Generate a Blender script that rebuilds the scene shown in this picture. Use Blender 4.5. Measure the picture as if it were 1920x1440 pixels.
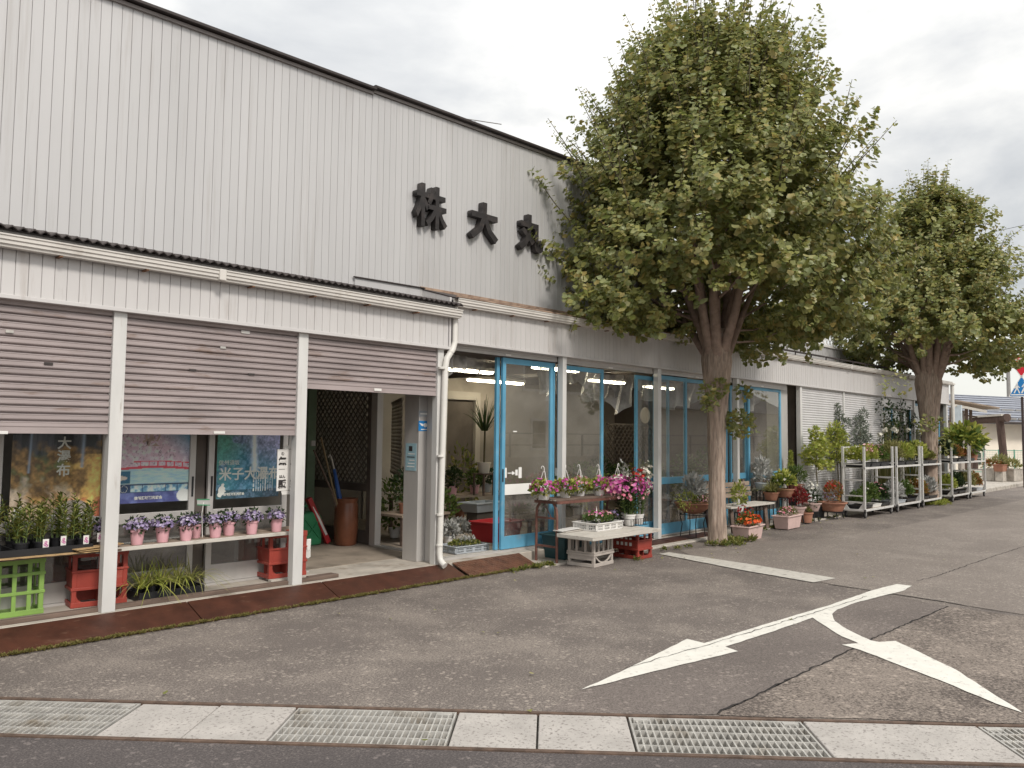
import bpy, math, random
import numpy as np
from mathutils import Vector, Matrix

scene = bpy.context.scene
for o in list(bpy.data.objects):
    bpy.data.objects.remove(o)
COL = scene.collection
PI = math.pi
rnd = random.Random(11)
nr = np.random.default_rng(11)

# ------------------------------------------------------------------ camera
FOC = 1500.0                      # focal length in pixels of the 1920 px wide photograph
PITCH, ROLL, YAW = [math.radians(v) for v in (3.676, 0.641, 46.757)]
EYE = Vector((0, 0, 1.5))
_f = Vector((math.sin(YAW) * math.cos(PITCH), math.cos(YAW) * math.cos(PITCH), math.sin(PITCH)))
_r = Vector((math.cos(YAW), -math.sin(YAW), 0))
_u = _r.cross(_f)
_r2 = math.cos(ROLL) * _r + math.sin(ROLL) * _u
_u2 = -math.sin(ROLL) * _r + math.cos(ROLL) * _u
camd = bpy.data.cameras.new('camera')
cam = bpy.data.objects.new('camera', camd)
COL.objects.link(cam)
cam.matrix_world = Matrix((( _r2.x, _u2.x, -_f.x, EYE.x), (_r2.y, _u2.y, -_f.y, EYE.y), (_r2.z, _u2.z, -_f.z, EYE.z), (0, 0, 0, 1)))
camd.sensor_width = 36.0
camd.lens = FOC / 1920 * 36.0
camd.clip_start = 0.05
camd.clip_end = 2000
scene.camera = cam

def _ray(x, y):
    return _r2 * ((x - 960) / FOC) + _u2 * (-(y - 720) / FOC) + _f
def G(x, y, z=0.0):               # survey: where the line of sight meets the level z
    d = _ray(x, y); return EYE + d * ((z - EYE.z) / d.z)
def W(x, y, Y):                   # survey: where the line of sight meets the vertical plane at depth Y
    d = _ray(x, y); return EYE + d * (Y / d.y)
def AT(x, y, dist):               # survey: the point at a distance along the optical axis
    return EYE + _ray(x, y) * dist

# ------------------------------------------------------------------ sky, sun, exposure
scene.view_settings.view_transform = 'Standard'
scene.view_settings.look = 'None'
scene.view_settings.exposure = 1.08
scene.view_settings.gamma = 1.0
scene.view_settings.use_curve_mapping = False
SUN_EL, SUN_AZ = math.radians(43), math.radians(-168)     # azimuth from +Y towards +X
world = bpy.data.worlds.new('World')
scene.world = world
world.use_nodes = True
nt = world.node_tree
for n in list(nt.nodes): nt.nodes.remove(n)
def N(t, typ, **kw):
    n = t.nodes.new(typ)
    for k, v in kw.items():
        setattr(n, k, v)
    return n
out = N(nt, 'ShaderNodeOutputWorld'); bg = N(nt, 'ShaderNodeBackground')
sky = N(nt, 'ShaderNodeTexSky', sky_type='NISHITA'); sky.sun_disc = False
sky.sun_elevation = SUN_EL; sky.sun_rotation = SUN_AZ
sk = N(nt, 'ShaderNodeVectorMath', operation='SCALE'); sk.inputs['Scale'].default_value = 0.10
nt.links.new(sky.outputs[0], sk.inputs[0])
tc = N(nt, 'ShaderNodeTexCoord')
nrm = N(nt, 'ShaderNodeVectorMath', operation='NORMALIZE'); nt.links.new(tc.outputs['Generated'], nrm.inputs[0])
sep = N(nt, 'ShaderNodeSeparateXYZ'); nt.links.new(nrm.outputs[0], sep.inputs[0])
# cloud deck seen from below: project the view direction on a plane overhead
zz = N(nt, 'ShaderNodeMath', operation='ADD'); zz.inputs[1].default_value = 0.22
zm = N(nt, 'ShaderNodeMath', operation='MAXIMUM'); zm.inputs[1].default_value = 0.0
nt.links.new(sep.outputs['Z'], zm.inputs[0]); nt.links.new(zm.outputs[0], zz.inputs[0])
cmb = N(nt, 'ShaderNodeCombineXYZ')
for i, ax in enumerate('XY'):
    dv = N(nt, 'ShaderNodeMath', operation='DIVIDE'); nt.links.new(sep.outputs[ax], dv.inputs[0]); nt.links.new(zz.outputs[0], dv.inputs[1]); nt.links.new(dv.outputs[0], cmb.inputs[i])
cn = N(nt, 'ShaderNodeTexNoise'); cn.inputs['Scale'].default_value = 1.35; cn.inputs['Detail'].default_value = 8; cn.inputs['Roughness'].default_value = 0.55; cn.inputs['Distortion'].default_value = 0.35
mpw = N(nt, 'ShaderNodeMapping'); mpw.inputs['Location'].default_value = (3.1, 0.4, 0); nt.links.new(cmb.outputs[0], mpw.inputs[0]); nt.links.new(mpw.outputs[0], cn.inputs['Vector'])
cr = N(nt, 'ShaderNodeValToRGB')
cr.color_ramp.elements[0].position = 0.36; cr.color_ramp.elements[0].color = (0.160, 0.164, 0.169, 1)
cr.color_ramp.elements[1].position = 0.60; cr.color_ramp.elements[1].color = (0.330, 0.322, 0.303, 1)
e = cr.color_ramp.elements.new(0.47); e.color = (0.230, 0.230, 0.226, 1)
nt.links.new(cn.outputs['Fac'], cr.inputs[0])
# overcast luminance: brighter towards the zenith, milky at the horizon
gr = N(nt, 'ShaderNodeMapRange'); gr.inputs['From Min'].default_value = 0.0; gr.inputs['From Max'].default_value = 1.0; gr.inputs['To Min'].default_value = 1.0; gr.inputs['To Max'].default_value = 3.0
nt.links.new(zm.outputs[0], gr.inputs['Value'])
cl = N(nt, 'ShaderNodeVectorMath', operation='SCALE'); nt.links.new(cr.outputs[0], cl.inputs[0]); nt.links.new(gr.outputs[0], cl.inputs['Scale'])
hz = N(nt, 'ShaderNodeMapRange', interpolation_type='SMOOTHSTEP'); hz.inputs['From Min'].default_value = 0.0; hz.inputs['From Max'].default_value = 0.24; hz.inputs['To Min'].default_value = 0.9; hz.inputs['To Max'].default_value = 0.0
nt.links.new(zm.outputs[0], hz.inputs['Value'])
hm = N(nt, 'ShaderNodeMix', data_type='RGBA'); hm.inputs['B'].default_value = (0.47, 0.462, 0.433, 1)
nt.links.new(hz.outputs[0], hm.inputs['Factor']); nt.links.new(cl.outputs[0], hm.inputs['A'])
mx = N(nt, 'ShaderNodeMix', data_type='RGBA'); mx.inputs['Factor'].default_value = 0.90
nt.links.new(sk.outputs[0], mx.inputs['A']); nt.links.new(hm.outputs['Result'], mx.inputs['B'])
nt.links.new(mx.outputs['Result'], bg.inputs[0]); bg.inputs[1].default_value = 1.0
nt.links.new(bg.outputs[0], out.inputs[0])
sd = bpy.data.lights.new('sun', 'SUN'); sd.energy = 1.25; sd.angle = math.radians(12); sd.color = (1.0, 0.945, 0.87)
sun = bpy.data.objects.new('sun', sd); COL.objects.link(sun)
sdir = Vector((math.sin(SUN_AZ) * math.cos(SUN_EL), math.cos(SUN_AZ) * math.cos(SUN_EL), math.sin(SUN_EL)))
sun.rotation_euler = sdir.to_track_quat('Z', 'Y').to_euler(); sun.location = (0, -10, 30)
scene.cycles.max_bounces = 8
scene.cycles.transparent_max_bounces = 16

# ------------------------------------------------------------------ materials
def mat_new(name):
    m = bpy.data.materials.new(name); m.use_nodes = True
    t = m.node_tree
    for n in list(t.nodes): t.nodes.remove(n)
    o = N(t, 'ShaderNodeOutputMaterial'); p = N(t, 'ShaderNodeBsdfPrincipled'); t.links.new(p.outputs[0], o.inputs[0])
    return m, t, p, o
def pos_noise(t, scale, stretch=(1, 1, 1), detail=4, rough=0.55):
    g = N(t, 'ShaderNodeNewGeometry'); mp = N(t, 'ShaderNodeMapping'); mp.inputs['Scale'].default_value = stretch
    n = N(t, 'ShaderNodeTexNoise'); n.inputs['Scale'].default_value = scale; n.inputs['Detail'].default_value = detail; n.inputs['Roughness'].default_value = rough
    t.links.new(g.outputs['Position'], mp.inputs[0]); t.links.new(mp.outputs[0], n.inputs['Vector'])
    return n
def ramp(t, src, stops):
    r = N(t, 'ShaderNodeValToRGB')
    el = r.color_ramp.elements
    el[0].position, el[0].color = stops[0][0], (*stops[0][1], 1)
    el[1].position, el[1].color = stops[-1][0], (*stops[-1][1], 1)
    for p, c in stops[1:-1]:
        x = el.new(p); x.color = (*c, 1)
    t.links.new(src, r.inputs[0]); return r
def mul(c, k): return tuple(min(1, v * k) for v in c)
def M(name, col, rough=0.6, metal=0.0, var=0.18, scale=6, stretch=(1, 1, 1), bump=0.0, bscale=80, spec=0.4, dirt=None, dirt_at=(0.58, 0.75), dirt_scale=3, dirt_stretch=(1, 1, 1), objvar=0.0):
    m, t, p, o = mat_new(name)
    n = pos_noise(t, scale, stretch)
    r = ramp(t, n.outputs['Fac'], [(0.3, mul(col, 1 - var)), (0.7, mul(col, 1 + var))])
    c = r.outputs[0]
    if dirt:
        n2 = pos_noise(t, dirt_scale, dirt_stretch, 6, 0.65)
        k = ramp(t, n2.outputs['Fac'], [(dirt_at[0], (0, 0, 0)), (dirt_at[1], (1, 1, 1))])
        mm = N(t, 'ShaderNodeMix', data_type='RGBA'); mm.inputs['B'].default_value = (*dirt, 1)
        t.links.new(k.outputs[0], mm.inputs['Factor']); t.links.new(c, mm.inputs['A']); c = mm.outputs['Result']
    if objvar:
        oi = N(t, 'ShaderNodeObjectInfo'); mr = N(t, 'ShaderNodeMapRange'); mr.inputs['To Min'].default_value = 1 - objvar; mr.inputs['To Max'].default_value = 1 + objvar
        t.links.new(oi.outputs['Random'], mr.inputs['Value'])
        sc = N(t, 'ShaderNodeVectorMath', operation='SCALE'); t.links.new(c, sc.inputs[0]); t.links.new(mr.outputs[0], sc.inputs['Scale']); c = sc.outputs[0]
    t.links.new(c, p.inputs['Base Color'])
    p.inputs['Roughness'].default_value = rough; p.inputs['Metallic'].default_value = metal; p.inputs['Specular IOR Level'].default_value = spec
    if bump:
        b = pos_noise(t, bscale, stretch, 5); bn = N(t, 'ShaderNodeBump'); bn.inputs['Strength'].default_value = bump; bn.inputs['Distance'].default_value = 0.01
        t.links.new(b.outputs['Fac'], bn.inputs['Height']); t.links.new(bn.outputs[0], p.inputs['Normal'])
    return m
def LM(name, stops, trans=0.3, rough=0.5, gloss=0.3):
    """leaves and petals: every leaf (mesh island) draws its own colour"""
    m, t, p, o = mat_new(name)
    g = N(t, 'ShaderNodeNewGeometry')
    k = len(stops)
    r = ramp(t, g.outputs['Random Per Island'], [(i / max(1, k - 1), c) for i, c in enumerate(stops)])
    t.links.new(r.outputs[0], p.inputs['Base Color']); p.inputs['Roughness'].default_value = rough; p.inputs['Specular IOR Level'].default_value = gloss
    tr = N(t, 'ShaderNodeBsdfTranslucent'); t.links.new(r.outputs[0], tr.inputs[0])
    ms = N(t, 'ShaderNodeMixShader'); ms.inputs[0].default_value = trans
    t.links.new(p.outputs[0], ms.inputs[1]); t.links.new(tr.outputs[0], ms.inputs[2]); t.links.new(ms.outputs[0], o.inputs[0])
    return m
def glass(name, tint=(0.86, 0.88, 0.87), dust=0.03, rough=0.0, dustcol=(0.45, 0.43, 0.40), ior=2.3):
    m, t, p, o = mat_new(name)
    t.nodes.remove(p)
    tr = N(t, 'ShaderNodeBsdfTransparent'); tr.inputs[0].default_value = (*tint, 1)
    gl = N(t, 'ShaderNodeBsdfGlossy'); gl.inputs['Roughness'].default_value = rough; gl.inputs[0].default_value = (1, 1, 1, 1)
    fr = N(t, 'ShaderNodeFresnel'); fr.inputs[0].default_value = ior
    bf = N(t, 'ShaderNodeNewGeometry'); iv = N(t, 'ShaderNodeMath', operation='SUBTRACT'); iv.inputs[0].default_value = 1.0; t.links.new(bf.outputs['Backfacing'], iv.inputs[1])
    fb = N(t, 'ShaderNodeMath', operation='MULTIPLY'); t.links.new(fr.outputs[0], fb.inputs[0]); t.links.new(iv.outputs[0], fb.inputs[1])   # the far side of a pane adds no second mirror
    a = N(t, 'ShaderNodeMixShader'); t.links.new(fb.outputs[0], a.inputs[0]); t.links.new(tr.outputs[0], a.inputs[1]); t.links.new(gl.outputs[0], a.inputs[2])
    df = N(t, 'ShaderNodeBsdfDiffuse'); df.inputs[0].default_value = (*dustcol, 1)
    n = pos_noise(t, 2.5, (1, 1, 1), 6); mr = N(t, 'ShaderNodeMapRange'); mr.inputs['From Min'].default_value = 0.3; mr.inputs['From Max'].default_value = 0.7
    mr.inputs['To Min'].default_value = dust * 0.4; mr.inputs['To Max'].default_value = dust * 1.6; t.links.new(n.outputs['Fac'], mr.inputs['Value'])
    b = N(t, 'ShaderNodeMixShader'); t.links.new(mr.outputs[0], b.inputs[0]); t.links.new(a.outputs[0], b.inputs[1]); t.links.new(df.outputs[0], b.inputs[2])
    t.links.new(b.outputs[0], o.inputs[0]); return m
def emit(name, col, s):
    m, t, p, o = mat_new(name); t.nodes.remove(p)
    e = N(t, 'ShaderNodeEmission'); e.inputs[0].default_value = (*col, 1); e.inputs[1].default_value = s; t.links.new(e.outputs[0], o.inputs[0]); return m
def asphalt(name, base, light, worn, amount, coarse=1.0, patch=None):
    m, t, p, o = mat_new(name)
    big = pos_noise(t, 0.55, (1, 1, 1), 5, 0.6)
    r0 = ramp(t, big.outputs['Fac'], [(0.3, mul(base, 0.90)), (0.7, mul(base, 1.10))])
    # exposed aggregate: pale grains whose density follows a worn pattern
    fine = pos_noise(t, 62 / coarse, (1, 1, 1), 3, 0.7)
    wear = pos_noise(t, 1.3, (1, 1, 1), 7, 0.66)
    ad = N(t, 'ShaderNodeMath', operation='MULTIPLY_ADD'); ad.inputs[1].default_value = 0.75; t.links.new(wear.outputs['Fac'], ad.inputs[0]); t.links.new(fine.outputs['Fac'], ad.inputs[2])
    k = N(t, 'ShaderNodeMapRange', interpolation_type='SMOOTHSTEP'); k.inputs['From Min'].default_value = 0.93 - amount * 0.12; k.inputs['From Max'].default_value = 1.10 - amount * 0.12; k.inputs['To Max'].default_value = 0.58
    t.links.new(ad.outputs[0], k.inputs['Value'])
    mm = N(t, 'ShaderNodeMix', data_type='RGBA'); mm.inputs['B'].default_value = (*light, 1); t.links.new(k.outputs[0], mm.inputs['Factor']); t.links.new(r0.outputs[0], mm.inputs['A'])
    dark = pos_noise(t, 110 / coarse, (1, 1, 1), 2, 0.5)
    r3 = ramp(t, dark.outputs['Fac'], [(0.32, (0.55, 0.55, 0.55)), (0.62, (1.12, 1.12, 1.12))])
    m2 = N(t, 'ShaderNodeMix', data_type='RGBA', blend_type='MULTIPLY'); m2.inputs['Factor'].default_value = 0.9
    t.links.new(mm.outputs['Result'], m2.inputs['A']); t.links.new(r3.outputs[0], m2.inputs['B'])
    c = m2.outputs['Result']
    # pale flecks of polished stone, strewn in drifts
    vo = N(t, 'ShaderNodeTexVoronoi'); vo.inputs['Scale'].default_value = 34 / coarse; vo.inputs['Randomness'].default_value = 1.0
    gp_ = N(t, 'ShaderNodeNewGeometry'); wn = pos_noise(t, 45, (1, 1, 1), 2); wa = N(t, 'ShaderNodeMix', data_type='RGBA'); wa.inputs['Factor'].default_value = 0.035
    t.links.new(gp_.outputs['Position'], wa.inputs['A']); t.links.new(wn.outputs['Color'], wa.inputs['B']); t.links.new(wa.outputs['Result'], vo.inputs['Vector'])
    sx_ = N(t, 'ShaderNodeSeparateXYZ'); t.links.new(vo.outputs['Color'], sx_.inputs[0])
    dr = pos_noise(t, 2.1, (1, 1, 1), 6, 0.7)
    th = N(t, 'ShaderNodeMath', operation='MULTIPLY_ADD'); th.inputs[1].default_value = 1.5; t.links.new(dr.outputs['Fac'], th.inputs[0]); t.links.new(sx_.outputs['X'], th.inputs[2])
    fk = N(t, 'ShaderNodeMapRange'); fk.inputs['From Min'].default_value = 1.62 - amount * .10; fk.inputs['From Max'].default_value = 1.72 - amount * .10; fk.inputs['To Max'].default_value = 0.5; t.links.new(th.outputs[0], fk.inputs['Value'])
    dd = N(t, 'ShaderNodeMapRange'); dd.inputs['From Min'].default_value = 0.30; dd.inputs['From Max'].default_value = 0.55; dd.inputs['To Min'].default_value = 1.0; dd.inputs['To Max'].default_value = 0.0; t.links.new(vo.outputs['Distance'], dd.inputs['Value'])
    fm = N(t, 'ShaderNodeMath', operation='MULTIPLY'); t.links.new(fk.outputs[0], fm.inputs[0]); t.links.new(dd.outputs[0], fm.inputs[1])
    mf = N(t, 'ShaderNodeMix', data_type='RGBA'); mf.inputs['B'].default_value = (*mul(light, 1.25), 1); t.links.new(fm.outputs[0], mf.inputs['Factor']); t.links.new(c, mf.inputs['A'])
    c = mf.outputs['Result']
    st = pos_noise(t, 0.9, (1, 1, 1), 6, 0.7)
    k2 = ramp(t, st.outputs['Fac'], [(0.56, (0, 0, 0)), (0.72, (1, 1, 1))])
    m3 = N(t, 'ShaderNodeMix', data_type='RGBA'); m3.inputs['B'].default_value = (*worn, 1)
    sc = N(t, 'ShaderNodeMath', operation='MULTIPLY'); sc.inputs[1].default_value = 0.12; t.links.new(k2.outputs[0], sc.inputs[0]); t.links.new(sc.outputs[0], m3.inputs['Factor']); t.links.new(c, m3.inputs['A'])
    c = m3.outputs['Result']
    t.links.new(c, p.inputs['Base Color']); p.inputs['Roughness'].default_value = 0.85; p.inputs['Specular IOR Level'].default_value = 0.25
    b = pos_noise(t, 90 / coarse, (1, 1, 1), 4, 0.7); bn = N(t, 'ShaderNodeBump'); bn.inputs['Strength'].default_value = 0.55; bn.inputs['Distance'].default_value = 0.008 * coarse
    t.links.new(b.outputs['Fac'], bn.inputs['Height']); t.links.new(bn.outputs[0], p.inputs['Normal'])
    return m
def print_mat(name, gloss=0.35):
    m, t, p, o = mat_new(name)
    a = N(t, 'ShaderNodeAttribute', attribute_name='print'); t.links.new(a.outputs['Color'], p.inputs['Base Color']); p.inputs['Roughness'].default_value = gloss
    return m

MT = {}
MT['siding'] = M('siding', (0.505, 0.497, 0.496), 0.40, 0.15, 0.05, 1.2, (1, 1, 0.35), bump=0.05, bscale=5, objvar=0.025, dirt=(0.40, 0.38, 0.365), dirt_at=(0.55, 0.82), dirt_scale=2.2, dirt_stretch=(4, 4, 0.22))
MT['fascia'] = M('fascia', (0.58, 0.56, 0.55), 0.45, 0.2, 0.05, 1.5, (1, 1, 0.4), objvar=0.025, dirt=(0.42, 0.38, 0.35), dirt_at=(0.58, 0.85), dirt_scale=2.6, dirt_stretch=(3, 3, 0.4))
MT['groove'] = M('groove', (0.50, 0.485, 0.475), 0.7)
MT['gutter'] = M('gutter', (0.60, 0.57, 0.53), 0.4, 0, 0.06, 3, dirt=(0.42, 0.37, 0.32), dirt_at=(0.58, 0.8), dirt_scale=5)
MT['pvc'] = M('pvc', (0.66, 0.64, 0.60), 0.38, 0, 0.05, 4, dirt=(0.45, 0.40, 0.35), dirt_at=(0.6, 0.8), dirt_scale=6)
MT['darkroof'] = M('darkroof', (0.055, 0.045, 0.043), 0.6, 0.2, 0.3, 8)
MT['coping'] = M('coping', (0.05, 0.04, 0.038), 0.5, 0.3, 0.2)
MT['copinglight'] = M('copinglight', (0.30, 0.27, 0.26), 0.5, 0.2, 0.1)
MT['rust'] = M('rust', (0.20, 0.105, 0.06), 0.85, 0, 0.35, 10, bump=0.3, dirt=(0.10, 0.055, 0.04), dirt_scale=6)
MT['edgeiron'] = M('edgeiron', (0.105, 0.070, 0.052), 0.9, 0, 0.4, 14, bump=0.3)
MT['palerust'] = M('palerust', (0.32, 0.225, 0.165), 0.85, 0, 0.35, 9, dirt=(0.17, 0.10, 0.07), dirt_at=(0.5, 0.7), dirt_scale=7)
MT['rustplate'] = M('rustplate', (0.060, 0.021, 0.012), 0.55, 0.0, 0.3, 7, bump=0.12, bscale=40, spec=0.35, dirt=(0.15, 0.085, 0.055), dirt_at=(0.60, 0.78), dirt_scale=9, dirt_stretch=(0.6, 2, 2))
MT['checker'] = M('checker', (0.125, 0.056, 0.034), 0.5, 0.2, 0.35, 9, bump=0.12, dirt=(0.19, 0.11, 0.075), dirt_at=(0.55, 0.8), dirt_scale=7)
MT['shutter'] = M('shutter', (0.36, 0.305, 0.298), 0.45, 0.1, 0.14, 2.0, (0.8, 1, 2.5), objvar=0.06, dirt=(0.20, 0.125, 0.085), dirt_at=(0.58, 0.76), dirt_scale=2.6, dirt_stretch=(0.8, 1, 4))
MT['shutterwhite'] = M('shutterwhite', (0.58, 0.57, 0.57), 0.45, 0.1, 0.06, 3, dirt=(0.45, 0.42, 0.40), dirt_at=(0.55, 0.8), dirt_scale=2, dirt_stretch=(1, 1, 0.5))
MT['postalu'] = M('postalu', (0.64, 0.63, 0.61), 0.38, 0.15, 0.07, 4, (2, 2, 0.5), dirt=(0.38, 0.33, 0.29), dirt_at=(0.62, 0.8), dirt_scale=5, dirt_stretch=(3, 3, 0.4))
MT['alu'] = M('alu', (0.50, 0.48, 0.46), 0.4, 0.3, 0.07, 4, (2, 2, 0.6))
MT['bluepaint'] = M('bluepaint', (0.11, 0.32, 0.47), 0.42, 0, 0.14, 4, (1, 1, 0.7), dirt=(0.25, 0.38, 0.47), dirt_at=(0.58, 0.78), dirt_scale=6)
MT['whitemark'] = M('whitemark', (0.78, 0.77, 0.74), 0.5, 0, 0.03)
MT['glass'] = glass('glass', (0.95, 0.96, 0.95), dust=0.06, dustcol=(0.55, 0.52, 0.47))
MT['winglass'] = glass('winglass', (0.98, 0.99, 0.98), dust=0.012, ior=1.36)
MT['dustyglass'] = glass('dustyglass', (0.78, 0.79, 0.78), dust=0.16, dustcol=(0.34, 0.32, 0.30))
MT['darkglass'] = glass('darkglass', (0.75, 0.75, 0.74), dust=0.05, ior=1.5)
MT['concrete'] = M('concrete', (0.40, 0.36, 0.31), 0.85, 0, 0.2, 5, bump=0.2, dirt=(0.19, 0.15, 0.11), dirt_at=(0.56, 0.74), dirt_scale=3)
MT['floor'] = M('floor', (0.28, 0.235, 0.19), 0.7, 0, 0.25, 3, bump=0.1, dirt=(0.10, 0.08, 0.06), dirt_at=(0.55, 0.75), dirt_scale=2.5)
MT['kerbstone'] = M('kerbstone', (0.42, 0.385, 0.34), 0.9, 0, 0.2, 7, bump=0.3, dirt=(0.20, 0.175, 0.14), dirt_at=(0.55, 0.72), dirt_scale=5)
MT['cover'] = M('cover', (0.385, 0.36, 0.335), 0.9, 0, 0.12, 5, bump=0.35, bscale=70, dirt=(0.22, 0.20, 0.185), dirt_at=(0.55, 0.62), dirt_scale=48)
MT['galv'] = M('galv', (0.50, 0.485, 0.455), 0.5, 0.4, 0.2, 12, dirt=(0.26, 0.21, 0.15), dirt_at=(0.55, 0.75), dirt_scale=4)
MT['dark'] = M('dark', (0.012, 0.010, 0.009), 0.9, 0, 0.3)
MT['silt'] = M('silt', (0.30, 0.278, 0.24), 0.9, 0, 0.3, 8)
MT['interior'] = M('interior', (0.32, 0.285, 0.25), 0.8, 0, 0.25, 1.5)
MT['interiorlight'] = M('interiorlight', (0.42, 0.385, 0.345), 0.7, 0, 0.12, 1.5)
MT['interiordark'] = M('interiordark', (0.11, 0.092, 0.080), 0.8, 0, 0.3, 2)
MT['greensteel'] = M('greensteel', (0.20, 0.28, 0.19), 0.55, 0, 0.12)
MT['wood'] = M('wood', (0.30, 0.235, 0.18), 0.75, 0, 0.25, 9, (0.4, 3, 3), bump=0.2, bscale=30, dirt=(0.15, 0.11, 0.085), dirt_at=(0.55, 0.75), dirt_scale=6, dirt_stretch=(0.4, 2, 2))
MT['woodold'] = M('woodold', (0.135, 0.095, 0.075), 0.8, 0, 0.3, 9, (0.4, 3, 3), bump=0.25, bscale=30)
MT['woodwhite'] = M('woodwhite', (0.50, 0.47, 0.42), 0.7, 0, 0.1, 8, (0.4, 3, 3), bump=0.15, bscale=30, dirt=(0.31, 0.27, 0.23), dirt_at=(0.55, 0.72), dirt_scale=8, dirt_stretch=(0.5, 2, 2))
MT['log'] = M('log', (0.085, 0.055, 0.045), 0.8, 0, 0.3, 6, (2, 2, 0.5), bump=0.3)
MT['card'] = M('card', (0.42, 0.28, 0.14), 0.85, 0, 0.2, 12)
MT['redcrate'] = M('redcrate', (0.29, 0.046, 0.032), 0.5, 0, 0.12, 6, dirt=(0.40, 0.16, 0.12), dirt_at=(0.56, 0.75), dirt_scale=7)
MT['greencrate'] = M('greencrate', (0.22, 0.36, 0.085), 0.5, 0, 0.12, 6, dirt=(0.25, 0.33, 0.10), dirt_at=(0.6, 0.78), dirt_scale=6)
MT['greycrate'] = M('greycrate', (0.43, 0.385, 0.345), 0.6, 0, 0.1, 6, dirt=(0.26, 0.22, 0.19), dirt_at=(0.56, 0.75), dirt_scale=8)
MT['pinkpot'] = M('pinkpot', (0.68, 0.38, 0.415), 0.5, 0, 0.06, 6)
MT['pinkplanter'] = M('pinkplanter', (0.58, 0.42, 0.385), 0.55, 0, 0.08, 6, dirt=(0.34, 0.24, 0.20), dirt_at=(0.58, 0.8), dirt_scale=7)
MT['whiteplastic'] = M('whiteplastic', (0.70, 0.68, 0.65), 0.45, 0, 0.05, 6)
MT['greyplastic'] = M('greyplastic', (0.38, 0.41, 0.44), 0.5, 0, 0.08, 6)
MT['blackplastic'] = M('blackplastic', (0.018, 0.018, 0.020), 0.45, 0, 0.3)
MT['terracotta'] = M('terracotta', (0.33, 0.155, 0.10), 0.7, 0, 0.15, 8, dirt=(0.40, 0.26, 0.20), dirt_at=(0.58, 0.75), dirt_scale=9)
MT['jar'] = M('jar', (0.16, 0.060, 0.032), 0.3, 0, 0.25, 6)
MT['jerry'] = M('jerry', (0.045, 0.25, 0.115), 0.45, 0, 0.1)
MT['tealbasket'] = M('tealbasket', (0.018, 0.055, 0.062), 0.45, 0, 0.2)
MT['ruststeel'] = M('ruststeel', (0.15, 0.068, 0.052), 0.65, 0.1, 0.3, 14, bump=0.15)
MT['redplastic'] = M('redplastic', (0.40, 0.03, 0.035), 0.4, 0, 0.1)
MT['blueplastic'] = M('blueplastic', (0.03, 0.09, 0.30), 0.5)
MT['bamboo'] = M('bamboo', (0.22, 0.16, 0.085), 0.6)
MT['soil'] = M('soil', (0.045, 0.032, 0.022), 0.95, 0, 0.4, 40, bump=0.5)
MT['trolley'] = M('trolley', (0.68, 0.67, 0.65), 0.42, 0.3, 0.08, 8, dirt=(0.36, 0.34, 0.32), dirt_at=(0.58, 0.78), dirt_scale=7)
MT['rubber'] = M('rubber', (0.03, 0.028, 0.028), 0.7)
MT['signblack'] = M('signblack', (0.024, 0.021, 0.021), 0.6, 0, 0.3, 14, dirt=(0.055, 0.045, 0.042), dirt_at=(0.5, 0.7), dirt_scale=8)
MT['ink'] = M('ink', (0.035, 0.030, 0.030), 0.6)
MT['signred'] = M('signred', (0.62, 0.02, 0.04), 0.4, 0, 0.04)
MT['signblue'] = M('signblue', (0.02, 0.20, 0.50), 0.4, 0, 0.04)
MT['steelgrey'] = M('steelgrey', (0.30, 0.29, 0.28), 0.5, 0.4, 0.1)
MT['brownpole'] = M('brownpole', (0.045, 0.030, 0.028), 0.5)
MT['film'] = glass('film', (0.80, 0.80, 0.79), dust=0.62, rough=0.25, dustcol=(0.62, 0.60, 0.58))
MT['tube'] = emit('tube', (1.0, 0.90, 0.66), 11.0)
MT['paintwhite'] = M('paintwhite', (0.66, 0.64, 0.585), 0.6, 0, 0.06, 9, bump=0.25, dirt=(0.36, 0.33, 0.30), dirt_at=(0.575, 0.70), dirt_scale=20)
MT['paintworn'] = M('paintworn', (0.48, 0.455, 0.41), 0.8, 0, 0.12, 12, bump=0.3, dirt=(0.22, 0.20, 0.18), dirt_at=(0.56, 0.70), dirt_scale=14)
MT['crackfill'] = M('crackfill', (0.022, 0.019, 0.018), 0.95)
MT['beige'] = M('beige', (0.72, 0.66, 0.57), 0.8, 0, 0.08, 1)
MT['rooftile'] = M('rooftile', (0.26, 0.275, 0.32), 0.4, 0.1, 0.12, 3)
MT['render'] = M('render', (0.52, 0.47, 0.41), 0.85, 0, 0.1, 1)
MT['bark'] = M('bark', (0.30, 0.228, 0.182), 0.9, 0, 0.4, 10, (3, 3, 0.45), bump=0.9, bscale=22, dirt=(0.47, 0.385, 0.315), dirt_at=(0.5, 0.72), dirt_scale=12, dirt_stretch=(2.5, 2.5, 0.3))
MT['branch'] = M('branch', (0.29, 0.21, 0.17), 0.85, 0, 0.25, 12, bump=0.4, bscale=40)
MT['stem'] = M('stem', (0.10, 0.085, 0.05), 0.8)
MT['greenstem'] = M('greenstem', (0.09, 0.13, 0.04), 0.7)
MT['asphalt'] = asphalt('asphalt', (0.148, 0.127, 0.115), (0.34, 0.295, 0.255), (0.21, 0.178, 0.150), 0.8)
MT['asphaltsmooth'] = asphalt('asphaltsmooth', (0.155, 0.132, 0.120), (0.28, 0.24, 0.213), (0.19, 0.16, 0.142), 0.35)
MT['asphaltcoarse'] = asphalt('asphaltcoarse', (0.105, 0.087, 0.077), (0.34, 0.288, 0.246), (0.165, 0.136, 0.116), 1.5, 1.25)
MT['asphaltroad'] = asphalt('asphaltroad', (0.095, 0.083, 0.081), (0.19, 0.165, 0.155), (0.11, 0.096, 0.092), 0.3)
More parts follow.
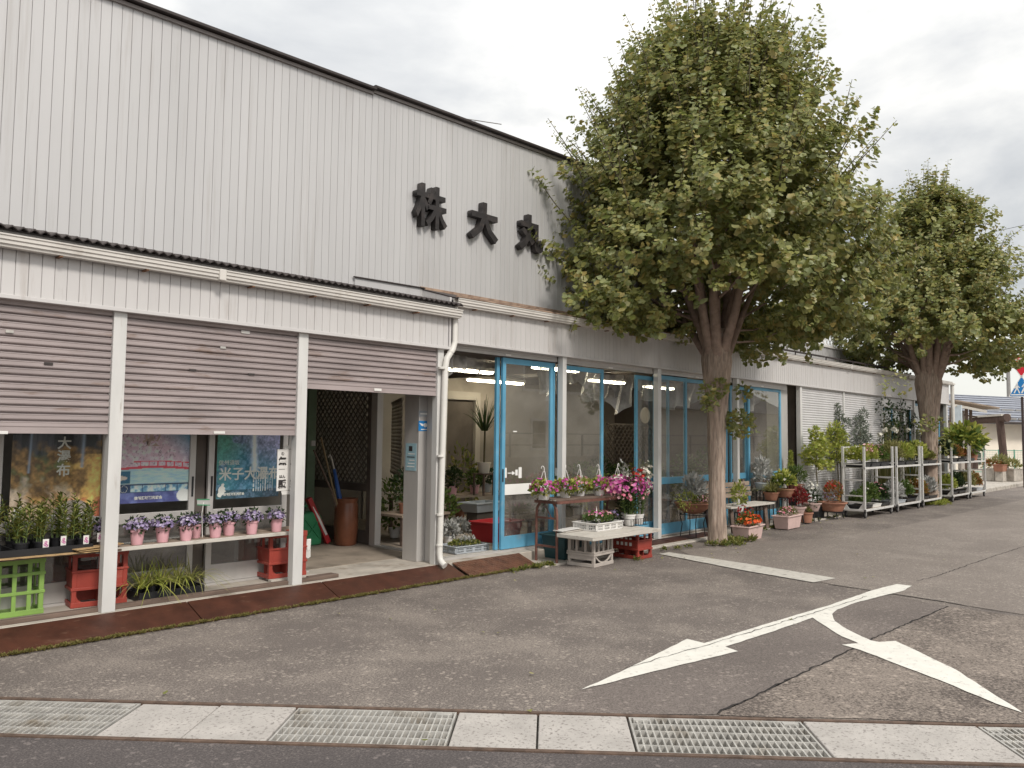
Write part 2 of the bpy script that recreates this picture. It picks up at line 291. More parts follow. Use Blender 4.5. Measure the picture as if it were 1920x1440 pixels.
MT['asphaltpale'] = asphalt('asphaltpale', (0.215, 0.185, 0.164), (0.34, 0.30, 0.265), (0.275, 0.24, 0.21), 0.5)
GK = [(0.140, 0.175, 0.046), (0.205, 0.228, 0.064), (0.265, 0.275, 0.082), (0.36, 0.345, 0.105), (0.255, 0.290, 0.125), (0.40, 0.31, 0.10), (0.34, 0.37, 0.18), (0.19, 0.22, 0.07)]
MT['ginkgo'] = LM('ginkgo', GK, 0.42, 0.42, 0.5)
MT['ginkgodark'] = LM('ginkgodark', [mul(c, 1.0) for c in GK], 0.42, 0.42, 0.5)
MT['lf_green'] = LM('lf_green', [(0.05, 0.095, 0.022), (0.10, 0.155, 0.036), (0.16, 0.21, 0.055)])
MT['lf_seed'] = LM('lf_seed', [(0.11, 0.145, 0.03), (0.21, 0.235, 0.055), (0.34, 0.32, 0.10)])
MT['lf_dark'] = LM('lf_dark', [(0.018, 0.036, 0.014), (0.035, 0.06, 0.022), (0.055, 0.085, 0.03)])
MT['lf_lime'] = LM('lf_lime', [(0.20, 0.26, 0.04), (0.34, 0.38, 0.075), (0.44, 0.42, 0.11)])
MT['lf_olive'] = LM('lf_olive', [(0.075, 0.105, 0.022), (0.14, 0.165, 0.038), (0.22, 0.22, 0.06), (0.30, 0.26, 0.085)])
MT['lf_silver'] = LM('lf_silver', [(0.30, 0.31, 0.29), (0.42, 0.42, 0.40), (0.52, 0.51, 0.49)], 0.15)
MT['lf_blue'] = LM('lf_blue', [(0.12, 0.15, 0.12), (0.20, 0.23, 0.18), (0.27, 0.29, 0.23)], 0.15)
MT['lf_red'] = LM('lf_red', [(0.16, 0.018, 0.022), (0.28, 0.03, 0.03), (0.10, 0.05, 0.03)])
MT['lf_straw'] = LM('lf_straw', [(0.16, 0.18, 0.05), (0.28, 0.27, 0.10), (0.40, 0.36, 0.17)])
MT['lf_autumn'] = LM('lf_autumn', [(0.14, 0.15, 0.03), (0.30, 0.19, 0.05), (0.35, 0.10, 0.04), (0.20, 0.18, 0.06)])
MT['fl_magenta'] = LM('fl_magenta', [(0.40, 0.045, 0.22), (0.54, 0.10, 0.34), (0.64, 0.24, 0.44)], 0.25)
MT['fl_pink'] = LM('fl_pink', [(0.62, 0.16, 0.24), (0.70, 0.32, 0.38), (0.74, 0.50, 0.50)], 0.25)
MT['fl_purple'] = LM('fl_purple', [(0.26, 0.20, 0.36), (0.38, 0.31, 0.49), (0.54, 0.48, 0.60)], 0.2)
MT['fl_white'] = LM('fl_white', [(0.62, 0.60, 0.50), (0.74, 0.72, 0.64), (0.78, 0.76, 0.72)], 0.2)
MT['fl_red'] = LM('fl_red', [(0.40, 0.015, 0.015), (0.55, 0.03, 0.025)], 0.2)
MT['fl_orange'] = LM('fl_orange', [(0.72, 0.10, 0.03), (0.80, 0.17, 0.04), (0.62, 0.05, 0.03)], 0.2)
MT['moss'] = LM('moss', [(0.12, 0.11, 0.03), (0.20, 0.18, 0.05), (0.27, 0.22, 0.09)])
MT['print'] = print_mat('print')

# ------------------------------------------------------------------ geometry helpers
class MB:
    def __init__(s): s.v, s.f = [], []
    def add(s, vs, fs):
        k = len(s.v); s.v += [tuple(p) for p in vs]; s.f += [tuple(i + k for i in f) for f in fs]; return s
    def box(s, x0, x1, y0, y1, z0, z1):
        return s.add([(x0, y0, z0), (x1, y0, z0), (x1, y1, z0), (x0, y1, z0), (x0, y0, z1), (x1, y0, z1), (x1, y1, z1), (x0, y1, z1)],
                     [(0, 3, 2, 1), (4, 5, 6, 7), (0, 1, 5, 4), (1, 2, 6, 5), (2, 3, 7, 6), (3, 0, 4, 7)])
    def bar(s, p, q, w, h, up=(0, 0, 1)):
        p, q = Vector(p), Vector(q); d = (q - p).normalized(); u = Vector(up)
        if abs(d.dot(u)) > 0.98: u = Vector((0, 1, 0))
        a = d.cross(u).normalized() * (w / 2); b = a.cross(d).normalized() * (h / 2)
        c = [p - a - b, p + a - b, p + a + b, p - a + b, q - a - b, q + a - b, q + a + b, q - a + b]
        return s.add(c, [(0, 1, 2, 3), (7, 6, 5, 4), (0, 4, 5, 1), (1, 5, 6, 2), (2, 6, 7, 3), (3, 7, 4, 0)])
    def prism(s, pts, vec):
        pts = [Vector(p) for p in pts]; vec = Vector(vec); n = len(pts)
        s.add(pts + [p + vec for p in pts], [tuple(range(n))[::-1], tuple(range(n, 2 * n))] + [(i, (i + 1) % n, n + (i + 1) % n, n + i) for i in range(n)])
        return s
    def sheet(s, pts): return s.add(pts, [tuple(range(len(pts)))])
    def tube(s, path, r, n=8, cap=True):
        path = [Vector(p) for p in path]; m = len(path)
        rs = r if hasattr(r, '__len__') else [r] * m
        k = len(s.v); prev = None
        for i, p in enumerate(path):
            d = (path[min(i + 1, m - 1)] - path[max(i - 1, 0)]).normalized()
            if prev is None:
                a = d.orthogonal().normalized()
            else:
                a = (prev - d * prev.dot(d)).normalized()
            prev = a; b = d.cross(a)
            for j in range(n):
                t = 2 * PI * j / n; s.v.append(tuple(p + (a * math.cos(t) + b * math.sin(t)) * rs[i]))
        for i in range(m - 1):
            for j in range(n):
                j2 = (j + 1) % n; s.f.append((k + i * n + j, k + i * n + j2, k + (i + 1) * n + j2, k + (i + 1) * n + j))
        if cap:
            s.f.append(tuple(k + j for j in range(n))[::-1]); s.f.append(tuple(k + (m - 1) * n + j for j in range(n)))
        return s
    def lathe(s, c, prof, n=20, sx=1, sy=1):
        k = len(s.v); m = len(prof)
        for r, z in prof:
            for j in range(n):
                t = 2 * PI * j / n; s.v.append((c[0] + r * math.cos(t) * sx, c[1] + r * math.sin(t) * sy, c[2] + z))
        for i in range(m - 1):
            for j in range(n):
                j2 = (j + 1) % n; s.f.append((k + i * n + j, k + i * n + j2, k + (i + 1) * n + j2, k + (i + 1) * n + j))
        s.f.append(tuple(k + j for j in range(n))[::-1]); s.f.append(tuple(k + (m - 1) * n + j for j in range(n)))
        return s
    def strip(s, a, b):              # a ruled band between two polylines
        k = len(s.v); n = len(a); s.v += [tuple(p) for p in a] + [tuple(p) for p in b]
        for i in range(n - 1): s.f.append((k + i, k + i + 1, k + n + i + 1, k + n + i))
        return s

class Leaves:
    """many small leaf or petal faces, gathered as arrays"""
    SH = {
        'oval': ([(0, 0, 0), (.42, .38, .10), (.30, .75, .08), (0, 1, -.05), (-.30, .75, .08), (-.42, .38, .10), (0, .5, -.06)], [(0, 1, 6), (1, 2, 6), (2, 3, 6), (3, 4, 6), (4, 5, 6), (5, 0, 6)]),
        'leaf': ([(0, 0, 0), (.5, .42, .12), (0, 1, -.08), (-.5, .42, .12)], [(0, 1, 2), (0, 2, 3)]),
        'blade': ([(-.5, 0, 0), (.5, 0, 0), (.5, .5, .12), (-.5, .5, .12), (0, 1, -.1)], [(0, 1, 2, 3), (3, 2, 4)]),
        'fan': ([(0, 0, 0), (.52, .62, .12), (.30, .97, .03), (.03, .86, -.04), (-.30, .98, .05), (-.52, .60, .12)], [(0, 1, 2), (0, 2, 3), (0, 3, 4), (0, 4, 5)]),
        'disc': ([(0, 0, -.18)] + [((.5 if i % 2 else .36) * math.cos(i * PI / 5), (.5 if i % 2 else .36) * math.sin(i * PI / 5), 0.05) for i in range(10)], [(0, i + 1, (i + 1) % 10 + 1) for i in range(10)]),
        'maple': ([(0, 0, 0), (.5, .25, .06), (.22, .42, 0), (.40, .80, .05), (.10, .60, 0), (0, 1, .04), (-.10, .60, 0), (-.40, .80, .05), (-.22, .42, 0), (-.5, .25, .06)], [(0, 1, 2), (0, 2, 4), (2, 3, 4), (0, 4, 6), (4, 5, 6), (0, 6, 8), (6, 7, 8), (0, 8, 9)]),
    }
    def __init__(s): s.V, s.L, s.S, s.n = [], [], [], 0
    def add(s, P, D, Nn, ln, wd, shape='leaf'):
        P = np.asarray(P, float); n = len(P)
        if n == 0: return s
        D = np.asarray(D, float); D = D / (np.linalg.norm(D, axis=1, keepdims=True) + 1e-9)
        Nn = np.asarray(Nn, float); S = np.cross(D, Nn); S /= (np.linalg.norm(S, axis=1, keepdims=True) + 1e-9); U = np.cross(S, D)
        ln = np.broadcast_to(np.asarray(ln, float), (n,))[:, None, None]; wd = np.broadcast_to(np.asarray(wd, float), (n,))[:, None, None]
        sv, sf = s.SH[shape]; sv = np.array(sv)
        V = P[:, None, :] + S[:, None, :] * sv[None, :, 0:1] * wd + D[:, None, :] * sv[None, :, 1:2] * ln + U[:, None, :] * sv[None, :, 2:3] * ln
        k = len(sv)
        loops = np.concatenate([np.array(f) for f in sf]); sizes = np.array([len(f) for f in sf])
        off = (np.arange(n) * k + s.n)[:, None]
        s.V.append(V.reshape(-1, 3)); s.L.append((loops[None, :] + off).ravel()); s.S.append(np.tile(sizes, n)); s.n += n * k
        return s
    def mesh(s, name, base=(0, 0, 0)):
        V = np.concatenate(s.V) - np.array(base); L = np.concatenate(s.L); S = np.concatenate(s.S)
        me = bpy.data.meshes.new(name)
        me.vertices.add(len(V)); me.vertices.foreach_set('co', V.ravel().astype(np.float32))
        me.loops.add(len(L)); me.loops.foreach_set('vertex_index', L.astype(np.int32))
        me.polygons.add(len(S)); st = np.concatenate([[0], np.cumsum(S)[:-1]]); me.polygons.foreach_set('loop_start', st.astype(np.int32)); me.polygons.foreach_set('loop_total', S.astype(np.int32))
        me.update(calc_edges=True); me.validate()
        return me

def rdir(n):
    v = nr.normal(size=(n, 3)); return v / np.linalg.norm(v, axis=1, keepdims=True)
def bush(n, c, r, up=0.3, shell=0.5, low=-1.0):
    """n points in an ellipsoid with outward directions and jittered upward normals"""
    d = rdir(n * 2); d = d[d[:, 2] > low][:n]
    t = (shell + (1 - shell) * nr.random((len(d), 1))) ** 0.7
    P = np.array(c) + d * np.array(r) * t
    D = d + np.array([0, 0, up]) + nr.normal(size=d.shape) * 0.55
    Nn = np.array([0, 0, 1.0]) + nr.normal(size=d.shape) * 0.6
    return P, D, Nn

def obj(name, mesh_src, mat, parent=None, base=(0, 0, 0), smooth=False, bevel=0.0):
    if isinstance(mesh_src, MB):
        me = bpy.data.meshes.new(name)
        b = base
        me.from_pydata([(x - b[0], y - b[1], z - b[2]) for x, y, z in mesh_src.v], [], mesh_src.f)
    elif isinstance(mesh_src, Leaves):
        me = mesh_src.mesh(name, base)
    else:
        me = mesh_src
    if mat and not me.materials: me.materials.append(MT[mat] if isinstance(mat, str) else mat)
    if smooth:
        me.polygons.foreach_set('use_smooth', [True] * len(me.polygons))
        if smooth == 'auto': me.set_sharp_from_angle(angle=0.6)
    o = bpy.data.objects.new(name, me); COL.objects.link(o)
    if bevel:
        bv = o.modifiers.new('bevel', 'BEVEL'); bv.width = bevel; bv.segments = 2; bv.limit_method = 'ANGLE'
    if parent: o.parent = parent
    return o
class Thing:
    def __init__(s, name, label, cat, base=(0, 0, 0), group=None, rz=0.0, local=False):
        e = bpy.data.objects.new(name, None); COL.objects.link(e); e.location = base; e.rotation_euler = (0, 0, rz); e.empty_display_size = 0.1
        e['label'] = label; e['category'] = cat
        if group: e['group'] = group
        s.e = e; s.b = (0, 0, 0) if local else tuple(base)
    def part(s, name, m, mat, parent=None, smooth=False, stuff=False, label=None, bevel=0.0):
        o = obj(name, m, mat, parent or s.e, s.b, smooth, bevel)
        if stuff: o['kind'] = 'stuff'
        if label: o['label'] = label
        return o
def share(o, loc, name=None):            # another piece with the same mesh
    c = o.copy(); COL.objects.link(c); c.location = loc; c.parent = o.parent; return c
def tag(o, label, cat, group=None):
    o['label'] = label; o['category'] = cat
    if group: o['group'] = group
    return o
def struct(o): o['kind'] = 'structure'; return o
def stuff(o, label=None, cat=None):
    o['kind'] = 'stuff'
    if label: o['label'] = label
    if cat: o['category'] = cat
    return o
def text_mesh(s, size, depth=0.002, bold=0.0, centre=True, sx=1.0):
    """flat lettering standing in the XZ plane and facing -Y"""
    c = bpy.data.curves.new('lettering', 'FONT'); c.body = s; c.size = size; c.extrude = depth / 2; c.offset = bold; c.resolution_u = 2
    if centre: c.align_x = 'CENTER'; c.align_y = 'CENTER'
    o = bpy.data.objects.new('lettering', c); COL.objects.link(o); bpy.context.view_layer.update()
    me = bpy.data.meshes.new_from_object(o.evaluated_get(bpy.context.evaluated_depsgraph_get()))
    bpy.data.objects.remove(o); bpy.data.curves.remove(c)
    me.transform(Matrix.Rotation(PI / 2, 4, 'X') @ Matrix.Diagonal((sx, 1, 1, 1)))
    me.materials.clear()
    return me
def text(thing, s, size, x, y, z, mat, parent=None, depth=0.002, bold=0.0, rz=0.0, sx=1.0, name='lettering'):
    me = text_mesh(s, size, depth, bold, True, sx)
    me.transform(Matrix.Translation((x - thing.b[0], y - thing.b[1], z - thing.b[2])) @ Matrix.Rotation(rz, 4, 'Z'))
    return thing.part(name, me, mat, parent)
# ------------------------------------------------------------------ ground, drain, kerb, markings
DA = math.radians(-49.442)                       # the drain crosses the forecourt at this angle
DX = Vector((math.cos(DA), math.sin(DA), 0)); DP = Vector((-DX.y, DX.x, 0))
P0, P1 = 3.925, 4.425
def dpt(s, p, z=0.0): return Vector((DX.x * s + DP.x * p, DX.y * s + DP.y * p, z))
B = 500
struct(obj('forecourt_ground', MB().sheet([dpt(-B, P1), dpt(B, P1), dpt(B, B), dpt(-B, B)]), 'asphalt'))
struct(obj('front_road', MB().sheet([dpt(-B, -B), dpt(B, -B), dpt(B, P0), dpt(-B, P0)]), 'asphaltroad'))
# smoother repaving, coarse old surfacing and a pale worn patch laid over the forecourt
def gpoly(px, z): return [G(x, y, 0).xy.to_3d() + Vector((0, 0, z)) for x, y in px]
def wob(pts, z, step=0.25, amp=0.012):
    o = []
    for i in range(len(pts)):
        a, b = pts[i], pts[(i + 1) % len(pts)]; n = max(1, int((b - a).length / step))
        nrm_ = Vector((-(b - a).y, (b - a).x, 0)).normalized()
        for j in range(n):
            o.append(a.lerp(b, j / n) + nrm_ * rnd.uniform(-amp, amp) * (1 if j else 0))
    return o
seamA = [(1020, 1333), (1180, 1252), (1330, 1203), (1500, 1153), (1640, 1112)]
seamB = [(1345, 1339), (1500, 1266), (1655, 1190), (1778, 1138)]
struct(obj('road_strip_repaving', MB().sheet(wob(gpoly(seamA[::-1] + [(1012, 1337), (1340, 1341)] + seamB, 0.004), 0)), 'asphaltsmooth'))
struct(obj('side_road_old_surface', MB().sheet(wob(gpoly(seamB[::-1] + [(1349, 1342), (1919, 1358)], 0.004) + [dpt(6.2, P1 + .03, .004), dpt(9.0, P1 + 0.03, .004)] + [Vector((13.0, 1.0, .004))] + gpoly([(1919, 1158)], .004), 0)), 'asphaltcoarse'))
struct(obj('side_road_pale_surface', MB().sheet(wob(gpoly([(1562, 1097), (1640, 1109), (1780, 1131), (1919, 1153)], 0.004) + [Vector((13.2, 1.0, .004)), Vector((60, 1.0, .004)), Vector((60, 5.1, .004))] + gpoly([(1905, 940), (1700, 985), (1560, 1010), (1430, 1015), (1275, 1033), (1300, 1044)], .004), 0)), 'asphaltpale'))
def ribbon(px, w, z, jit=0.012, step=0.06):
    pts = [G(x, y, 0) for x, y in px]; path = []
    for a, b in zip(pts, pts[1:]):
        n = max(1, int((b - a).length / step))
        path += [a.lerp(b, j / n) for j in range(n)]
    path.append(pts[-1]); L, R_ = [], []
    for i, p in enumerate(path):
        d = (path[min(i + 1, len(path) - 1)] - path[max(i - 1, 0)]).normalized(); nn = Vector((-d.y, d.x, 0))
        p = p + nn * rnd.uniform(-jit, jit); ww = w * rnd.uniform(0.35, 1.2) / 2
        L.append((p + nn * ww).xy.to_3d() + Vector((0, 0, z))); R_.append((p - nn * ww).xy.to_3d() + Vector((0, 0, z)))
    return MB().strip(R_, L)
for px, w in ((seamB, 0.016), ([(1560, 1097), (1640, 1109), (1780, 1131), (1885, 1150)], 0.012), ([(1720, 1090), (1760, 1080), (1850, 1048), (1920, 1025)], 0.012), ([(1130, 1020), (1290, 1042), (1420, 1062)], 0.006)):
    struct(obj('asphalt_crack', ribbon(px, w, 0.007), 'crackfill'))
# painted two-way arrow and the worn white line
arrow = [(1089.6, 1295.6), (1176, 1256), (1288, 1200), (1320.6, 1208), (1440, 1171), (1561, 1134.6), (1631, 1109.7), (1655, 1103), (1681.6, 1096.6), (1710, 1100), (1692.5, 1109.7), (1657.5, 1118), (1605, 1131.6), (1570, 1144.7),
         (1560.4, 1153), (1565.6, 1166.6), (1580, 1177), (1600.6, 1188), (1633.5, 1203), (1648.8, 1206), (1679, 1203.8), (1788.8, 1256), (1917.8, 1339.4), (1867.5, 1322), (1762.5, 1278), (1611.6, 1220.4), (1578.8, 1211), (1609.4, 1208),
         (1578, 1195), (1556.9, 1182), (1532.8, 1166.6), (1524, 1160), (1440, 1189), (1360, 1214.7), (1384, 1223.4), (1211, 1265)]
struct(obj('painted_arrow_marking', MB().sheet(wob(gpoly(arrow, 0.009), 0, 0.09, 0.0045)), 'paintwhite'))
struct(obj('painted_line_marking', MB().sheet(wob(gpoly([(1235, 1039.7), (1255, 1036.6), (1400, 1058), (1567.8, 1085.6), (1526, 1093.5), (1380, 1068)], 0.009), 0, 0.2, 0.01)), 'paintworn'))
struct(obj('marking_seam_crack', ribbon([(1172, 1257), (1240, 1236), (1330, 1211), (1440, 1177), (1560, 1141), (1625, 1120)], 0.008, 0.012, 0.010), 'crackfill'))

# drain channel with concrete covers and steel grates
ch = MB()
ch.add([dpt(-40, P0, 0), dpt(60, P0, 0), dpt(60, P0, -.22), dpt(-40, P0, -.22), dpt(-40, P1, 0), dpt(60, P1, 0), dpt(60, P1, -.22), dpt(-40, P1, -.22)], [(0, 1, 2, 3), (4, 7, 6, 5)])
ch.sheet([dpt(-40, P0, -.065), dpt(60, P0, -.065), dpt(60, P1, -.065), dpt(-40, P1, -.065)])
drain = struct(obj('drain_channel', ch, 'silt'))
for p_ in (P0 - .012, P1 + .012):                # rusted angle iron edges
    obj('edge_iron', MB().bar(dpt(-20, p_, -.003), dpt(30, p_, -.003), 0.03, 0.02), 'edgeiron', drain)
sg = lambda x, y: (lambda g: g.dot(DX))(G(x, y, 0))
ends = [sg(267, 1320), sg(415, 1322), sg(558, 1327), sg(860, 1334), sg(1009, 1340), sg(1175, 1343), sg(1502, 1352)]
GL = ends[3] - ends[2]
segs = [('g', ends[0] - GL, ends[0]), ('c', ends[0], ends[1]), ('c', ends[1], ends[2]), ('g', ends[2], ends[3]), ('c', ends[3], ends[4]), ('c', ends[4], ends[5]), ('g', ends[5], ends[6]), ('c', ends[6], ends[6] + GL * 1.02),
        ('g', ends[6] + GL * 1.02, ends[6] + 2.02 * GL), ('c', ends[6] + 2.02 * GL, ends[6] + 2.6 * GL), ('c', ends[0] - 1.55 * GL, ends[0] - GL), ('c', ends[0] - 2.1 * GL, ends[0] - 1.55 * GL)]
def dbox(mb, s0, s1, p0, p1, z0, z1):
    v = [dpt(s0, p0, z0), dpt(s1, p0, z0), dpt(s1, p1, z0), dpt(s0, p1, z0), dpt(s0, p0, z1), dpt(s1, p0, z1), dpt(s1, p1, z1), dpt(s0, p1, z1)]
    return mb.add(v, [(0, 3, 2, 1), (4, 5, 6, 7), (0, 1, 5, 4), (1, 2, 6, 5), (2, 3, 7, 6), (3, 0, 4, 7)])
for kd, s0, s1 in segs:
    if kd == 'c':
        obj('concrete_cover', dbox(MB(), s0 + .005, s1 - .005, P0 + .008, P1 - .008, -.10, rnd.uniform(.000, .006)), 'cover', drain, bevel=.006)
    else:
        fr = MB(); a, b = P0 + .010, P1 - .010
        dbox(fr, s0 + .008, s1 - .008, a, a + .010, -.05, .002); dbox(fr, s0 + .008, s1 - .008, b - .010, b, -.05, .002)
        dbox(fr, s0 + .008, s0 + .018, a + .011, b - .011, -.05, .002); dbox(fr, s1 - .018, s1 - .008, a + .011, b - .011, -.05, .002)
        for q0, q1 in ((s0 + .03, s0 + .11), (s1 - .11, s1 - .03)):
            dbox(fr, q0, q1, b - .05, b - .012, -.03, .0035)
        gr_ = obj('steel_grate', fr, 'galv', drain)
        n = 26
        first = None
        for i in range(1, n):
            s_ = s0 + .013 + (s1 - s0 - .026) * i / n
            if first is None:
                first = obj('cross_bar', dbox(MB(), -.004, .004, a + .011, b - .011, -.045, -.001), 'galv', gr_); first.location = DX * s_
            else: share(first, DX * s_)
        for i in range(1, 5):
            p_ = a + (b - a) * i / 5
            obj('bearing_bar', dbox(MB(), s0 + .019, s1 - .019, p_ - .004, p_ + .004, -.040, .0015), 'galv', gr_)

# kerb stones along the shop
kerb = struct(obj('kerb', MB().box(6.99, 60, 6.06, 6.12, -.2, .012), 'kerbstone'))
x = 7.0
while x < 22:
    L = 0.9; z = .02 + rnd.uniform(-.004, .004)
    obj('kerb_stone', MB().box(x + .004, x + L - .004, 6.03, 6.15, -.1, z), 'kerbstone', kerb, bevel=.008); x += L
while x < 60:
    obj('kerb_stone', MB().box(x + .006, x + 1.2 - .006, 5.95, 6.12, -.1, .11), 'kerbstone', kerb, bevel=.015); x += 1.2
struct(obj('forecourt_apron', MB().box(7.02, 25.2, 6.152, 6.6, -.1, .016), 'concrete'))
struct(obj('pavement', MB().box(25.3, 70, 6.125, 40, -.1, .10), 'kerbstone'))
def ramp_plate(x0, x1, label, mat='rustplate', y0=6.14, y1=6.46, zt=.118):
    t = Thing('ramp_plate', label, 'ramp plate', (x0, y0, 0), 'rusted steel plates along the kerb')
    m = MB().add([(x0, y0, .004), (x1, y0, .004), (x1, y1, zt), (x0, y1, zt), (x0, y0, -.01), (x1, y0, -.01), (x1, y1, zt - .012), (x0, y1, zt - .012)], [(0, 1, 2, 3), (7, 6, 5, 4), (0, 4, 5, 1), (2, 6, 7, 3), (1, 5, 6, 2), (3, 7, 4, 0)])
    t.part('plate', m, mat)
    return t
ramp_plate(.4, 3.02, 'smooth brown rusted steel ramp plate in front of the crates and plank')
ramp_plate(3.03, 4.30, 'short brown steel ramp plate below the grassy tray')
ramp_plate(4.31, 5.90, 'brown steel ramp plate in front of the open doorway')
t = ramp_plate(5.96, 7.02, 'rusty chequered steel ramp before the blue sliding door', 'checker')
ck = MB()
for i in range(24):
    for j in range(8):
        u = (i + .5) / 24; w_ = (j + .5) / 8; cx = 5.96 + 1.06 * u; cy = 6.14 + .32 * w_; cz = .0055 + .114 * w_
        a = .014 if (i + j) % 2 else -.014
        ck.bar((cx - .012, cy - a, cz - a * .356), (cx + .012, cy + a, cz + a * .356), .007, .004)
t.part('tread_pattern', ck, 'checker', stuff=True)
fp = Thing('cover_plate', 'flat brown steel cover plate beside the kerb under the blue glass doors', 'cover plate', (8.6, 6.2, .016))
fp.part('plate', MB().box(8.6, 9.95, 6.17, 6.45, .012, .026), 'rustplate'); fp.part('plate', MB().box(9.97, 11.3, 6.17, 6.45, .012, .028), 'rustplate')

# ------------------------------------------------------------------ the shop building
S = Thing('shop_building', 'long low shop clad in pale vertical metal panels with shutters and blue glass doors', 'building', (6, 7, 0))
PT = .085
ztop = lambda X: 5.105 + .0258 * X
WX0, WX1 = .4, 11.2
# upper wall: backing, then every cladding panel
uw = MB()
uw.add([(WX0, 7.016, 2.6), (WX1, 7.016, 2.6), (WX1, 7.016, ztop(WX1)), (WX0, 7.016, ztop(WX0)), (WX0, 7.15, 2.6), (WX1, 7.15, 2.6), (WX1, 7.15, ztop(WX1)), (WX0, 7.15, ztop(WX0))],
       [(0, 1, 2, 3), (7, 6, 5, 4), (3, 2, 6, 7), (0, 3, 7, 4), (1, 5, 6, 2)])
uw.box(WX1 - .12, WX1, 7.16, 15, 2.6, 5.0); uw.box(WX0, WX0 + .12, 7.16, 15, 2.6, 5.0); uw.box(WX0, WX1, 15.01, 15.15, 0, 5.0)
S.part('upper_wall', uw, 'groove')
x = WX0
def siding(mb, x0, x1, y, z0, z1a, z1b):
    return mb.add([(x0, y + .0055, z0), (x0 + .0024, y, z0), (x1 - .0024, y, z0), (x1, y + .0055, z0), (x0, y + .0055, z1a), (x0 + .0024, y, z1a), (x1 - .0024, y, z1b), (x1, y + .0055, z1b)], [(0, 1, 5, 4), (1, 2, 6, 5), (2, 3, 7, 6), (4, 5, 6, 7), (3, 2, 1, 0)])
while x < WX1 - .01:
    S.part('cladding_panel', siding(MB(), x + .0005, x + PT - .0005, 7.0 + rnd.uniform(-.0012, .0012), 2.9, ztop(x) - .01, ztop(x + PT) - .01), 'siding'); x += PT
S.part('upper_roof', MB().add([(WX0, 6.99, ztop(WX0) + .005), (WX1, 6.99, ztop(WX1) + .005), (WX1, 15.2, 5.02), (WX0, 15.2, 5.02), (WX0, 6.99, ztop(WX0) + .02), (WX1, 6.99, ztop(WX1) + .02), (WX1, 15.2, 5.04), (WX0, 15.2, 5.04)], [(0, 3, 2, 1), (4, 5, 6, 7), (0, 1, 5, 4), (1, 2, 6, 5), (2, 3, 7, 6), (3, 0, 4, 7)]), 'darkroof')
for a, b, dz in ((WX0 - .05, 5.16, 0), (5.14, WX1 + .06, .022)):
    S.part('roof_coping', MB().bar((a, 6.965, ztop(a) + .022 + dz), (b, 6.965, ztop(b) + .022 + dz), .09, .024), 'coping')
    S.part('coping_trim', MB().bar((a, 6.985, ztop(a) - .014 + dz), (b, 6.985, ztop(b) - .014 + dz), .02, .030), 'copinglight')
# lower front, left: fascia under the corrugated awning
FX = 5.86
S.part('fascia_board', MB().box(.4, FX - .03, 6.452, 6.51, 2.45, 2.93), 'groove')
x = .4
while x < FX - .04:
    S.part('fascia_panel', siding(MB(), x + .0005, min(x + PT, FX - .035) - .0005, 6.437 + rnd.uniform(-.001, .001), 2.458, 2.925, 2.925), 'fascia'); x += PT
S.part('fascia_trim', MB().box(.4, FX, 6.425, 6.52, 2.425, 2.456), 'fascia', bevel=.003)
S.part('fascia_end', MB().box(FX - .028, FX, 6.43, 7.0, 2.458, 3.0), 'fascia')
S.part('lintel', MB().box(.4, 7.9, 6.60, 6.98, 2.43, 2.62), 'interiordark')
cor = MB(); n = int((5.92 - .4) / .0175); A, B_ = [], []
zc = lambda X: .012 * math.cos(2 * PI * X / .07)
for i in range(n + 1):
    X = .4 + i * .0175; A.append((X, 6.30, 2.912 + zc(X))); B_.append((X, 6.999, 3.05 + zc(X)))
cor.strip(A, B_); cor.strip([(p[0], p[1], p[2] - .010) for p in A][::-1], [(p[0], p[1], p[2] - .010) for p in B_][::-1]); cor.strip([(p[0], p[1], p[2] - .010) for p in A], A)
S.part('corrugated_roof', cor, 'darkroof', smooth='auto')
S.part('eaves_board', MB().box(.4, FX, 6.39, 6.43, 2.86, 2.895), 'fascia')
def gutter(x0, z0, x1, z1, y, mat='gutter', k=1.0, split=3.0):
    sec = [(0, 0), (-.004, .018), (-.016, .022), (-.016, .045), (-.026, .05), (-.026, .074), (-.034, .078), (-.034, .088), (-.022, .088), (-.012, .03), (.05, .03), (.05, .088), (.064, .088), (.064, 0)]
    L = x1 - x0; nseg = max(1, round(L / split))
    for i in range(nseg):
        a = x0 + L * i / nseg; b = x0 + L * (i + 1) / nseg - .004
        za = z0 + (z1 - z0) * (a - x0) / L; zb = z0 + (z1 - z0) * (b - x0) / L
        m = MB(); m.add([(a, y + p * k, za + q * k) for p, q in sec] + [(b, y + p * k, zb + q * k) for p, q in sec], [(j, (j + 1) % 14, 14 + (j + 1) % 14, 14 + j) for j in range(14)] + [tuple(range(14))[::-1], tuple(range(14, 28))])
        g_ = S.part('gutter', m, mat)
        if i: S.part('gutter_joint', MB().bar((a - .03, y - .014, za + .044), (a + .03, y - .014, za + .044), .05, .094), mat, g_, bevel=.006)
        xx = a + .3
        while xx < b:
            zz_ = za + (zb - za) * (xx - a) / (b - a); S.part('bracket', MB().box(xx - .012, xx + .012, y, y + .10, zz_ - .012, zz_ - .003), 'rust', g_); xx += .62
gutter(.4, 2.775, 5.93, 2.768, 6.345)
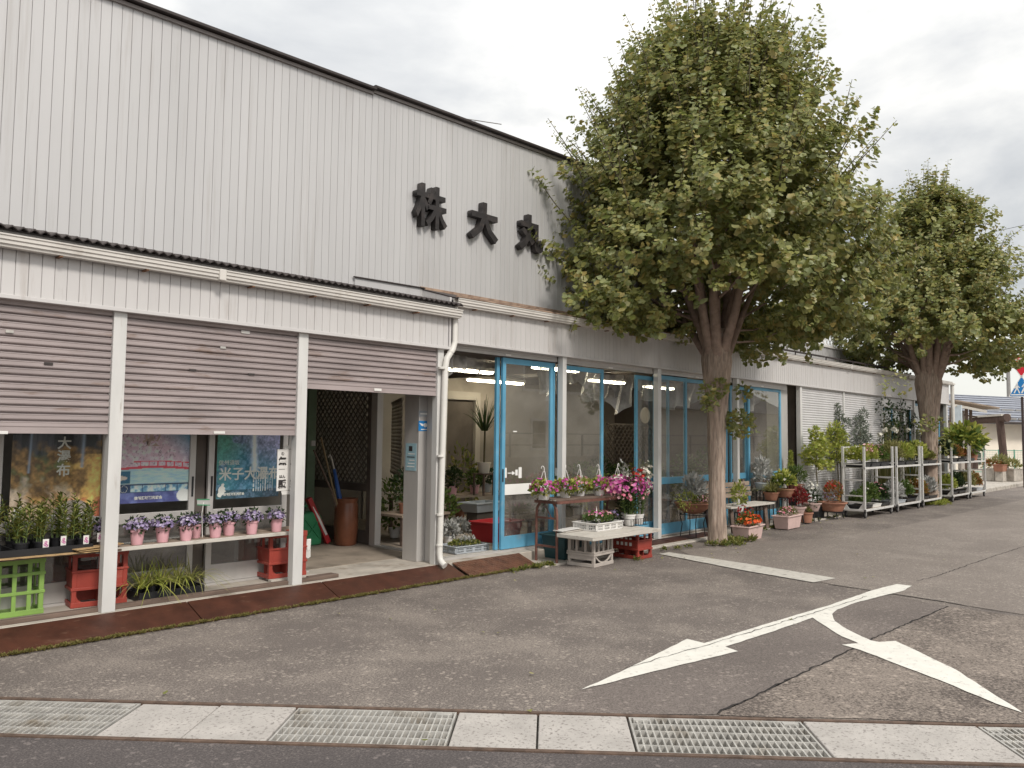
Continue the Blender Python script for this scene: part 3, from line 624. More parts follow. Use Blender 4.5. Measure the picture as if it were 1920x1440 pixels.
# right part: taller fascia with its own gutter, flashing and roof
RX0, RX1 = 5.90, 24.9
zg = lambda X: 2.905 + .0078 * (X - 5.88)
S.part('fascia_board', MB().box(RX0, RX1, 6.467, 6.53, 2.52, 2.95), 'groove')
x = RX0
while x < 9.9:
    S.part('fascia_panel', siding(MB(), x + .0005, x + PT - .0005, 6.452 + rnd.uniform(-.001, .001), 2.535, zg(x) + .05, zg(x) + .05), 'fascia'); x += PT
far = MB()
while x < RX1 - PT:
    siding(far, x + .0015, x + PT - .0015, 6.452 + rnd.uniform(-.001, .001), 2.535, zg(x) + .05, zg(x) + .05); x += PT
S.part('fascia_panelling', far, 'fascia', stuff=True)
S.part('fascia_trim', MB().box(RX0, RX1, 6.44, 6.54, 2.505, 2.533), 'fascia', bevel=.003)
gutter(5.9, zg(5.9), RX1, zg(RX1), 6.385, split=3.6)
S.part('low_roof', MB().add([(RX0, 6.40, 3.0), (RX1, 6.40, 3.13), (RX1, 15, 3.40), (WX1 + .01, 15, 3.40), (WX1 + .01, 7.0, 3.21), (RX0, 7.0, 3.17), (RX0, 6.40, 2.985), (RX1, 6.40, 3.115), (RX1, 15, 3.385), (WX1 + .01, 15, 3.385), (WX1 + .01, 7.0, 3.195), (RX0, 7.0, 3.155)],
        [(0, 1, 2, 3, 4, 5), (11, 10, 9, 8, 7, 6), (0, 6, 7, 1), (1, 7, 8, 2), (5, 11, 6, 0)]), 'darkroof')
S.part('rusted_flashing', MB().bar((RX0 - .02, 6.985, 3.175), (WX1, 6.985, 3.225), .02, .03), 'palerust')
S.part('rusted_flashing', MB().bar((RX0, 6.395, 3.015), (13.5, 6.395, 3.065), .03, .016), 'palerust')
S.part('wall_flashing', MB().add([(4.97, 6.975, 3.03), (5.92, 6.975, 3.05), (5.92, 6.975, 3.165), (4.97, 6.975, 3.15), (4.97, 6.998, 3.03), (5.92, 6.998, 3.05), (5.92, 6.998, 3.165), (4.97, 6.998, 3.15)], [(0, 1, 2, 3), (3, 2, 6, 7), (0, 3, 7, 4), (1, 5, 6, 2)]), 'siding')
S.part('wall_flashing', MB().bar((4.95, 6.97, 3.158), (5.93, 6.97, 3.173), .03, .012), 'coping')
S.part('roof_end_board', MB().add([(RX0 + .002, 6.42, 2.98), (RX0 + .002, 7.0, 3.05), (RX0 + .002, 7.0, 3.17), (RX0 + .002, 6.42, 3.0), (RX0 + .02, 6.42, 2.98), (RX0 + .02, 7.0, 3.05), (RX0 + .02, 7.0, 3.17), (RX0 + .02, 6.42, 3.0)], [(0, 3, 2, 1), (4, 5, 6, 7), (2, 3, 7, 6)]), 'fascia')
# downpipe
dp = [W(853, 575, 6.43), W(853, 640, 6.43), W(849, 655, 6.43), W(838, 672, 6.43), W(835, 690, 6.43), W(828, 900, 6.43), W(824, 1035, 6.43), W(825, 1048, 6.42), W(829, 1056, 6.38), W(834, 1061, 6.34)]
pipe = S.part('downpipe', MB().tube(dp, .034, 12), 'pvc', smooth='auto')
for y_ in (660, 690, 855, 965, 1022):
    c = W(853 - (25 if y_ > 680 else 8) + (690 - y_) * .012, y_, 6.43)
    S.part('pipe_collar', MB().lathe((c.x, c.y, c.z), [(.035, -.012), (.039, -.01), (.039, .01), (.035, .012)], 12), 'pvc', pipe)
# posts between the bays
for X, zb, zt, w_ in ((2.42, .12, 2.425, .10), (4.055, .12, 2.425, .10), (5.755, .12, 2.425, .085), (7.86, .05, 2.505, .075), (10.06, .02, 2.505, .085), (12.47, .02, 2.505, .075), (15.0, .02, 2.505, .09), (17.16, .02, 2.505, .05), (19.5, .02, 2.505, .07), (21.85, .02, 2.505, .07), (24.7, .02, 2.505, .12)):
    S.part('post', MB().box(X - w_ / 2, X + w_ / 2, 6.47, 6.555, zb, zt), 'postalu', bevel=.004)
# floor slabs
S.part('floor_slab', MB().box(.4, 7.9, 6.462, 15, -.1, .12), 'concrete', bevel=.01)
S.part('floor_slab', MB().box(7.902, 25, 6.6, 15, -.1, .03), 'floor')
S.part('shop_floor', MB().box(.41, 7.88, 7.1, 14.9, .11, .124), 'floor')
S.part('sill_timber', MB().bar((.4, 6.565, .137), (4.55, 6.565, .137), .06, .034), 'woodold', bevel=.004)
# inner shell
inn = MB(); inn.box(.4, .5, 6.6, 15, .1, 2.6); inn.box(.5, 24.9, 10.9, 11.0, .03, 2.9); inn.box(24.85, 24.95, 6.6, 15, 0, 3.1)
S.part('inner_wall', inn, 'interior')
S.part('inner_wall', MB().box(4.40, 4.50, 7.1, 10.9, .124, 2.6), 'interiorlight')
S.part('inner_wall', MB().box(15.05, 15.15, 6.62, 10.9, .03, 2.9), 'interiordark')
S.part('shop_ceiling', MB().box(.5, 24.84, 6.62, 10.89, 2.63, 2.66), 'interior')
for xx in (7.3, 9.5, 11.7, 13.9):
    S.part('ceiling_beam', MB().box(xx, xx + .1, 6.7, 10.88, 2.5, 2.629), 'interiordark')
# roller shutters
def shutter(x0, x1, z0, z1, y, pitch=.0545, mat='shutter', plates=()):
    bar = S.part('roller_shutter', MB().box(x0, x1, y - .004, y + .02, z0, z0 + .045).box(x0, x1, y - .012, y + .024, z0, z0 + .008), mat)
    first = None; z = z0 + .045; i = 0
    sec = [(.018, 0), (-.002, .0005), (-.006, .008), (-.006, .032), (-.009, .036), (-.008, .0405), (.018, .0410), (.020, .0545), (.024, .0545), (.024, .0)]
    while z < z1:
        if first is None:
            m = MB(); n = len(sec); k = pitch / .0545
            m.add([(x0, y + p, q * k) for p, q in sec] + [(x1, y + p, q * k) for p, q in sec], [(j, (j + 1) % n, n + (j + 1) % n, n + j) for j in range(n)] + [tuple(range(n))[::-1], tuple(range(n, 2 * n))])
            first = S.part('slat', m, mat, bar); base = Vector((0, 0, 0))
            first.location = (0, 0, z)
        else: share(first, (0, 0, z))
        z += pitch
    for kind, px, pz, w_, h_ in plates:
        S.part(kind, MB().box(px - w_ / 2, px + w_ / 2, y - .016, y - .009, pz - h_ / 2, pz + h_ / 2), {'hand_plate': 'whiteplastic', 'slot_plate': 'darkroof', 'lock_plate': 'galv'}[kind], bar, bevel=.002)
    S.part('shutter_box', MB().box(x0, x1, y + .03, y + .09, z1 - .03, z1 + .03), 'interiordark', bar)
    return bar
def wz(px, py, Y=6.5): p = W(px, py, Y); return p.x, p.z
shutter(.6, 2.368, 1.475, 2.42, 6.50, plates=[('hand_plate', *wz(2, 811), .08, .022), ('lock_plate', *wz(17, 622), .05, .02), ('slot_plate', *wz(90, 682), .06, .018)])
shutter(2.472, 4.003, 1.478, 2.42, 6.50, plates=[('hand_plate', *wz(410, 811), .10, .022), ('hand_plate', *wz(459, 623), .08, .026), ('lock_plate', *wz(417, 652), .05, .02), ('slot_plate', *wz(360, 694), .06, .018), ('slot_plate', *wz(470, 702), .06, .018)])
shutter(4.108, 5.71, 1.915, 2.42, 6.50, plates=[('hand_plate', *wz(707, 731), .09, .026)])
# raised shutters over the glass doors show only their lowest bars
for a, b, z in ((7.9, 10.0, 2.43), (10.12, 12.42, 2.44), (12.52, 14.55, 2.41), (5.98, 7.81, 2.44)):
    bar = S.part('shutter_rail', MB().box(a, b, 6.555, 6.585, z, z + .035), 'alu')
    S.part('shutter_rail', MB().box(a, b, 6.56, 6.60, z + .037, 2.51), 'fascia', bar)
    S.part('hand_plate', MB().box((a + b) / 2 - .05, (a + b) / 2 + .05, 6.548, 6.556, z + .006, z + .028), 'whiteplastic', bar)
# closed pale shutters on the right: fine slats
for a, b in ((15.05, 17.13), (17.19, 19.46)):
    bar = S.part('roller_shutter', MB().box(a, b, 6.50, 6.53, .03, .08), 'shutterwhite')
    m = MB(); z = .08; sec = [(.012, 0), (.0, .006), (-.004, .022), (0, .038), (.010, .046), (.016, .046), (.016, 0)]; n = len(sec)
    while z < 2.5:
        m.add([(a, 6.50 + p, z + q) for p, q in sec] + [(b, 6.50 + p, z + q) for p, q in sec], [(j, (j + 1) % n, n + (j + 1) % n, n + j) for j in range(n)]); z += .047
    S.part('slat_curtain', m, 'shutterwhite', bar, stuff=True)
bar = S.part('roller_shutter', MB().box(19.54, 21.81, 6.50, 6.53, 2.26, 2.31), 'shutterwhite')
S.part('slat_curtain', MB().box(19.54, 21.81, 6.505, 6.52, 2.312, 2.50), 'shutterwhite', bar)
# aluminium windows behind the raised shutters
def leaf(x0, x1, z0, z1, y, mat, st=.06, bot=.15, mid=None, midh=.085, top=.06, gl=('glass', 'glass'), midmat=None, name='sliding_window', th=.035, handle=None):
    f = MB(); f.box(x0, x0 + st, y, y + th, z0, z1); f.box(x1 - st, x1, y, y + th, z0, z1)
    f.box(x0 + st, x1 - st, y + .002, y + th - .002, z0, z0 + bot); f.box(x0 + st, x1 - st, y + .002, y + th - .002, z1 - top, z1)
    p = S.part(name, f, mat, bevel=.003)
    if mid is not None:
        S.part('mid_rail', MB().box(x0 + st, x1 - st, y + .001, y + th - .001, mid, mid + midh), midmat or mat, p, bevel=.003)
        S.part('pane', MB().box(x0 + st - .004, x1 - st + .004, y + .013, y + .019, mid + midh - .003, z1 - top + .004), gl[0], p)
        S.part('pane', MB().box(x0 + st - .004, x1 - st + .004, y + .013, y + .019, z0 + bot - .004, mid + .003), gl[1], p)
    else:
        S.part('pane', MB().box(x0 + st - .004, x1 - st + .004, y + .013, y + .019, z0 + bot - .004, z1 - top + .004), gl[0], p)
    if handle: S.part('handle', MB().box(handle - .009, handle + .009, y - .004, y + .002, .92, 1.10), 'blackplastic', p)
    return p
for a, b, y, h in ((.98, 1.80, 7.04, None), (1.75, 2.575, 7.0, None), (2.58, 3.335, 7.04, 3.31), (3.435, 4.245, 7.0, 3.47)):
    leaf(a, b, .14, 2.3, y, 'alu', .055, .16, .715, .085, gl=('winglass', 'dustyglass'), handle=h)
S.part('window_track', MB().box(.5, 4.5, 6.97, 7.10, .121, .139), 'alu')
S.part('window_head', MB().box(.5, 4.5, 6.97, 7.10, 2.305, 2.42), 'alu')
S.part('window_stile', MB().box(3.34, 3.43, 7.05, 7.09, .14, 2.3), 'interiordark')
# vestibule: pillar, inner glazed partition, green column and dark back wall
pl_ = S.part('pillar', MB().box(5.69, 5.945, 6.74, 6.99, .12, 2.43), 'alu', bevel=.006)
S.part('door_jamb', MB().box(5.80, 5.83, 6.56, 6.735, .12, 2.43), 'alu')
S.part('inner_wall', MB().box(4.5, 6.09, 9.55, 9.65, .124, 2.6), 'interior')
def side_leaf(x, y0, y1, z0, z1, mat, st, bot, gl, mid=None):
    f = MB().box(x, x + .035, y0, y0 + st, z0, z1).box(x, x + .035, y1 - st, y1, z0, z1).box(x + .002, x + .033, y0 + st, y1 - st, z0, z0 + bot).box(x + .002, x + .033, y0 + st, y1 - st, z1 - .06, z1)
    p = S.part('sliding_door', f, mat, bevel=.003)
    S.part('pane', MB().box(x + .013, x + .019, y0 + st - .004, y1 - st + .004, z0 + bot, z1 - .055), gl, p)
    if mid: S.part('mid_rail', MB().box(x + .001, x + .034, y0 + st, y1 - st, mid, mid + .09), mat, p)
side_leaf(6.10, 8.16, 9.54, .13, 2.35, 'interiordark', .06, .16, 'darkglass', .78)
side_leaf(6.02, 7.0, 7.16, .13, 2.43, 'alu', .04, .1, 'glass')
S.part('partition_post', MB().box(6.08, 6.17, 8.00, 8.12, .124, 2.6), 'alu', bevel=.004)
S.part('partition_rail', MB().box(6.06, 6.14, 7.0, 8.0, .124, .145), 'alu')
S.part('partition_head', MB().box(6.06, 6.14, 7.0, 9.54, 2.36, 2.6), 'interior')
cp = G(618, 1000, .13)
S.part('steel_column', MB().box(5.93, 6.05, 9.30, 9.42, .124, 2.6), 'greensteel')
S.part('switch_box', MB().box(5.97, 6.03, 9.27, 9.30, 1.33, 1.40), 'whiteplastic')
# blue sliding doors
BP = 'bluepaint'
d1 = leaf(6.86, 7.79, .155, 2.43, 6.60, BP, .055, .15, .79, .125, .07, ('glass', 'dustyglass'), 'whitemark', 'sliding_door')
S.part('sliding_door', MB().box(6.80, 6.852, 6.645, 6.68, .155, 2.43), BP)
S.part('mullion', MB().box(7.795, 7.82, 6.60, 6.64, .155, 2.43), BP)
S.part('handle', MB().box(6.865, 6.885, 6.594, 6.60, .95, 1.10), 'blackplastic', d1)
leaf(7.905, 8.86, .06, 2.42, 6.60, BP, .05, .13, .79, .085, .06, ('glass', 'dustyglass'), None, 'sliding_door')
leaf(9.70, 10.60, .06, 2.40, 6.645, BP, .05, .20, .80, .10, .06, ('glass', 'dustyglass'), None, 'sliding_door')
leaf(10.12, 11.04, .05, 2.43, 6.60, BP, .05, .16, .795, .10, .06, ('glass', 'dustyglass'), None, 'sliding_door')
leaf(11.045, 12.42, .05, 2.43, 6.645, BP, .05, .16, .795, .10, .06, ('glass', 'dustyglass'), None, 'sliding_door')
leaf(12.52, 13.13, .05, 2.40, 6.645, BP, .05, .16, .795, .10, .06, ('glass', 'dustyglass'), None, 'sliding_door')
leaf(13.09, 14.40, .05, 2.42, 6.60, BP, .06, .16, .795, .10, .06, ('glass', 'dustyglass'), None, 'sliding_door')
S.part('pillar', MB().box(14.42, 14.72, 6.62, 6.9, .03, 2.5), 'alu', bevel=.005)
S.part('door_track', MB().box(5.95, 7.82, 6.59, 6.70, .121, .148), 'alu')
S.part('door_track', MB().box(7.91, 14.4, 6.59, 6.70, .031, .048), 'alu')
leaf(19.56, 20.6, .05, 2.26, 6.60, BP, .06, .2, .80, .10, .06, ('glass', 'dustyglass'), None, 'sliding_door')
leaf(20.62, 21.8, .05, 2.26, 6.64, 'alu', .06, .2, .80, .10, .06, ('glass', 'dustyglass'), None, 'sliding_door')
leaf(21.9, 23.2, .05, 2.45, 6.60, BP, .06, .2, .80, .10, .06, ('glass', 'dustyglass'), None, 'sliding_door')
leaf(23.22, 24.6, .05, 2.45, 6.64, BP, .06, .2, .80, .10, .06, ('glass', 'dustyglass'), None, 'sliding_door')
# push-to-slide mark on the first blue door
mk = MB()
def wbox(mb, px0, py0, px1, py1, Y, th=.002):
    a, b = W(px0, py1, Y), W(px1, py0, Y); return mb.box(a.x, b.x, Y - th, Y, a.z, b.z)
for r in ((945, 877, 950, 896), (966, 880.5, 970.5, 891.5), (972, 876, 978, 896.5), (1034, 884, 1039, 892), (1041, 877, 1047, 892)):
    wbox(mk, *r, 6.611)
wbox(mk, 952, 886, 963, 888, 6.611)
a = W(960, 883, 6.611); b = W(966, 887, 6.611); c = W(960, 891, 6.611); mk.prism([a, c, b], (0, -.002, 0))
S.part('slide_mark', mk, 'whitemark', d1, stuff=True)
S.part('door_sticker', wbox(MB(), 962, 808, 969, 810, 6.611), 'whitemark', d1)
# upper parts on the low roof, far right: ribbed parapet with a lattice screen and snow guards
par = MB().box(16.2, 21.6, 7.52, 7.6, 3.15, 3.66)
pp = S.part('roof_parapet', par, 'siding')
x = 16.2
while x < 21.5:
    S.part('parapet_panel', siding(MB(), x, x + .19, 7.5, 3.2, 3.66, 3.66), 'siding', pp); x += .2
S.part('parapet_rail', MB().box(16.1, 21.7, 7.47, 7.63, 3.662, 3.71), 'whiteplastic', pp)
scr = S.part('lattice_screen', MB().box(16.2, 16.26, 7.52, 7.58, 3.71, 5.3).box(18.0, 18.06, 7.52, 7.58, 3.71, 5.3).box(19.8, 19.86, 7.52, 7.58, 3.71, 5.3).box(16.26, 19.8, 7.525, 7.575, 5.2, 5.26), 'whiteplastic')
lt = MB()
for i in range(-8, 20):
    for s_ in (1, -1):
        xa = 16.27 + i * .19; za = 3.74 if s_ > 0 else 5.18
        p = Vector((xa, 7.55 + .006 * s_, za)); q = Vector((xa + 1.44, 7.55 + .006 * s_, za + s_ * 1.44))
        t0 = max(0, (16.27 - p.x) / 1.44); t1 = min(1, (19.79 - p.x) / 1.44)
        if t1 - t0 > .02: lt.bar(p.lerp(q, t0), p.lerp(q, t1), .008, .03)
S.part('lattice', lt, 'whiteplastic', scr, stuff=True)
sn = MB()
for i in range(9):
    xx = 13.6 + i * .75; z_ = 3.10 + i * .006
    sn.bar((xx, 6.62, z_), (xx, 6.62, z_ + .09), .02, .02); sn.bar((xx, 6.62, z_ + .08), (xx + .68, 6.62, z_ + .085), .035, .03)
S.part('snow_guard', sn, 'darkroof')
# roof aerial
ae = Thing('roof_antenna', 'thin metal antenna rod standing on the shop roof edge', 'antenna', (7.0, 7.4, 5.3))
a, b = W(848, 219, 7.4), W(940, 233, 7.4); m_ = W(891, 228, 7.4); f_ = W(882, 240, 7.4)
ae.part('boom', MB().tube([a, b], .006, 6), 'steelgrey'); ae.part('mast', MB().tube([m_, f_, Vector((f_.x, 7.4, 5.15))], .010, 6), 'steelgrey')

# raised characters on the wall
for ch_, px, py, w_, h_, lab in (('株', 806, 389, .48, .50, 'first and leftmost dark raised character on the pale wall'), ('大', 905, 417, .48, .48, 'middle dark raised character shaped like a spread figure'), ('丸', 993, 439, .48, .49, 'dark raised character touching the tree crown')):
    p = W(px, py, 6.95)
    t = Thing('sign_character', lab, 'sign', (p.x, 6.95, p.z), 'dark raised characters on the shop wall')
    me = text_mesh(ch_, 1.0, .08, .020 if ch_ == '株' else .036)
    vs = np.zeros(len(me.vertices) * 3); me.vertices.foreach_get('co', vs); vs = vs.reshape(-1, 3)
    lo, hi = vs.min(0), vs.max(0); vs[:, 0] = (vs[:, 0] - (lo[0] + hi[0]) / 2) / (hi[0] - lo[0]) * w_; vs[:, 2] = (vs[:, 2] - (lo[2] + hi[2]) / 2) / (hi[2] - lo[2]) * h_
    me.vertices.foreach_set('co', vs.ravel().astype(np.float32)); me.update()
    t.part('character', me, 'signblack')
    t.part('fixing', MB().tube([(p.x, 6.94, p.z), (p.x, 7.0, p.z)], .02, 6), 'steelgrey')
# ------------------------------------------------------------------ plant makers (local coordinates)
def round_pot(T, r, h, mat, taper=.78, soil=True, feet=False, sx=1, sy=1):
    prof = [(r * taper * .96, 0), (r * taper, .004), (r * .965, h * .86), (r * 1.06, h * .87), (r * 1.07, h), (r * .95, h), (r * .90, h * .8)]
    p = T.part('pot', MB().lathe((0, 0, 0), prof, 20, sx, sy), mat, smooth='auto')
    if soil: T.part('soil', MB().lathe((0, 0, 0), [(r * .90, h * .80), (r * .5, h * .86)], 14, sx, sy), 'soil')
    return p
def rect_box(T, L, w, h, mat, name='planter', taper=.84, th=.012, soil=True, rim=.02):
    m = MB(); a, b = L / 2, w / 2
    o = [(-a * taper, -b * taper, 0), (a * taper, -b * taper, 0), (a * taper, b * taper, 0), (-a * taper, b * taper, 0), (-a, -b, h), (a, -b, h), (a, b, h), (-a, b, h),
         (-a - rim, -b - rim, h), (a + rim, -b - rim, h), (a + rim, b + rim, h), (-a - rim, b + rim, h), (-a - rim, -b - rim, h + rim), (a + rim, -b - rim, h + rim), (a + rim, b + rim, h + rim), (-a - rim, b + rim, h + rim),
         (-a + th, -b + th, h + rim), (a - th, -b + th, h + rim), (a - th, b - th, h + rim), (-a + th, b - th, h + rim), (-a * .9, -b * .9, h * .8), (a * .9, -b * .9, h * .8), (a * .9, b * .9, h * .8), (-a * .9, b * .9, h * .8)]
    f = [(3, 2, 1, 0)]
    for k in range(0, 20, 4):
        for i in range(4): f.append((k + i, k + (i + 1) % 4, k + 4 + (i + 1) % 4, k + 4 + i))
    f.append((20, 21, 22, 23)); m.add(o, f)
    p = T.part(name, m, mat, bevel=.006)
    if soil: T.part('soil', MB().sheet([(-a * .93, -b * .93, h * .84), (a * .93, -b * .93, h * .84), (a * .93, b * .93, h * .84), (-a * .93, b * .93, h * .84)]), 'soil')
    return p
def leafy(T, n, c, r, ln, wd, mat, shape='leaf', up=.3, shell=.45, low=-.6, name='foliage', vary=.35):
    P, D, Nn = bush(n, c, r, up, shell, low)
    s_ = 1 + vary * (nr.random(len(P)) * 2 - 1)
    return T.part(name, Leaves().add(P, D, Nn, ln * s_, wd * s_, shape), mat, stuff=True)
def blooms(T, n, c, r, size, mat, up=.5, shell=.85, low=-.25, name='blossoms', clump=0):
    d = rdir(n * 3); d = d[d[:, 2] > low][:n]
    P = np.array(c) + d * np.array(r) * (shell + (1.08 - shell) * nr.random((len(d), 1)))
    if clump:
        cc = P[nr.integers(0, clump, len(P))]; P = cc + rdir(len(P)) * size * 1.1; d = d * .4 + rdir(len(P)) * .6
    Nn = d + np.array([0, 0, up]) + nr.normal(size=d.shape) * .35
    D = np.cross(Nn, rdir(len(P))); s_ = size * (1 + .3 * (nr.random(len(P)) * 2 - 1))
    return T.part(name, Leaves().add(P, D, Nn, s_, s_, 'disc'), mat, stuff=True)
def stems(T, n, c, r, h, mat='greenstem', w=.003, name='stems', lean=.25):
    m = MB()
    for i in range(n):
        a = rnd.uniform(0, 2 * PI); k = rnd.uniform(.1, 1); x, y = c[0] + r * k * .4 * math.cos(a), c[1] + r * k * .4 * math.sin(a)
        x2, y2 = c[0] + r * k * math.cos(a), c[1] + r * k * math.sin(a)
        m.tube([(x, y, c[2]), ((x + x2) / 2, (y + y2) / 2, c[2] + h * .55), (x2, y2, c[2] + h * rnd.uniform(.8, 1))], [w, w * .8, w * .5], 5)
    return T.part(name, m, mat, stuff=True)
def grassy(T, n, c, r, h, mat, w=.008, droop=.6, name='foliage'):
    m = MB()
    for i in range(n):
        a = rnd.uniform(0, 2 * PI); L = h * rnd.uniform(.6, 1.15); k = rnd.uniform(.2, 1) * r; ca, sa = math.cos(a), math.sin(a)
        base = Vector((c[0] + ca * k * .15 + rnd.uniform(-.02, .02), c[1] + sa * k * .15 + rnd.uniform(-.02, .02), c[2]))
        pts = []
        for t in (0, .3, .6, .85, 1):
            pts.append(base + Vector((ca * k * t * 1.6, sa * k * t * 1.6, L * (t * 1.3 - droop * 1.5 * t * t * (k / r)))))
        wv = Vector((-sa, ca, 0)) * w / 2
        m.strip([p + wv * (1 - j * .22) for j, p in enumerate(pts)], [p - wv * (1 - j * .22) for j, p in enumerate(pts)])
    return T.part(name, m, mat, stuff=True)
def leafy_stems(T, n, c, r, h, ln, wd, mat, per=16, shape='leaf', stemmat='greenstem', spread=.6, name='foliage'):
    """upright stems with leaves up their length"""
    m = MB(); P, D, NN = [], [], []
    for i in range(n):
        a = rnd.uniform(0, 2 * PI); k = r * math.sqrt(rnd.random()); x, y = c[0] + k * math.cos(a), c[1] + k * math.sin(a)
        H = h * rnd.uniform(.65, 1.05); lx, ly = rnd.uniform(-.12, .12) * H + k * math.cos(a) * spread * .4, rnd.uniform(-.12, .12) * H + k * math.sin(a) * spread * .4
        m.tube([(x, y, c[2]), (x + lx * .4, y + ly * .4, c[2] + H * .5), (x + lx, y + ly, c[2] + H)], [.0032, .0026, .0012], 5)
        for j in range(per):
            t = .12 + .88 * (j + rnd.random()) / per; b = j * 2.4 + rnd.uniform(-.4, .4)
            P.append((x + lx * t, y + ly * t, c[2] + H * t)); D.append((math.cos(b), math.sin(b), .45 + t * .5)); NN.append((rnd.uniform(-.3, .3), rnd.uniform(-.3, .3), 1))
    s_ = 1 + .35 * (nr.random(len(P)) * 2 - 1)
    T.part('stems', m, stemmat, stuff=True)
    return T.part(name, Leaves().add(P, D, NN, ln * s_, wd * s_, shape), mat, stuff=True)
def new(name, label, cat, loc, group=None, rz=0.0): return Thing(name, label, cat, tuple(loc), group, rz, True)

# ------------------------------------------------------------------ crates and display under the left shutters
def crate(label, loc, w, d, h, mat, rz=0.0, style='beer', group='plastic crates'):
    T = new('plastic_crate', label, 'crate', loc, group, rz)
    a, b, c = w / 2, d / 2, .035
    for sx in (-1, 1):
        for sy in (-1, 1):
            x, y = sx * (a - c / 2), sy * (b - c / 2)
            T.part('corner_post', MB().box(x - c / 2, x + c / 2, y - c / 2, y + c / 2, 0, h), mat, bevel=.005)
    def ring(z0, z1, o=.004, name='rim'):
        m = MB(); m.box(-a - o, a + o, -b - o, -b + .012, z0, z1).box(-a - o, a + o, b - .012, b + o, z0, z1).box(-a - o, -a + .012, -b + .0125, b - .0125, z0, z1).box(a - .012, a + o, -b + .0125, b - .0125, z0, z1)
        T.part(name, m, mat, bevel=.003)
    ring(0, .04); ring(h - .05, h)
    if style == 'beer':
        ring(h * .30, h * .30 + .022, .008, 'rib'); ring(h * .62, h * .62 + .018, .006, 'rib')
        m = MB()
        for y in (-b + .004, b - .010): T.part('side_panel', MB().box(-a + c, a - c, y, y + .006, h * .30 + .022, h * .62), mat)
        for x in (-a + .004, a - .010): T.part('side_panel', MB().box(x, x + .006, -b + c, b - c, h * .30 + .022, h * .62), mat)
        for y in (-b + .006, b - .006):
            T.part('mullion', MB().box(-.015, .015, y - .006, y + .006, h * .62 + .018, h - .05), mat)
        for x in (-a + .006, a - .006):
            T.part('mullion', MB().box(x - .006, x + .006, -.015, .015, h * .62 + .018, h - .05), mat)
        T.part('arch', MB().prism([(-a + c, -b + .004, .04), (-a + c + .04, -b + .004, .04), (-a + c + .012, -b + .004, .06), (-a + c, -b + .004, h * .2)], (0, .008, 0)).prism([(a - c, -b + .004, .04), (a - c, -b + .004, h * .2), (a - c - .012, -b + .004, .06), (a - c - .04, -b + .004, .04)], (0, .008, 0)), mat, stuff=True)
        T.part('divider', MB().box(-.004, .004, -b + .02, b - .02, .03, h * .55).box(-a + .02, -.006, -.004, .004, .03, h * .55).box(.006, a - .02, -.004, .004, .03, h * .55), mat)
    elif style == 'open':
        ring(h * .36, h * .36 + .024, .006, 'rib'); ring(h * .68, h * .68 + .024, .006, 'rib')
        for y in (-b + .006, b - .006):
            for x in np.linspace(-a, a, 5)[1:-1]:
                T.part('mullion', MB().box(x - .014, x + .014, y - .005, y + .005, .04, h - .05), mat)
        for x in (-a + .006, a - .006):
            for y in np.linspace(-b, b, 4)[1:-1]:
                T.part('mullion', MB().box(x - .005, x + .005, y - .014, y + .014, .04, h - .05), mat)
        T.part('crate_floor', MB().box(-a + .02, a - .02, -b + .02, b - .02, .012, .022), mat)
    else:                                            # milk crate: tall slots above a low arch
        ring(h * .36, h * .36 + .025, .010, 'rib'); ring(h * .44, h * .44 + .018, .008, 'rib')
        for y in (-b + .006, b - .006):
            for x in np.linspace(-a, a, 5)[1:-1]:
                T.part('mullion', MB().box(x - .013, x + .013, y - .006, y + .006, h * .44, h - .05), mat)
        for x in (-a + .006, a - .006):
            for y in np.linspace(-b, b, 4)[1:-1]:
                T.part('mullion', MB().box(x - .006, x + .006, y - .013, y + .013, h * .44, h - .05), mat)
        for y in (-b + .006, b - .006):
            pts = [(x, y, .04 + .10 * h / .4 * (abs(x) / (a - c)) ** 2.2) for x in np.linspace(-a + c, a - c, 13)]
            m = MB()
            for p, q in zip(pts, pts[1:]): m.bar(p, q, .010, .018)
            T.part('arch', m, mat)
        for x in (-a + .006, a - .006):
            T.part('side_panel', MB().box(x - .004, x + .004, -b + c, b - c, h * .22, h * .36), mat)
    return T
def blank_marks(T, items, mat='whiteplastic', name='printed_mark'):
    for b in items: T.part(name, MB().box(*b), mat)
crate('lime green open crate at the left edge under the seedling shelf', (1.86, 6.92, .122), .40, .30, .43, 'greencrate', 0, 'open')
crate('faded red bottle crate behind the foot of the leftmost post', (2.475, 6.90, .122), .40, .27, .435, 'redcrate', -.12)
c2 = crate('bright red bottle crate beside the doorway at the end of the plank', (4.14, 6.90, .145), .38, .28, .42, 'redcrate', -.06)
tk = new('wooden_block', 'pale flat timber lying under the red crate beside the doorway', 'timber', (4.15, 6.72, .122), None, -.06)
tk.part('block', MB().box(-.22, .27, -.03, .03, 0, .022), 'woodwhite')
tk = new('wooden_block', 'short brown timber offcut at the foot of the doorway post', 'timber', (4.28, 6.62, .122), None, .02)
tk.part('block', MB().box(-.02, .26, -.025, .025, 0, .032), 'woodold')
gl_ = new('work_glove', 'pale cloth glove hanging on the red crate by the doorway', 'glove', (4.345, 6.76, .36))
gl_.part('palm', MB().prism([(0, 0, 0), (.03, 0, .02), (.035, 0, .12), (-.01, 0, .12), (-.02, 0, .05)], (0, .02, 0)), 'whiteplastic', bevel=.006)
for i in range(4): gl_.part('finger', MB().tube([(-.008 + i * .012, .01, .02), (-.010 + i * .013, .01, -.055 - .008 * (i in (1, 2)))], .006, 6), 'whiteplastic')
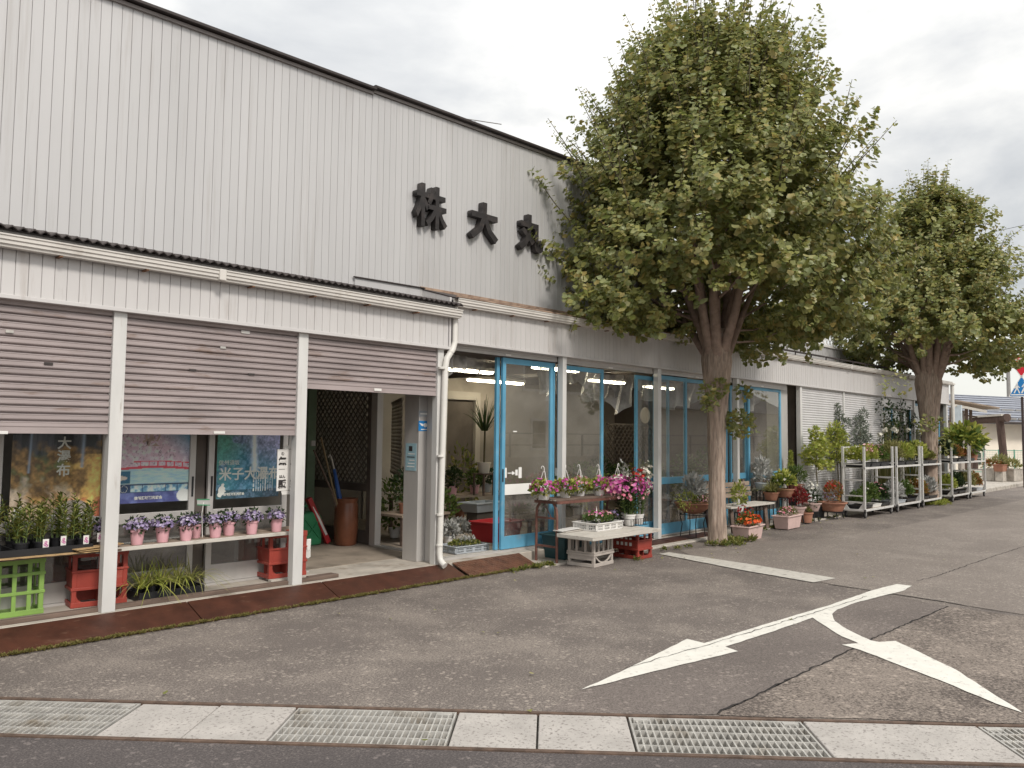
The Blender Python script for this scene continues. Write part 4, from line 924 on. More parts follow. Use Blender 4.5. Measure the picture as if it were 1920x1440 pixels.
# shelf boards
bd = Thing('shelf_board', 'rough edged board with torn cardboard carrying the leafy seedlings', 'board', (2.0, 6.8, .56))
bd.part('board', MB().box(1.2, 2.55, 6.60, 6.98, .558, .575), 'woodold', bevel=.003)
cb = MB(); edge = [(1.2 + i * .045, 6.575 + rnd.uniform(-.008, .012)) for i in range(28)]
cb.strip([(x, y, .578) for x, y in edge], [(x, 6.97, .579) for x, y in edge]); cb.strip([(x, y, .572 + rnd.uniform(-.004, .002)) for x, y in edge], [(x, y, .5785) for x, y in edge])
bd.part('cardboard_sheet', cb, 'card')
bd.part('cardboard_sheet', MB().bar((2.20, 6.60, .600), (2.56, 6.66, .612), .10, .006).bar((2.22, 6.62, .588), (2.5, 6.64, .592), .12, .006), 'card')
pk = Thing('shelf_plank', 'long weathered plank on crates carrying the pink flower pots', 'plank', (3.3, 6.75, .56))
pk.part('plank', MB().bar((2.36, 6.70, .572), (4.10, 6.74, .572), .13, .020), 'wood', bevel=.003)
pk.part('plank', MB().bar((2.36, 6.615, .568), (4.06, 6.650, .570), .030, .030), 'woodwhite', bevel=.003)
pk.part('plank', MB().bar((3.0, 6.84, .573), (4.30, 6.88, .590), .11, .018), 'wood', bevel=.003)
# seedlings in black trays
for x0, lab in ((1.55, 'black seed tray at the left edge of the shelf board'), (2.08, 'black seed tray near the leftmost post on the shelf board')):
    T = new('seed_tray', lab, 'tray', (x0, 6.79, .581), 'black seed trays')
    m = MB(); m.box(-.26, .26, -.16, .16, 0, .006).box(-.265, .265, -.165, -.158, 0, .05).box(-.265, .265, .158, .165, 0, .05).box(-.265, -.258, -.157, .157, 0, .05).box(.258, .265, -.157, .157, 0, .05)
    T.part('tray', m, 'blackplastic')
k = 0
for x in (1.40, 1.55, 1.70, 1.87, 2.02, 2.18, 2.30):
    for y in (6.71, 6.87):
        T = new('potted_seedling', 'upright leafy green seedling in a black pot in the seed trays', 'plant', (x + rnd.uniform(-.015, .015), y, .588), 'leafy seedlings in black trays', rnd.uniform(0, 6))
        round_pot(T, .052, .085, 'blackplastic')
        leafy_stems(T, 9, (0, 0, .07), .045, .33 if y > 6.8 else .29, .050, .015, 'lf_seed', 17)
for x, z, r_ in ((1.62, .665, .1), (2.02, .655, -.05), (2.14, .668, .15), (2.30, .660, 0), (2.40, .672, .05)):
    T = new('plant_label', 'small white flower label stuck in front of the leafy seedlings', 'label', (x, 6.648, z), 'white labels on the seedlings', r_)
    T.part('card', MB().box(-.020, .020, 0, .002, -.035, .035), 'whiteplastic')
    T.part('flower_print', Leaves().add([(0, -.002, .012), (-.006, -.002, -.004), (.006, -.002, -.012)], [(1, 0, 0)] * 3, [(0, -1, 0)] * 3, .022, .022, 'disc'), 'fl_magenta', stuff=True)
# pink pots of purple flowers on the plank
pinks = [(2.50, 6.80, 'pink pot half hidden behind the leftmost post on the plank'), (2.70, 6.69, 'pink pot of purple flowers just right of the leftmost post'), (2.915, 6.71, 'pink pot of purple flowers, third along the plank from the leftmost post'), (3.10, 6.68, 'pink pot of purple flowers in the front row below the bridge poster'),
         (3.23, 6.79, 'pink pot of purple flowers set back beside the small green price flag'), (3.37, 6.70, 'pink pot of purple flowers in front of the window handles'), (3.53, 6.77, 'pink pot of purple flowers set back at the left of the blue waterfall poster'), (3.72, 6.71, 'pink pot of purple flowers below the middle of the blue waterfall poster'), (3.98, 6.73, 'last pink pot of purple flowers at the doorway end of the plank')]
for x, y, lab in pinks:
    T = new('flower_pot', lab, 'flower pot', (x, y, .584), 'pink pots of purple flowers', rnd.uniform(0, 6)); k_ = rnd.uniform(.85, 1.12); tx_ = rnd.uniform(-.02, .02)
    round_pot(T, .056, .118, 'pinkpot', .76, soil=True)
    T.part('leaf_collar', Leaves().add(*bush(70, (0, 0, .125), (.07, .07, .035), .1), .035, .026, 'leaf'), 'lf_dark', stuff=True)
    blooms(T, int(95 * k_), (tx_, -.01, .15), (.095 * k_, .09, .065 * k_), .027, 'fl_purple', .4, .7, -.3); leafy(T, 40, (tx_, 0, .16), (.09, .09, .06), .03, .02, 'lf_dark', 'leaf', .5, .7, -.2)
T = new('price_flag', 'small green edged price flag on a stick among the pink pots', 'price flag', (3.235, 6.66, .60))
T.part('stick', MB().tube([(0, 0, 0), (-.012, 0, .20), (.0, 0, .30)], .003, 6), 'whiteplastic')
T.part('flag', MB().prism([(-.055, 0, .28), (.055, 0, .27), (.05, 0, .32), (-.06, 0, .325)], (0, .003, 0)), 'lf_silver')
T.part('flag_border', MB().bar((-.058, -.002, .28), (.057, -.002, .27), .003, .008).bar((-.062, -.002, .325), (.052, -.002, .32), .003, .008), 'jerry')
# grassy tray on the sill
T = new('seed_tray', 'black tray of drooping spider grass on the sill below the plank', 'tray', (3.0, 6.80, .123), None, .02)
T.part('tray', MB().box(-.27, .27, -.12, .12, 0, .01).box(-.275, .275, -.13, -.121, 0, .07).box(-.275, .275, .121, .13, 0, .07).box(-.275, -.268, -.12, .12, 0, .07).box(.268, .275, -.12, .12, 0, .07), 'blackplastic')
m = MB()
for i in range(6): m.lathe((-.22 + i * .088, rnd.uniform(-.04, .04), .02), [(.03, 0), (.042, .08), (.035, .08), (.02, .07)], 10)
T.part('pot', m, 'blackplastic', stuff=True)
for i in range(6): grassy(T, 40, (-.22 + i * .088, rnd.uniform(-.05, .04), .09), .27, .26, 'lf_straw' if i % 2 else 'lf_lime', .012, 1.15)

# ------------------------------------------------------------------ posters behind the window glass
def fbm(x, y, s=0, oct=5):
    def vn(x, y, s):
        xi, yi = np.floor(x).astype(int), np.floor(y).astype(int); fx, fy = x - xi, y - yi; fx = fx * fx * (3 - 2 * fx); fy = fy * fy * (3 - 2 * fy)
        h = lambda a, b: ((np.sin(a * 127.1 + b * 311.7 + s * 74.7) * 43758.5453) % 1.0)
        return (h(xi, yi) * (1 - fx) + h(xi + 1, yi) * fx) * (1 - fy) + (h(xi, yi + 1) * (1 - fx) + h(xi + 1, yi + 1) * fx) * fy
    v = 0; a = .5
    for i in range(oct): v = v + a * vn(x * 2 ** i, y * 2 ** i, s + i); a *= .5
    return v
def lerp(a, b, t): return a + (np.array(b) - a) * np.clip(t, 0, 1)[..., None]
def poster(label, x0, x1, z0, z1, y, paint, gain=2.2, nx=110, ny=150):
    T = Thing('poster', label, 'poster', ((x0 + x1) / 2, y, (z0 + z1) / 2), 'travel posters in the shop windows')
    u, v = np.meshgrid(np.linspace(0, 1, nx), np.linspace(0, 1, ny)); C_ = np.clip(paint(u, v, (x1 - x0) / (z1 - z0)) * gain, 0, .85)
    m = MB(); m.v = [(x0 + (x1 - x0) * a, y, z0 + (z1 - z0) * b) for a, b in zip(u.ravel(), v.ravel())]
    m.f = [(j * nx + i, j * nx + i + 1, (j + 1) * nx + i + 1, (j + 1) * nx + i) for j in range(ny - 1) for i in range(nx - 1)]
    o = T.part('sheet', m, 'print')
    at = o.data.color_attributes.new('print', 'FLOAT_COLOR', 'POINT')
    arr = np.ones((nx * ny, 4), np.float32); arr[:, :3] = C_.reshape(-1, 3); at.data.foreach_set('color', arr.ravel())
    T.part('backing', MB().box(x0, x1, y + .001, y + .002, z0, z1), 'interiorlight')
    return T
def autumn(u, v, k):
    x = u * 7; y = v * 7 / k; n1 = fbm(x, y, 1); n2 = fbm(x * 2.3, y * 2.3, 5); n3 = fbm(x * 5, y * 5, 9)
    c = np.zeros(u.shape + (3,)) + np.array([.10, .055, .02])
    c = lerp(c, (.30, .17, .06), (n2 - .35) * 3); c = lerp(c, (.07, .10, .03), (n1 - .52) * 6)
    c = lerp(c, (.40, .31, .25), ((.36 - v) * 5 + (n1 - .5) * 4) * (u < .75) * (1.0)); c = lerp(c, (.55, .33, .10), ((u - .66) * 6 + (n1 - .5) * 5) * (v < .62))
    c = lerp(c, (.34, .10, .05), ((u - .72) * 5 + (.22 - v) * 6 + (n2 - .5) * 4) * (v < .24))
    c = c * (.45 + n3[..., None] * 1.25)
    cliff = lerp(np.zeros(u.shape + (3,)) + np.array([.012, .014, .022]), (.07, .075, .10), (fbm(x * 2.5, y * .4, 3) - .45) * 3)
    t = np.clip((v - .60 + (n1 - .5) * .35) * 9, 0, 1); c = c * (1 - t[..., None]) + cliff * t[..., None]
    for cx, w_, b in ((.19, .012, .46), (.765, .018, .50)):
        f_ = np.exp(-((u - cx - (v - .7) * .05) / w_) ** 2) * (v > b) * (v < .80); c = lerp(c, (.25, .32, .44), f_ * .8)
    a = ((u - .68) / .24) ** 2 + ((v - .06) / .16) ** 2 < 1; c = np.where(a[..., None], np.array([.20, .17, .155]) * (.7 + n3[..., None] * .6), c)
    c = np.where((v < .05)[..., None], np.array([.05, .05, .055]), c)
    return c
def bridge(u, v, k):
    x = u * 8; y = v * 8 / k; n1 = fbm(x, y, 2); n2 = fbm(x * 3, y * 3, 4); n3 = fbm(x * 7, y * 7, 6)
    c = np.zeros(u.shape + (3,)) + np.array([.36, .26, .32]); c = lerp(c, (.50, .42, .48), (n2 - .4) * 3); c = lerp(c, (.17, .11, .15), (n3 - .60) * 8 * (v > .34))
    c = lerp(c, (.26, .13, .20), (v - .62) * 2.2); c = lerp(c, (.05, .16, .26), ((u - .55) * 2 + (v - .60) * 3.2))
    deck = .315 + .02 * np.sin(u * PI)
    c = np.where((v < deck)[..., None], lerp(np.zeros(u.shape + (3,)) + np.array([.20, .32, .42]), (.36, .46, .52), (fbm(x * 1.5, y * 8, 8) - .3) * 2), c)
    red = (np.abs(v - deck) < .011) | ((np.abs(v - deck - .055) < .005) & (u > .25)) | ((v > deck) & (v < deck + .055) & ((u * 9) % 1 < .12) & (u > .3))
    c = np.where(red[..., None], np.array([.50, .035, .06]), c)
    c = np.where((v < .18)[..., None], np.array([.012, .03, .075]), c)
    th = (v > .105) & (v < .165) & (u > .22) & (u < .98) & ((u - .22) % .152 > .008); c = np.where(th[..., None], lerp(np.zeros(u.shape + (3,)) + np.array([.06, .16, .26]), (.42, .52, .58), (n2 - .35) * 3), c)
    b = (v > .185) & (v < .30) & (u < .22); c = np.where(b[..., None], np.array([.012, .075, .14]), c); bb = ((u - .08) / .10) ** 2 + ((v - .235) / .022) ** 2 < 1; c = np.where((b & bb)[..., None], np.array([.45, .32, .29]), c)
    c = np.where((b & ((v > .297) | (u > .213)))[..., None], np.array([.45, .5, .52]), c)
    c = np.where((v < .095)[..., None], lerp(np.zeros(u.shape + (3,)) + np.array([.035, .04, .13]), (.09, .11, .25), (n1 - .45) * 4), c)
    ci = ((u - .93) / .10) ** 2 + ((v - .055) / .062) ** 2 < 1; c = np.where(ci[..., None], np.array([.72, .65, .58]), c)
    return c
def bluefall(u, v, k):
    x = u * 7; y = v * 7 / k; n1 = fbm(x, y, 12); n2 = fbm(x * 3, y * 3, 14); n3 = fbm(x * 6, y * 6, 15)
    c = np.zeros(u.shape + (3,)) + np.array([.018, .055, .095]); c = lerp(c, (.10, .16, .25), (n2 - .40) * 4); c = lerp(c, (.035, .15, .12), ((.45 - u) * 1.6 + (v - .35)) * 1.4 * (n1 > .3)); c = lerp(c, (.20, .19, .32), ((u - .3) * 1.3 + (v - .55) * 2) * (n2 + .3))
    c = c * (.35 + n3[..., None] * 1.35); c = lerp(c, (.02, .17, .24), (.34 - np.abs(v - .26)) * 1.8 * (n1 + .2))
    f_ = np.exp(-((u - .56 - (1 - v) * .05) / (.03 + .03 * (1 - v))) ** 2) * (v > .30) * (.6 + .5 * n2); c = lerp(c, (.46, .50, .60), f_)
    c = np.where((v < .10)[..., None], c * .45, c); sm = (v > .07) & (v < .29) & (u > .56) & (u < .92) & ((u * 26) % 1 < .32) & (n3 > .36); c = np.where(sm[..., None], np.array([.40, .45, .48]), c)
    return c
def silhouette(T, x, z, h, y):
    pts = [(.35, 0), (.1, .06), (0, .2), (.12, .34), (.1, .55), (.2, .72), (.38, .8), (.42, .95), (.62, 1.0), (.72, .9), (.62, .78), (.80, .66), (.74, .52), (.9, .42), (.74, .36), (.66, .2), (.5, .16)]
    T.part('map_shape', MB().prism([(x + p * h * .75, y, z + q * h) for p, q in pts][::-1], (0, .001, 0)), 'whitemark')
po1 = poster('autumn waterfall poster behind the leafy seedlings', 1.868, 2.535, .74, 1.66, 7.024, autumn, 1.7)
for ch_, z in (('大', 1.392), ('瀑', 1.285), ('布', 1.175)): text(po1, ch_, .105, 2.235, 7.021, z, 'whitemark', bold=.002)
silhouette(po1, 1.885, .80, .12, 7.022); po1.part('text_line', MB().box(2.10, 2.40, 7.020, 7.0215, .822, .836), 'whitemark')
po2 = poster('cherry blossom poster with a red bridge behind the pink pots', 2.63, 3.29, .885, 1.80, 7.062, bridge)
text(po2, '坂', .17, 2.945, 7.059, 1.44, 'pinkplanter', bold=.003)
text(po2, '信州須坂観光協会', .030, 2.93, 7.059, .925, 'whitemark', bold=.001); silhouette(po2, 2.61, .91, .12, 7.060)
st_ = MB()
for i in range(5):
    a0 = PI / 2 + i * 2 * PI / 5; c_ = Vector((2.722, 7.059, 1.008)); pr = [c_ + Vector((.030 * math.cos(a0 + t), 0, .030 * math.sin(a0 + t))) for t in (-.42, 0, .42)]
    for q0, q1 in zip(pr, pr[1:]): st_.bar(q0, q1, .003, .003)
    st_.bar(pr[2], c_ + Vector((.022 * math.cos(a0 + PI / 5), 0, .022 * math.sin(a0 + PI / 5))), .003, .003)
po2.part('blossom_emblem', st_, 'whitemark', stuff=True)
po3 = poster('blue green waterfall poster beside the white notice board', 3.525, 4.165, .885, 1.72, 7.024, bluefall)
text(po3, '信州須坂', .052, 3.645, 7.021, 1.215, 'whitemark'); text(po3, '米子大瀑布', .128, 3.86, 7.021, 1.105, 'whitemark', bold=.0025, sx=.98); silhouette(po3, 3.535, .90, .13, 7.022)
text(po3, '信州須坂観光協会', .026, 3.70, 7.021, .925, 'whitemark', bold=.001)
# white notice board
T = Thing('notice_board', 'white hanging board with bold black characters by the doorway post', 'notice', (4.02, 6.63, 1.15))
T.part('board', MB().prism([(3.91, 6.628, .965), (4.14, 6.628, .975), (4.14, 6.628, 1.345), (3.91, 6.628, 1.348)], (0, .008, 0)), 'whiteplastic')
T.part('mount', MB().prism([(3.985, 6.632, 1.35), (4.10, 6.632, 1.35), (4.09, 6.632, 1.38), (4.06, 6.632, 1.385), (4.06, 6.632, 1.5), (4.03, 6.632, 1.5), (4.03, 6.632, 1.385), (3.99, 6.632, 1.38)], (0, .004, 0)), 'whiteplastic')
T.part('mount', MB().prism([(3.97, 6.632, .93), (4.06, 6.632, .93), (4.07, 6.632, .965), (3.96, 6.632, .965)], (0, .004, 0)), 'whiteplastic')
for s_, sz, x, z, b in (('無', .078, 3.963, 1.235, .004), ('人', .078, 4.085, 1.235, .004), ('販', .078, 3.963, 1.025, .004), ('売', .078, 4.085, 1.025, .004), ('む', .032, 3.963, 1.305, .001), ('じん', .032, 4.085, 1.305, .001), ('はん', .032, 3.963, 1.095, .001), ('ばい', .032, 4.085, 1.095, .001)):
    text(T, s_, sz, x, 6.626, z, 'ink', bold=b)
T.part('divider_line', MB().box(3.925, 3.99, 6.626, 6.6275, 1.163, 1.167).box(4.05, 4.12, 6.626, 6.6275, 1.163, 1.167), 'ink', stuff=True)
# stickers and notices on the pillar
T = Thing('sticker', 'blue sticker with a white winged emblem on the pillar', 'sticker', (5.80, 6.738, 1.575))
a, b = W(784.5, 808, 6.739), W(809.5, 789.5, 6.739)
T.part('sheet', MB().box(a.x, b.x, 6.737, 6.7395, a.z, b.z), 'signblue')
cx, cz = (a.x + b.x) / 2, (a.z + b.z) / 2 + .008
em = MB().lathe((0, 0, 0), [(.024, 0), (.024, .0015)], 16); em.v = [(cx + x, 6.7362 - z, cz + y) for x, y, z in em.v]
T.part('emblem', em, 'whitemark')
for s_ in (-1, 1): T.part('wing', MB().prism([(cx + s_ * .028, 6.7365, cz - .012), (cx + s_ * .055, 6.7365, cz - .006), (cx + s_ * .088, 6.7365, cz + .026), (cx + s_ * .05, 6.7365, cz + .016), (cx + s_ * .028, 6.7365, cz + .014)][::s_], (0, -.001, 0)), 'whitemark')
T.part('text_line', MB().box(cx - .06, cx + .06, 6.7362, 6.7368, a.z + .012, a.z + .022), 'whitemark')
T = Thing('sticker', 'grey worn paper sticker above the blue emblem on the pillar', 'sticker', (5.80, 6.738, 1.70))
a, b = W(785, 781, 6.739), W(809, 771, 6.739); T.part('sheet', MB().box(a.x, b.x, 6.737, 6.7395, a.z, b.z), 'greyplastic')
T.part('text_line', MB().box(a.x + .02, b.x - .02, 6.7362, 6.7368, (a.z + b.z) / 2 - .008, (a.z + b.z) / 2 + .008), 'whitemark')
T = Thing('paper_notice', 'pale blue notice on the shaded side of the pillar', 'notice', (5.688, 6.87, 1.25))
T.part('sheet', MB().box(5.686, 5.689, 6.775, 6.955, 1.10, 1.40), M('paleblue', (.30, .46, .52), .6, 0, .08, 20))
for i in range(5): T.part('text_line', MB().box(5.685, 5.686, 6.80, 6.93 - .02 * (i % 3), 1.14 + i * .035, 1.150 + i * .035), 'whitemark' if i != 3 else 'ink')
T.part('drawing', MB().box(5.685, 5.686, 6.84, 6.90, 1.315, 1.37), 'ink')

# ------------------------------------------------------------------ things in the doorway
T = new('jerrycan', 'green plastic jerrycan on the floor inside the doorway', 'jerrycan', (5.52, 8.62, .125), None, .15)
T.part('body', MB().prism([(-.17, -.09, 0), (.17, -.09, 0), (.17, -.09, .34), (.10, -.09, .42), (-.17, -.09, .40)], (0, .18, 0)), 'jerry', bevel=.035)
T.part('handle', MB().tube([(-.12, 0, .40), (-.10, 0, .47), (-.02, 0, .485), (.05, 0, .47), (.07, 0, .41)], .014, 8), 'jerry', smooth=True)
T.part('cap', MB().lathe((-.14, 0, .40), [(.028, 0), (.028, .05), (.02, .052)], 12), 'redplastic')
T.part('rib', MB().bar((-.12, -.095, .08), (.12, -.095, .33), .02, .008).bar((-.12, -.095, .33), (.12, -.095, .08), .02, .008), 'jerry')
T = new('umbrella_jar', 'brown glazed jar holding sticks and a blue umbrella', 'jar', (5.90, 8.35, .125))
T.part('jar', MB().lathe((0, 0, 0), [(.12, 0), (.135, .02), (.15, .25), (.145, .48), (.13, .52), (.14, .55), (.145, .575), (.12, .575), (.118, .5)], 24), 'jar', smooth='auto')
st = Thing('umbrella', 'blue furled umbrella standing in the brown jar', 'umbrella', (5.90, 8.35, .3))
st.part('canopy', MB().tube([(5.90, 8.37, .35), (5.83, 8.40, .70), (5.76, 8.43, 1.06)], [.012, .032, .018], 8), 'blueplastic', smooth=True)
st.part('handle', MB().tube([(5.76, 8.43, 1.06), (5.73, 8.44, 1.18), (5.70, 8.44, 1.24), (5.68, 8.44, 1.2)], .010, 6), 'woodwhite')
for i, (dx, h_, lab) in enumerate(((-.30, 1.45, 'tall thin bamboo stick leaning out of the brown jar'), (-.40, 1.30, 'brown walking stick leaning left from the brown jar'))):
    k = Thing('walking_stick', lab, 'stick', (5.86, 8.36, .3), 'sticks in the brown jar')
    k.part('shaft', MB().tube([(5.88, 8.34 + i * .02, .3), (5.80 + dx * .3, 8.36, .8), (5.84 + dx, 8.40, h_)], .011, 6), 'bamboo' if i == 0 else 'woodold')
T = new('long_box', 'red printed long box leaning near the brown jar', 'box', (5.72, 8.55, .125), None, .1)
T.part('carton', MB().bar((.06, 0, .02), (-.22, .05, .58), .075, .06), 'redplastic', bevel=.003)
T.part('printed_panel', MB().bar((.01, -.034, .12), (-.17, .006, .48), .030, .004, up=(0, 1, 0)), 'whitemark')
T = Thing('broom', 'dark broom hanging on the back wall of the doorway', 'broom', (5.55, 9.5, .4))
T.part('stick', MB().tube([(5.52, 9.5, .9), (5.52, 9.52, 1.9)], .012, 6), 'bamboo'); T.part('bristles', MB().tube([(5.52, 9.5, .9), (5.54, 9.5, .35)], [.03, .11], 8), 'interior')

# ------------------------------------------------------------------ interior of the shop
for (x, y), lab in (((8.45, 8.9), 'lit fluorescent fitting near the open sliding door under the ceiling'), ((10.5, 10.3), 'longer lit fluorescent fitting deeper in the shop'), ((9.0, 7.6), 'lit fluorescent fitting seen through the upper glass of the second bay'), ((11.6, 8.6), 'lit fluorescent fitting behind the glass left of the trunk'), ((13.6, 8.8), 'lit fluorescent fitting behind the last blue door')):
    L = .5 if y < 9 else .7
    T = Thing('ceiling_lamp', lab, 'lamp', (x, y, 2.5), 'lit ceiling lamps')
    T.part('housing', MB().box(x - L - .05, x + L + .05, y - .08, y + .08, 2.50, 2.55), 'whiteplastic'); T.part('tube', MB().tube([(x - L, y, 2.475), (x + L, y, 2.475)], .020, 8), 'tube')
    T.part('tube', MB().tube([(x - L, y - .06, 2.48), (x + L, y - .06, 2.48)], .018, 8), 'tube')
T = Thing('inner_doorway', 'pale inner door frame on the back wall of the shop', 'door', (9.6, 10.8, .1))
T.part('frame', MB().box(8.9, 9.02, 10.80, 10.89, .03, 2.3).box(10.5, 10.62, 10.80, 10.89, .03, 2.3).box(9.02, 10.5, 10.80, 10.89, 2.15, 2.3).box(9.72, 9.80, 10.82, 10.88, .03, 2.15), 'interiorlight')
T.part('pane', MB().box(9.03, 10.49, 10.86, 10.87, .04, 2.14), 'interiordark')
T.part('wall_band', MB().box(8.0, 8.88, 10.86, 10.89, .05, 2.5), 'interiorlight')
def film(label, pts0, drop, n=26, depth=.10):
    """gathered clear plastic sheet hanging from a line"""
    T = Thing('plastic_sheet', label, 'plastic sheet', tuple(pts0[0]), 'clear plastic sheets hung inside the shop')
    m = MB(); rows = 9; path = []
    for a, b in zip(pts0, pts0[1:]):
        for i in range(n): path.append(Vector(a).lerp(Vector(b), i / n))
    path.append(Vector(pts0[-1])); N_ = len(path); ph = rnd.uniform(0, 6)
    for j in range(rows):
        t = j / (rows - 1)
        for i, p in enumerate(path):
            u = i / (N_ - 1); d = drop(u)
            m.v.append((p.x + .03 * math.sin(9 * u + 4 * t + ph), p.y + depth * .5 * math.sin(u * 31 + t * 2.2 + ph) * (.3 + t) + .02 * math.sin(u * 70 + t * 5), p.z - d * t + .035 * math.sin(u * 22 + 7 * t + ph) * t))
    for j in range(rows - 1):
        for i in range(N_ - 1): m.f.append((j * N_ + i, j * N_ + i + 1, (j + 1) * N_ + i + 1, (j + 1) * N_ + i))
    T.part('sheet', m, 'film', smooth=True)
    return T
film('crumpled clear plastic bundled beside the white downpipe', [(5.98, 6.75, 2.44), (6.35, 6.85, 2.44), (7.3, 7.1, 2.42)], lambda u: .42 * math.exp(-6 * u) + .16)
film('tied plastic sheet draped like a curtain in the open bay', [(8.7, 6.95, 2.44), (9.35, 7.0, 2.40), (10.1, 6.95, 2.44)], lambda u: .15 + .22 * abs(math.sin(u * PI * 2)) + .25 * u)
film('plastic sheet hanging behind the second blue door', [(7.95, 7.0, 2.42), (8.7, 6.98, 2.42)], lambda u: .30 + .12 * math.sin(u * 5))
film('plastic sheet sagging behind the door right of the trunk', [(12.6, 6.95, 2.42), (13.4, 6.95, 2.35), (14.35, 6.95, 2.42)], lambda u: .14 + .34 * math.sin(PI * u))
film('plastic sheet stretched behind the doors left of the trunk', [(10.15, 7.0, 2.43), (11.2, 6.95, 2.38), (12.4, 7.0, 2.42)], lambda u: .22 + .20 * math.sin(PI * (1 - u)))
# lattice panels inside
def lattice(label, a, b, z0, z1, mat='interiordark', step=.13):
    a, b = Vector(a), Vector(b); L = (b - a).length; d = (b - a) / L
    T = Thing('lattice_panel', label, 'lattice', (a.x, a.y, z0), 'lattice panels inside the shop'); m = MB(); H_ = z1 - z0
    i = -H_
    while i < L:
        for s_ in (0, 1):
            u0, u1 = i, i + H_; t0 = max(0, -u0 / H_); t1 = min(1, (L - u0) / H_)
            if t1 - t0 > .03:
                f = lambda t: a + d * (u0 + H_ * t) + Vector((0, 0, (z0 + H_ * t) if s_ == 0 else (z1 - H_ * t)))
                m.bar(f(t0), f(t1), .012, .022)
        i += step
    T.part('lattice', m, mat, stuff=True)
    T.part('frame_rail', MB().bar(a + Vector((0, 0, z0)), b + Vector((0, 0, z0)), .03, .04), mat); T.part('frame_rail', MB().bar(a + Vector((0, 0, z1)), b + Vector((0, 0, z1)), .03, .04), mat)
lattice('wooden lattice screen seen through the doorway partition', (7.2, 8.9, 0), (8.2, 10.4, 0), .9, 2.0, 'interior', .11)
lattice('dim lattice panel on the dark partition behind the brown jar', (6.19, 8.2, 0), (6.19, 9.5, 0), .85, 2.25, 'interior', .10)
lattice('diamond lattice screen behind the open bay', (13.0, 9.6, 0), (15.0, 9.6, 0), .6, 1.75, 'interiordark', .14)
T = Thing('wall_clock', 'round pale clock high on the inner wall of the open bay', 'clock', (13.8, 9.5, 1.95))
T.part('rim', MB().tube([(14.2 + .16 * math.cos(t * PI / 8), 9.5, 1.95 + .16 * math.sin(t * PI / 8)) for t in range(17)], .015, 6, False), 'interiorlight'); dm = MB().lathe((0, 0, 0), [(.15, 0), (.15, .01)], 20); dm.v = [(14.2 + x, 9.51 - z, 1.95 + y) for x, y, z in dm.v]; T.part('face', dm, 'interiorlight')
# display benches with plants
def bench_shelf(label, x0, x1, y0, y1, z):
    T = Thing('plant_shelf', label, 'shelf', (x0, y0, .03), 'plant shelves inside the shop')
    T.part('shelf_top', MB().box(x0, x1, y0, y1, z - .03, z), 'wood')
    for x in (x0 + .04, x1 - .04):
        for y in (y0 + .04, y1 - .04): T.part('leg', MB().box(x - .02, x + .02, y - .02, y + .02, .03, z - .031), 'woodold')
bench_shelf('plant shelf inside the partly open sliding door', 7.0, 9.2, 8.5, 8.95, .62)
bench_shelf('low plant shelf behind the inner partition of the doorway', 6.3, 7.1, 7.75, 8.35, .50)
bench_shelf('long display bench behind the glass doors of the middle bays', 9.6, 14.3, 7.6, 8.0, .62)
ins = [('lf_green', 7.15, 8.6, .62, .16, .30, 'whiteplastic'), ('lf_dark', 7.55, 8.65, .62, .15, .32, 'whiteplastic'), ('lf_dark', 8.0, 8.7, .62, .15, .28, 'pinkpot'), ('lf_green', 8.45, 8.7, .62, .13, .24, 'pinkpot'), ('lf_dark', 8.8, 8.8, .62, .14, .26, 'greyplastic'),
       ('lf_silver', 6.62, 7.85, .13, .15, .22, 'terracotta'), ('lf_silver', 7.0, 8.0, .13, .14, .22, 'whiteplastic'), ('lf_dark', 6.5, 7.95, .50, .17, .45, 'terracotta'), ('lf_lime', 6.85, 7.9, .50, .12, .22, 'beige'), ('lf_silver', 7.05, 8.1, .50, .13, .55, 'terracotta'),
       ('lf_silver', 6.72, 7.35, .13, .13, .17, 'whiteplastic'), ('lf_silver', 6.98, 7.45, .13, .13, .18, 'beige'),
       ('lf_green', 9.9, 7.8, .62, .20, .35, 'whiteplastic'), ('lf_dark', 10.4, 7.8, .62, .2, .4, 'terracotta'), ('lf_green', 10.9, 7.8, .62, .2, .3, 'whiteplastic'), ('lf_olive', 11.5, 7.8, .62, .22, .34, 'terracotta'), ('lf_green', 12.0, 7.8, .62, .2, .38, 'whiteplastic'), ('lf_green', 12.9, 7.8, .62, .22, .45, 'terracotta'), ('lf_green', 13.6, 7.7, .62, .25, .55, 'terracotta'), ('lf_olive', 14.0, 7.75, .62, .18, .35, 'whiteplastic')]
words = {'lf_green': 'green leafy', 'lf_dark': 'dark leafy', 'lf_silver': 'silver leaved', 'lf_lime': 'lime leaved', 'lf_olive': 'olive leaved'}
potw = {'whiteplastic': 'white', 'pinkpot': 'pink', 'greyplastic': 'grey', 'terracotta': 'brown', 'beige': 'cream'}
where = ['at the doorway end of the inner shelf', 'second on the inner shelf', 'in the middle of the inner shelf', 'near the far end of the inner shelf', 'at the blue door end of the inner shelf', 'on the floor behind the doorway partition', 'beside the brown pot behind the partition', 'tall on the low shelf behind the partition', 'trailing from the low shelf behind the partition', 'tallest on the low shelf behind the partition', 'on the floor just inside the downpipe', 'on the floor, set back from the downpipe',
         'first on the bench behind the middle glass', 'second on the bench behind the middle glass', 'third on the bench behind the middle glass', 'behind the glass left of the trunk', 'behind the glass near the trunk', 'behind the glass right of the trunk', 'with broad leaves behind the last blue door', 'ending the bench behind the last door']
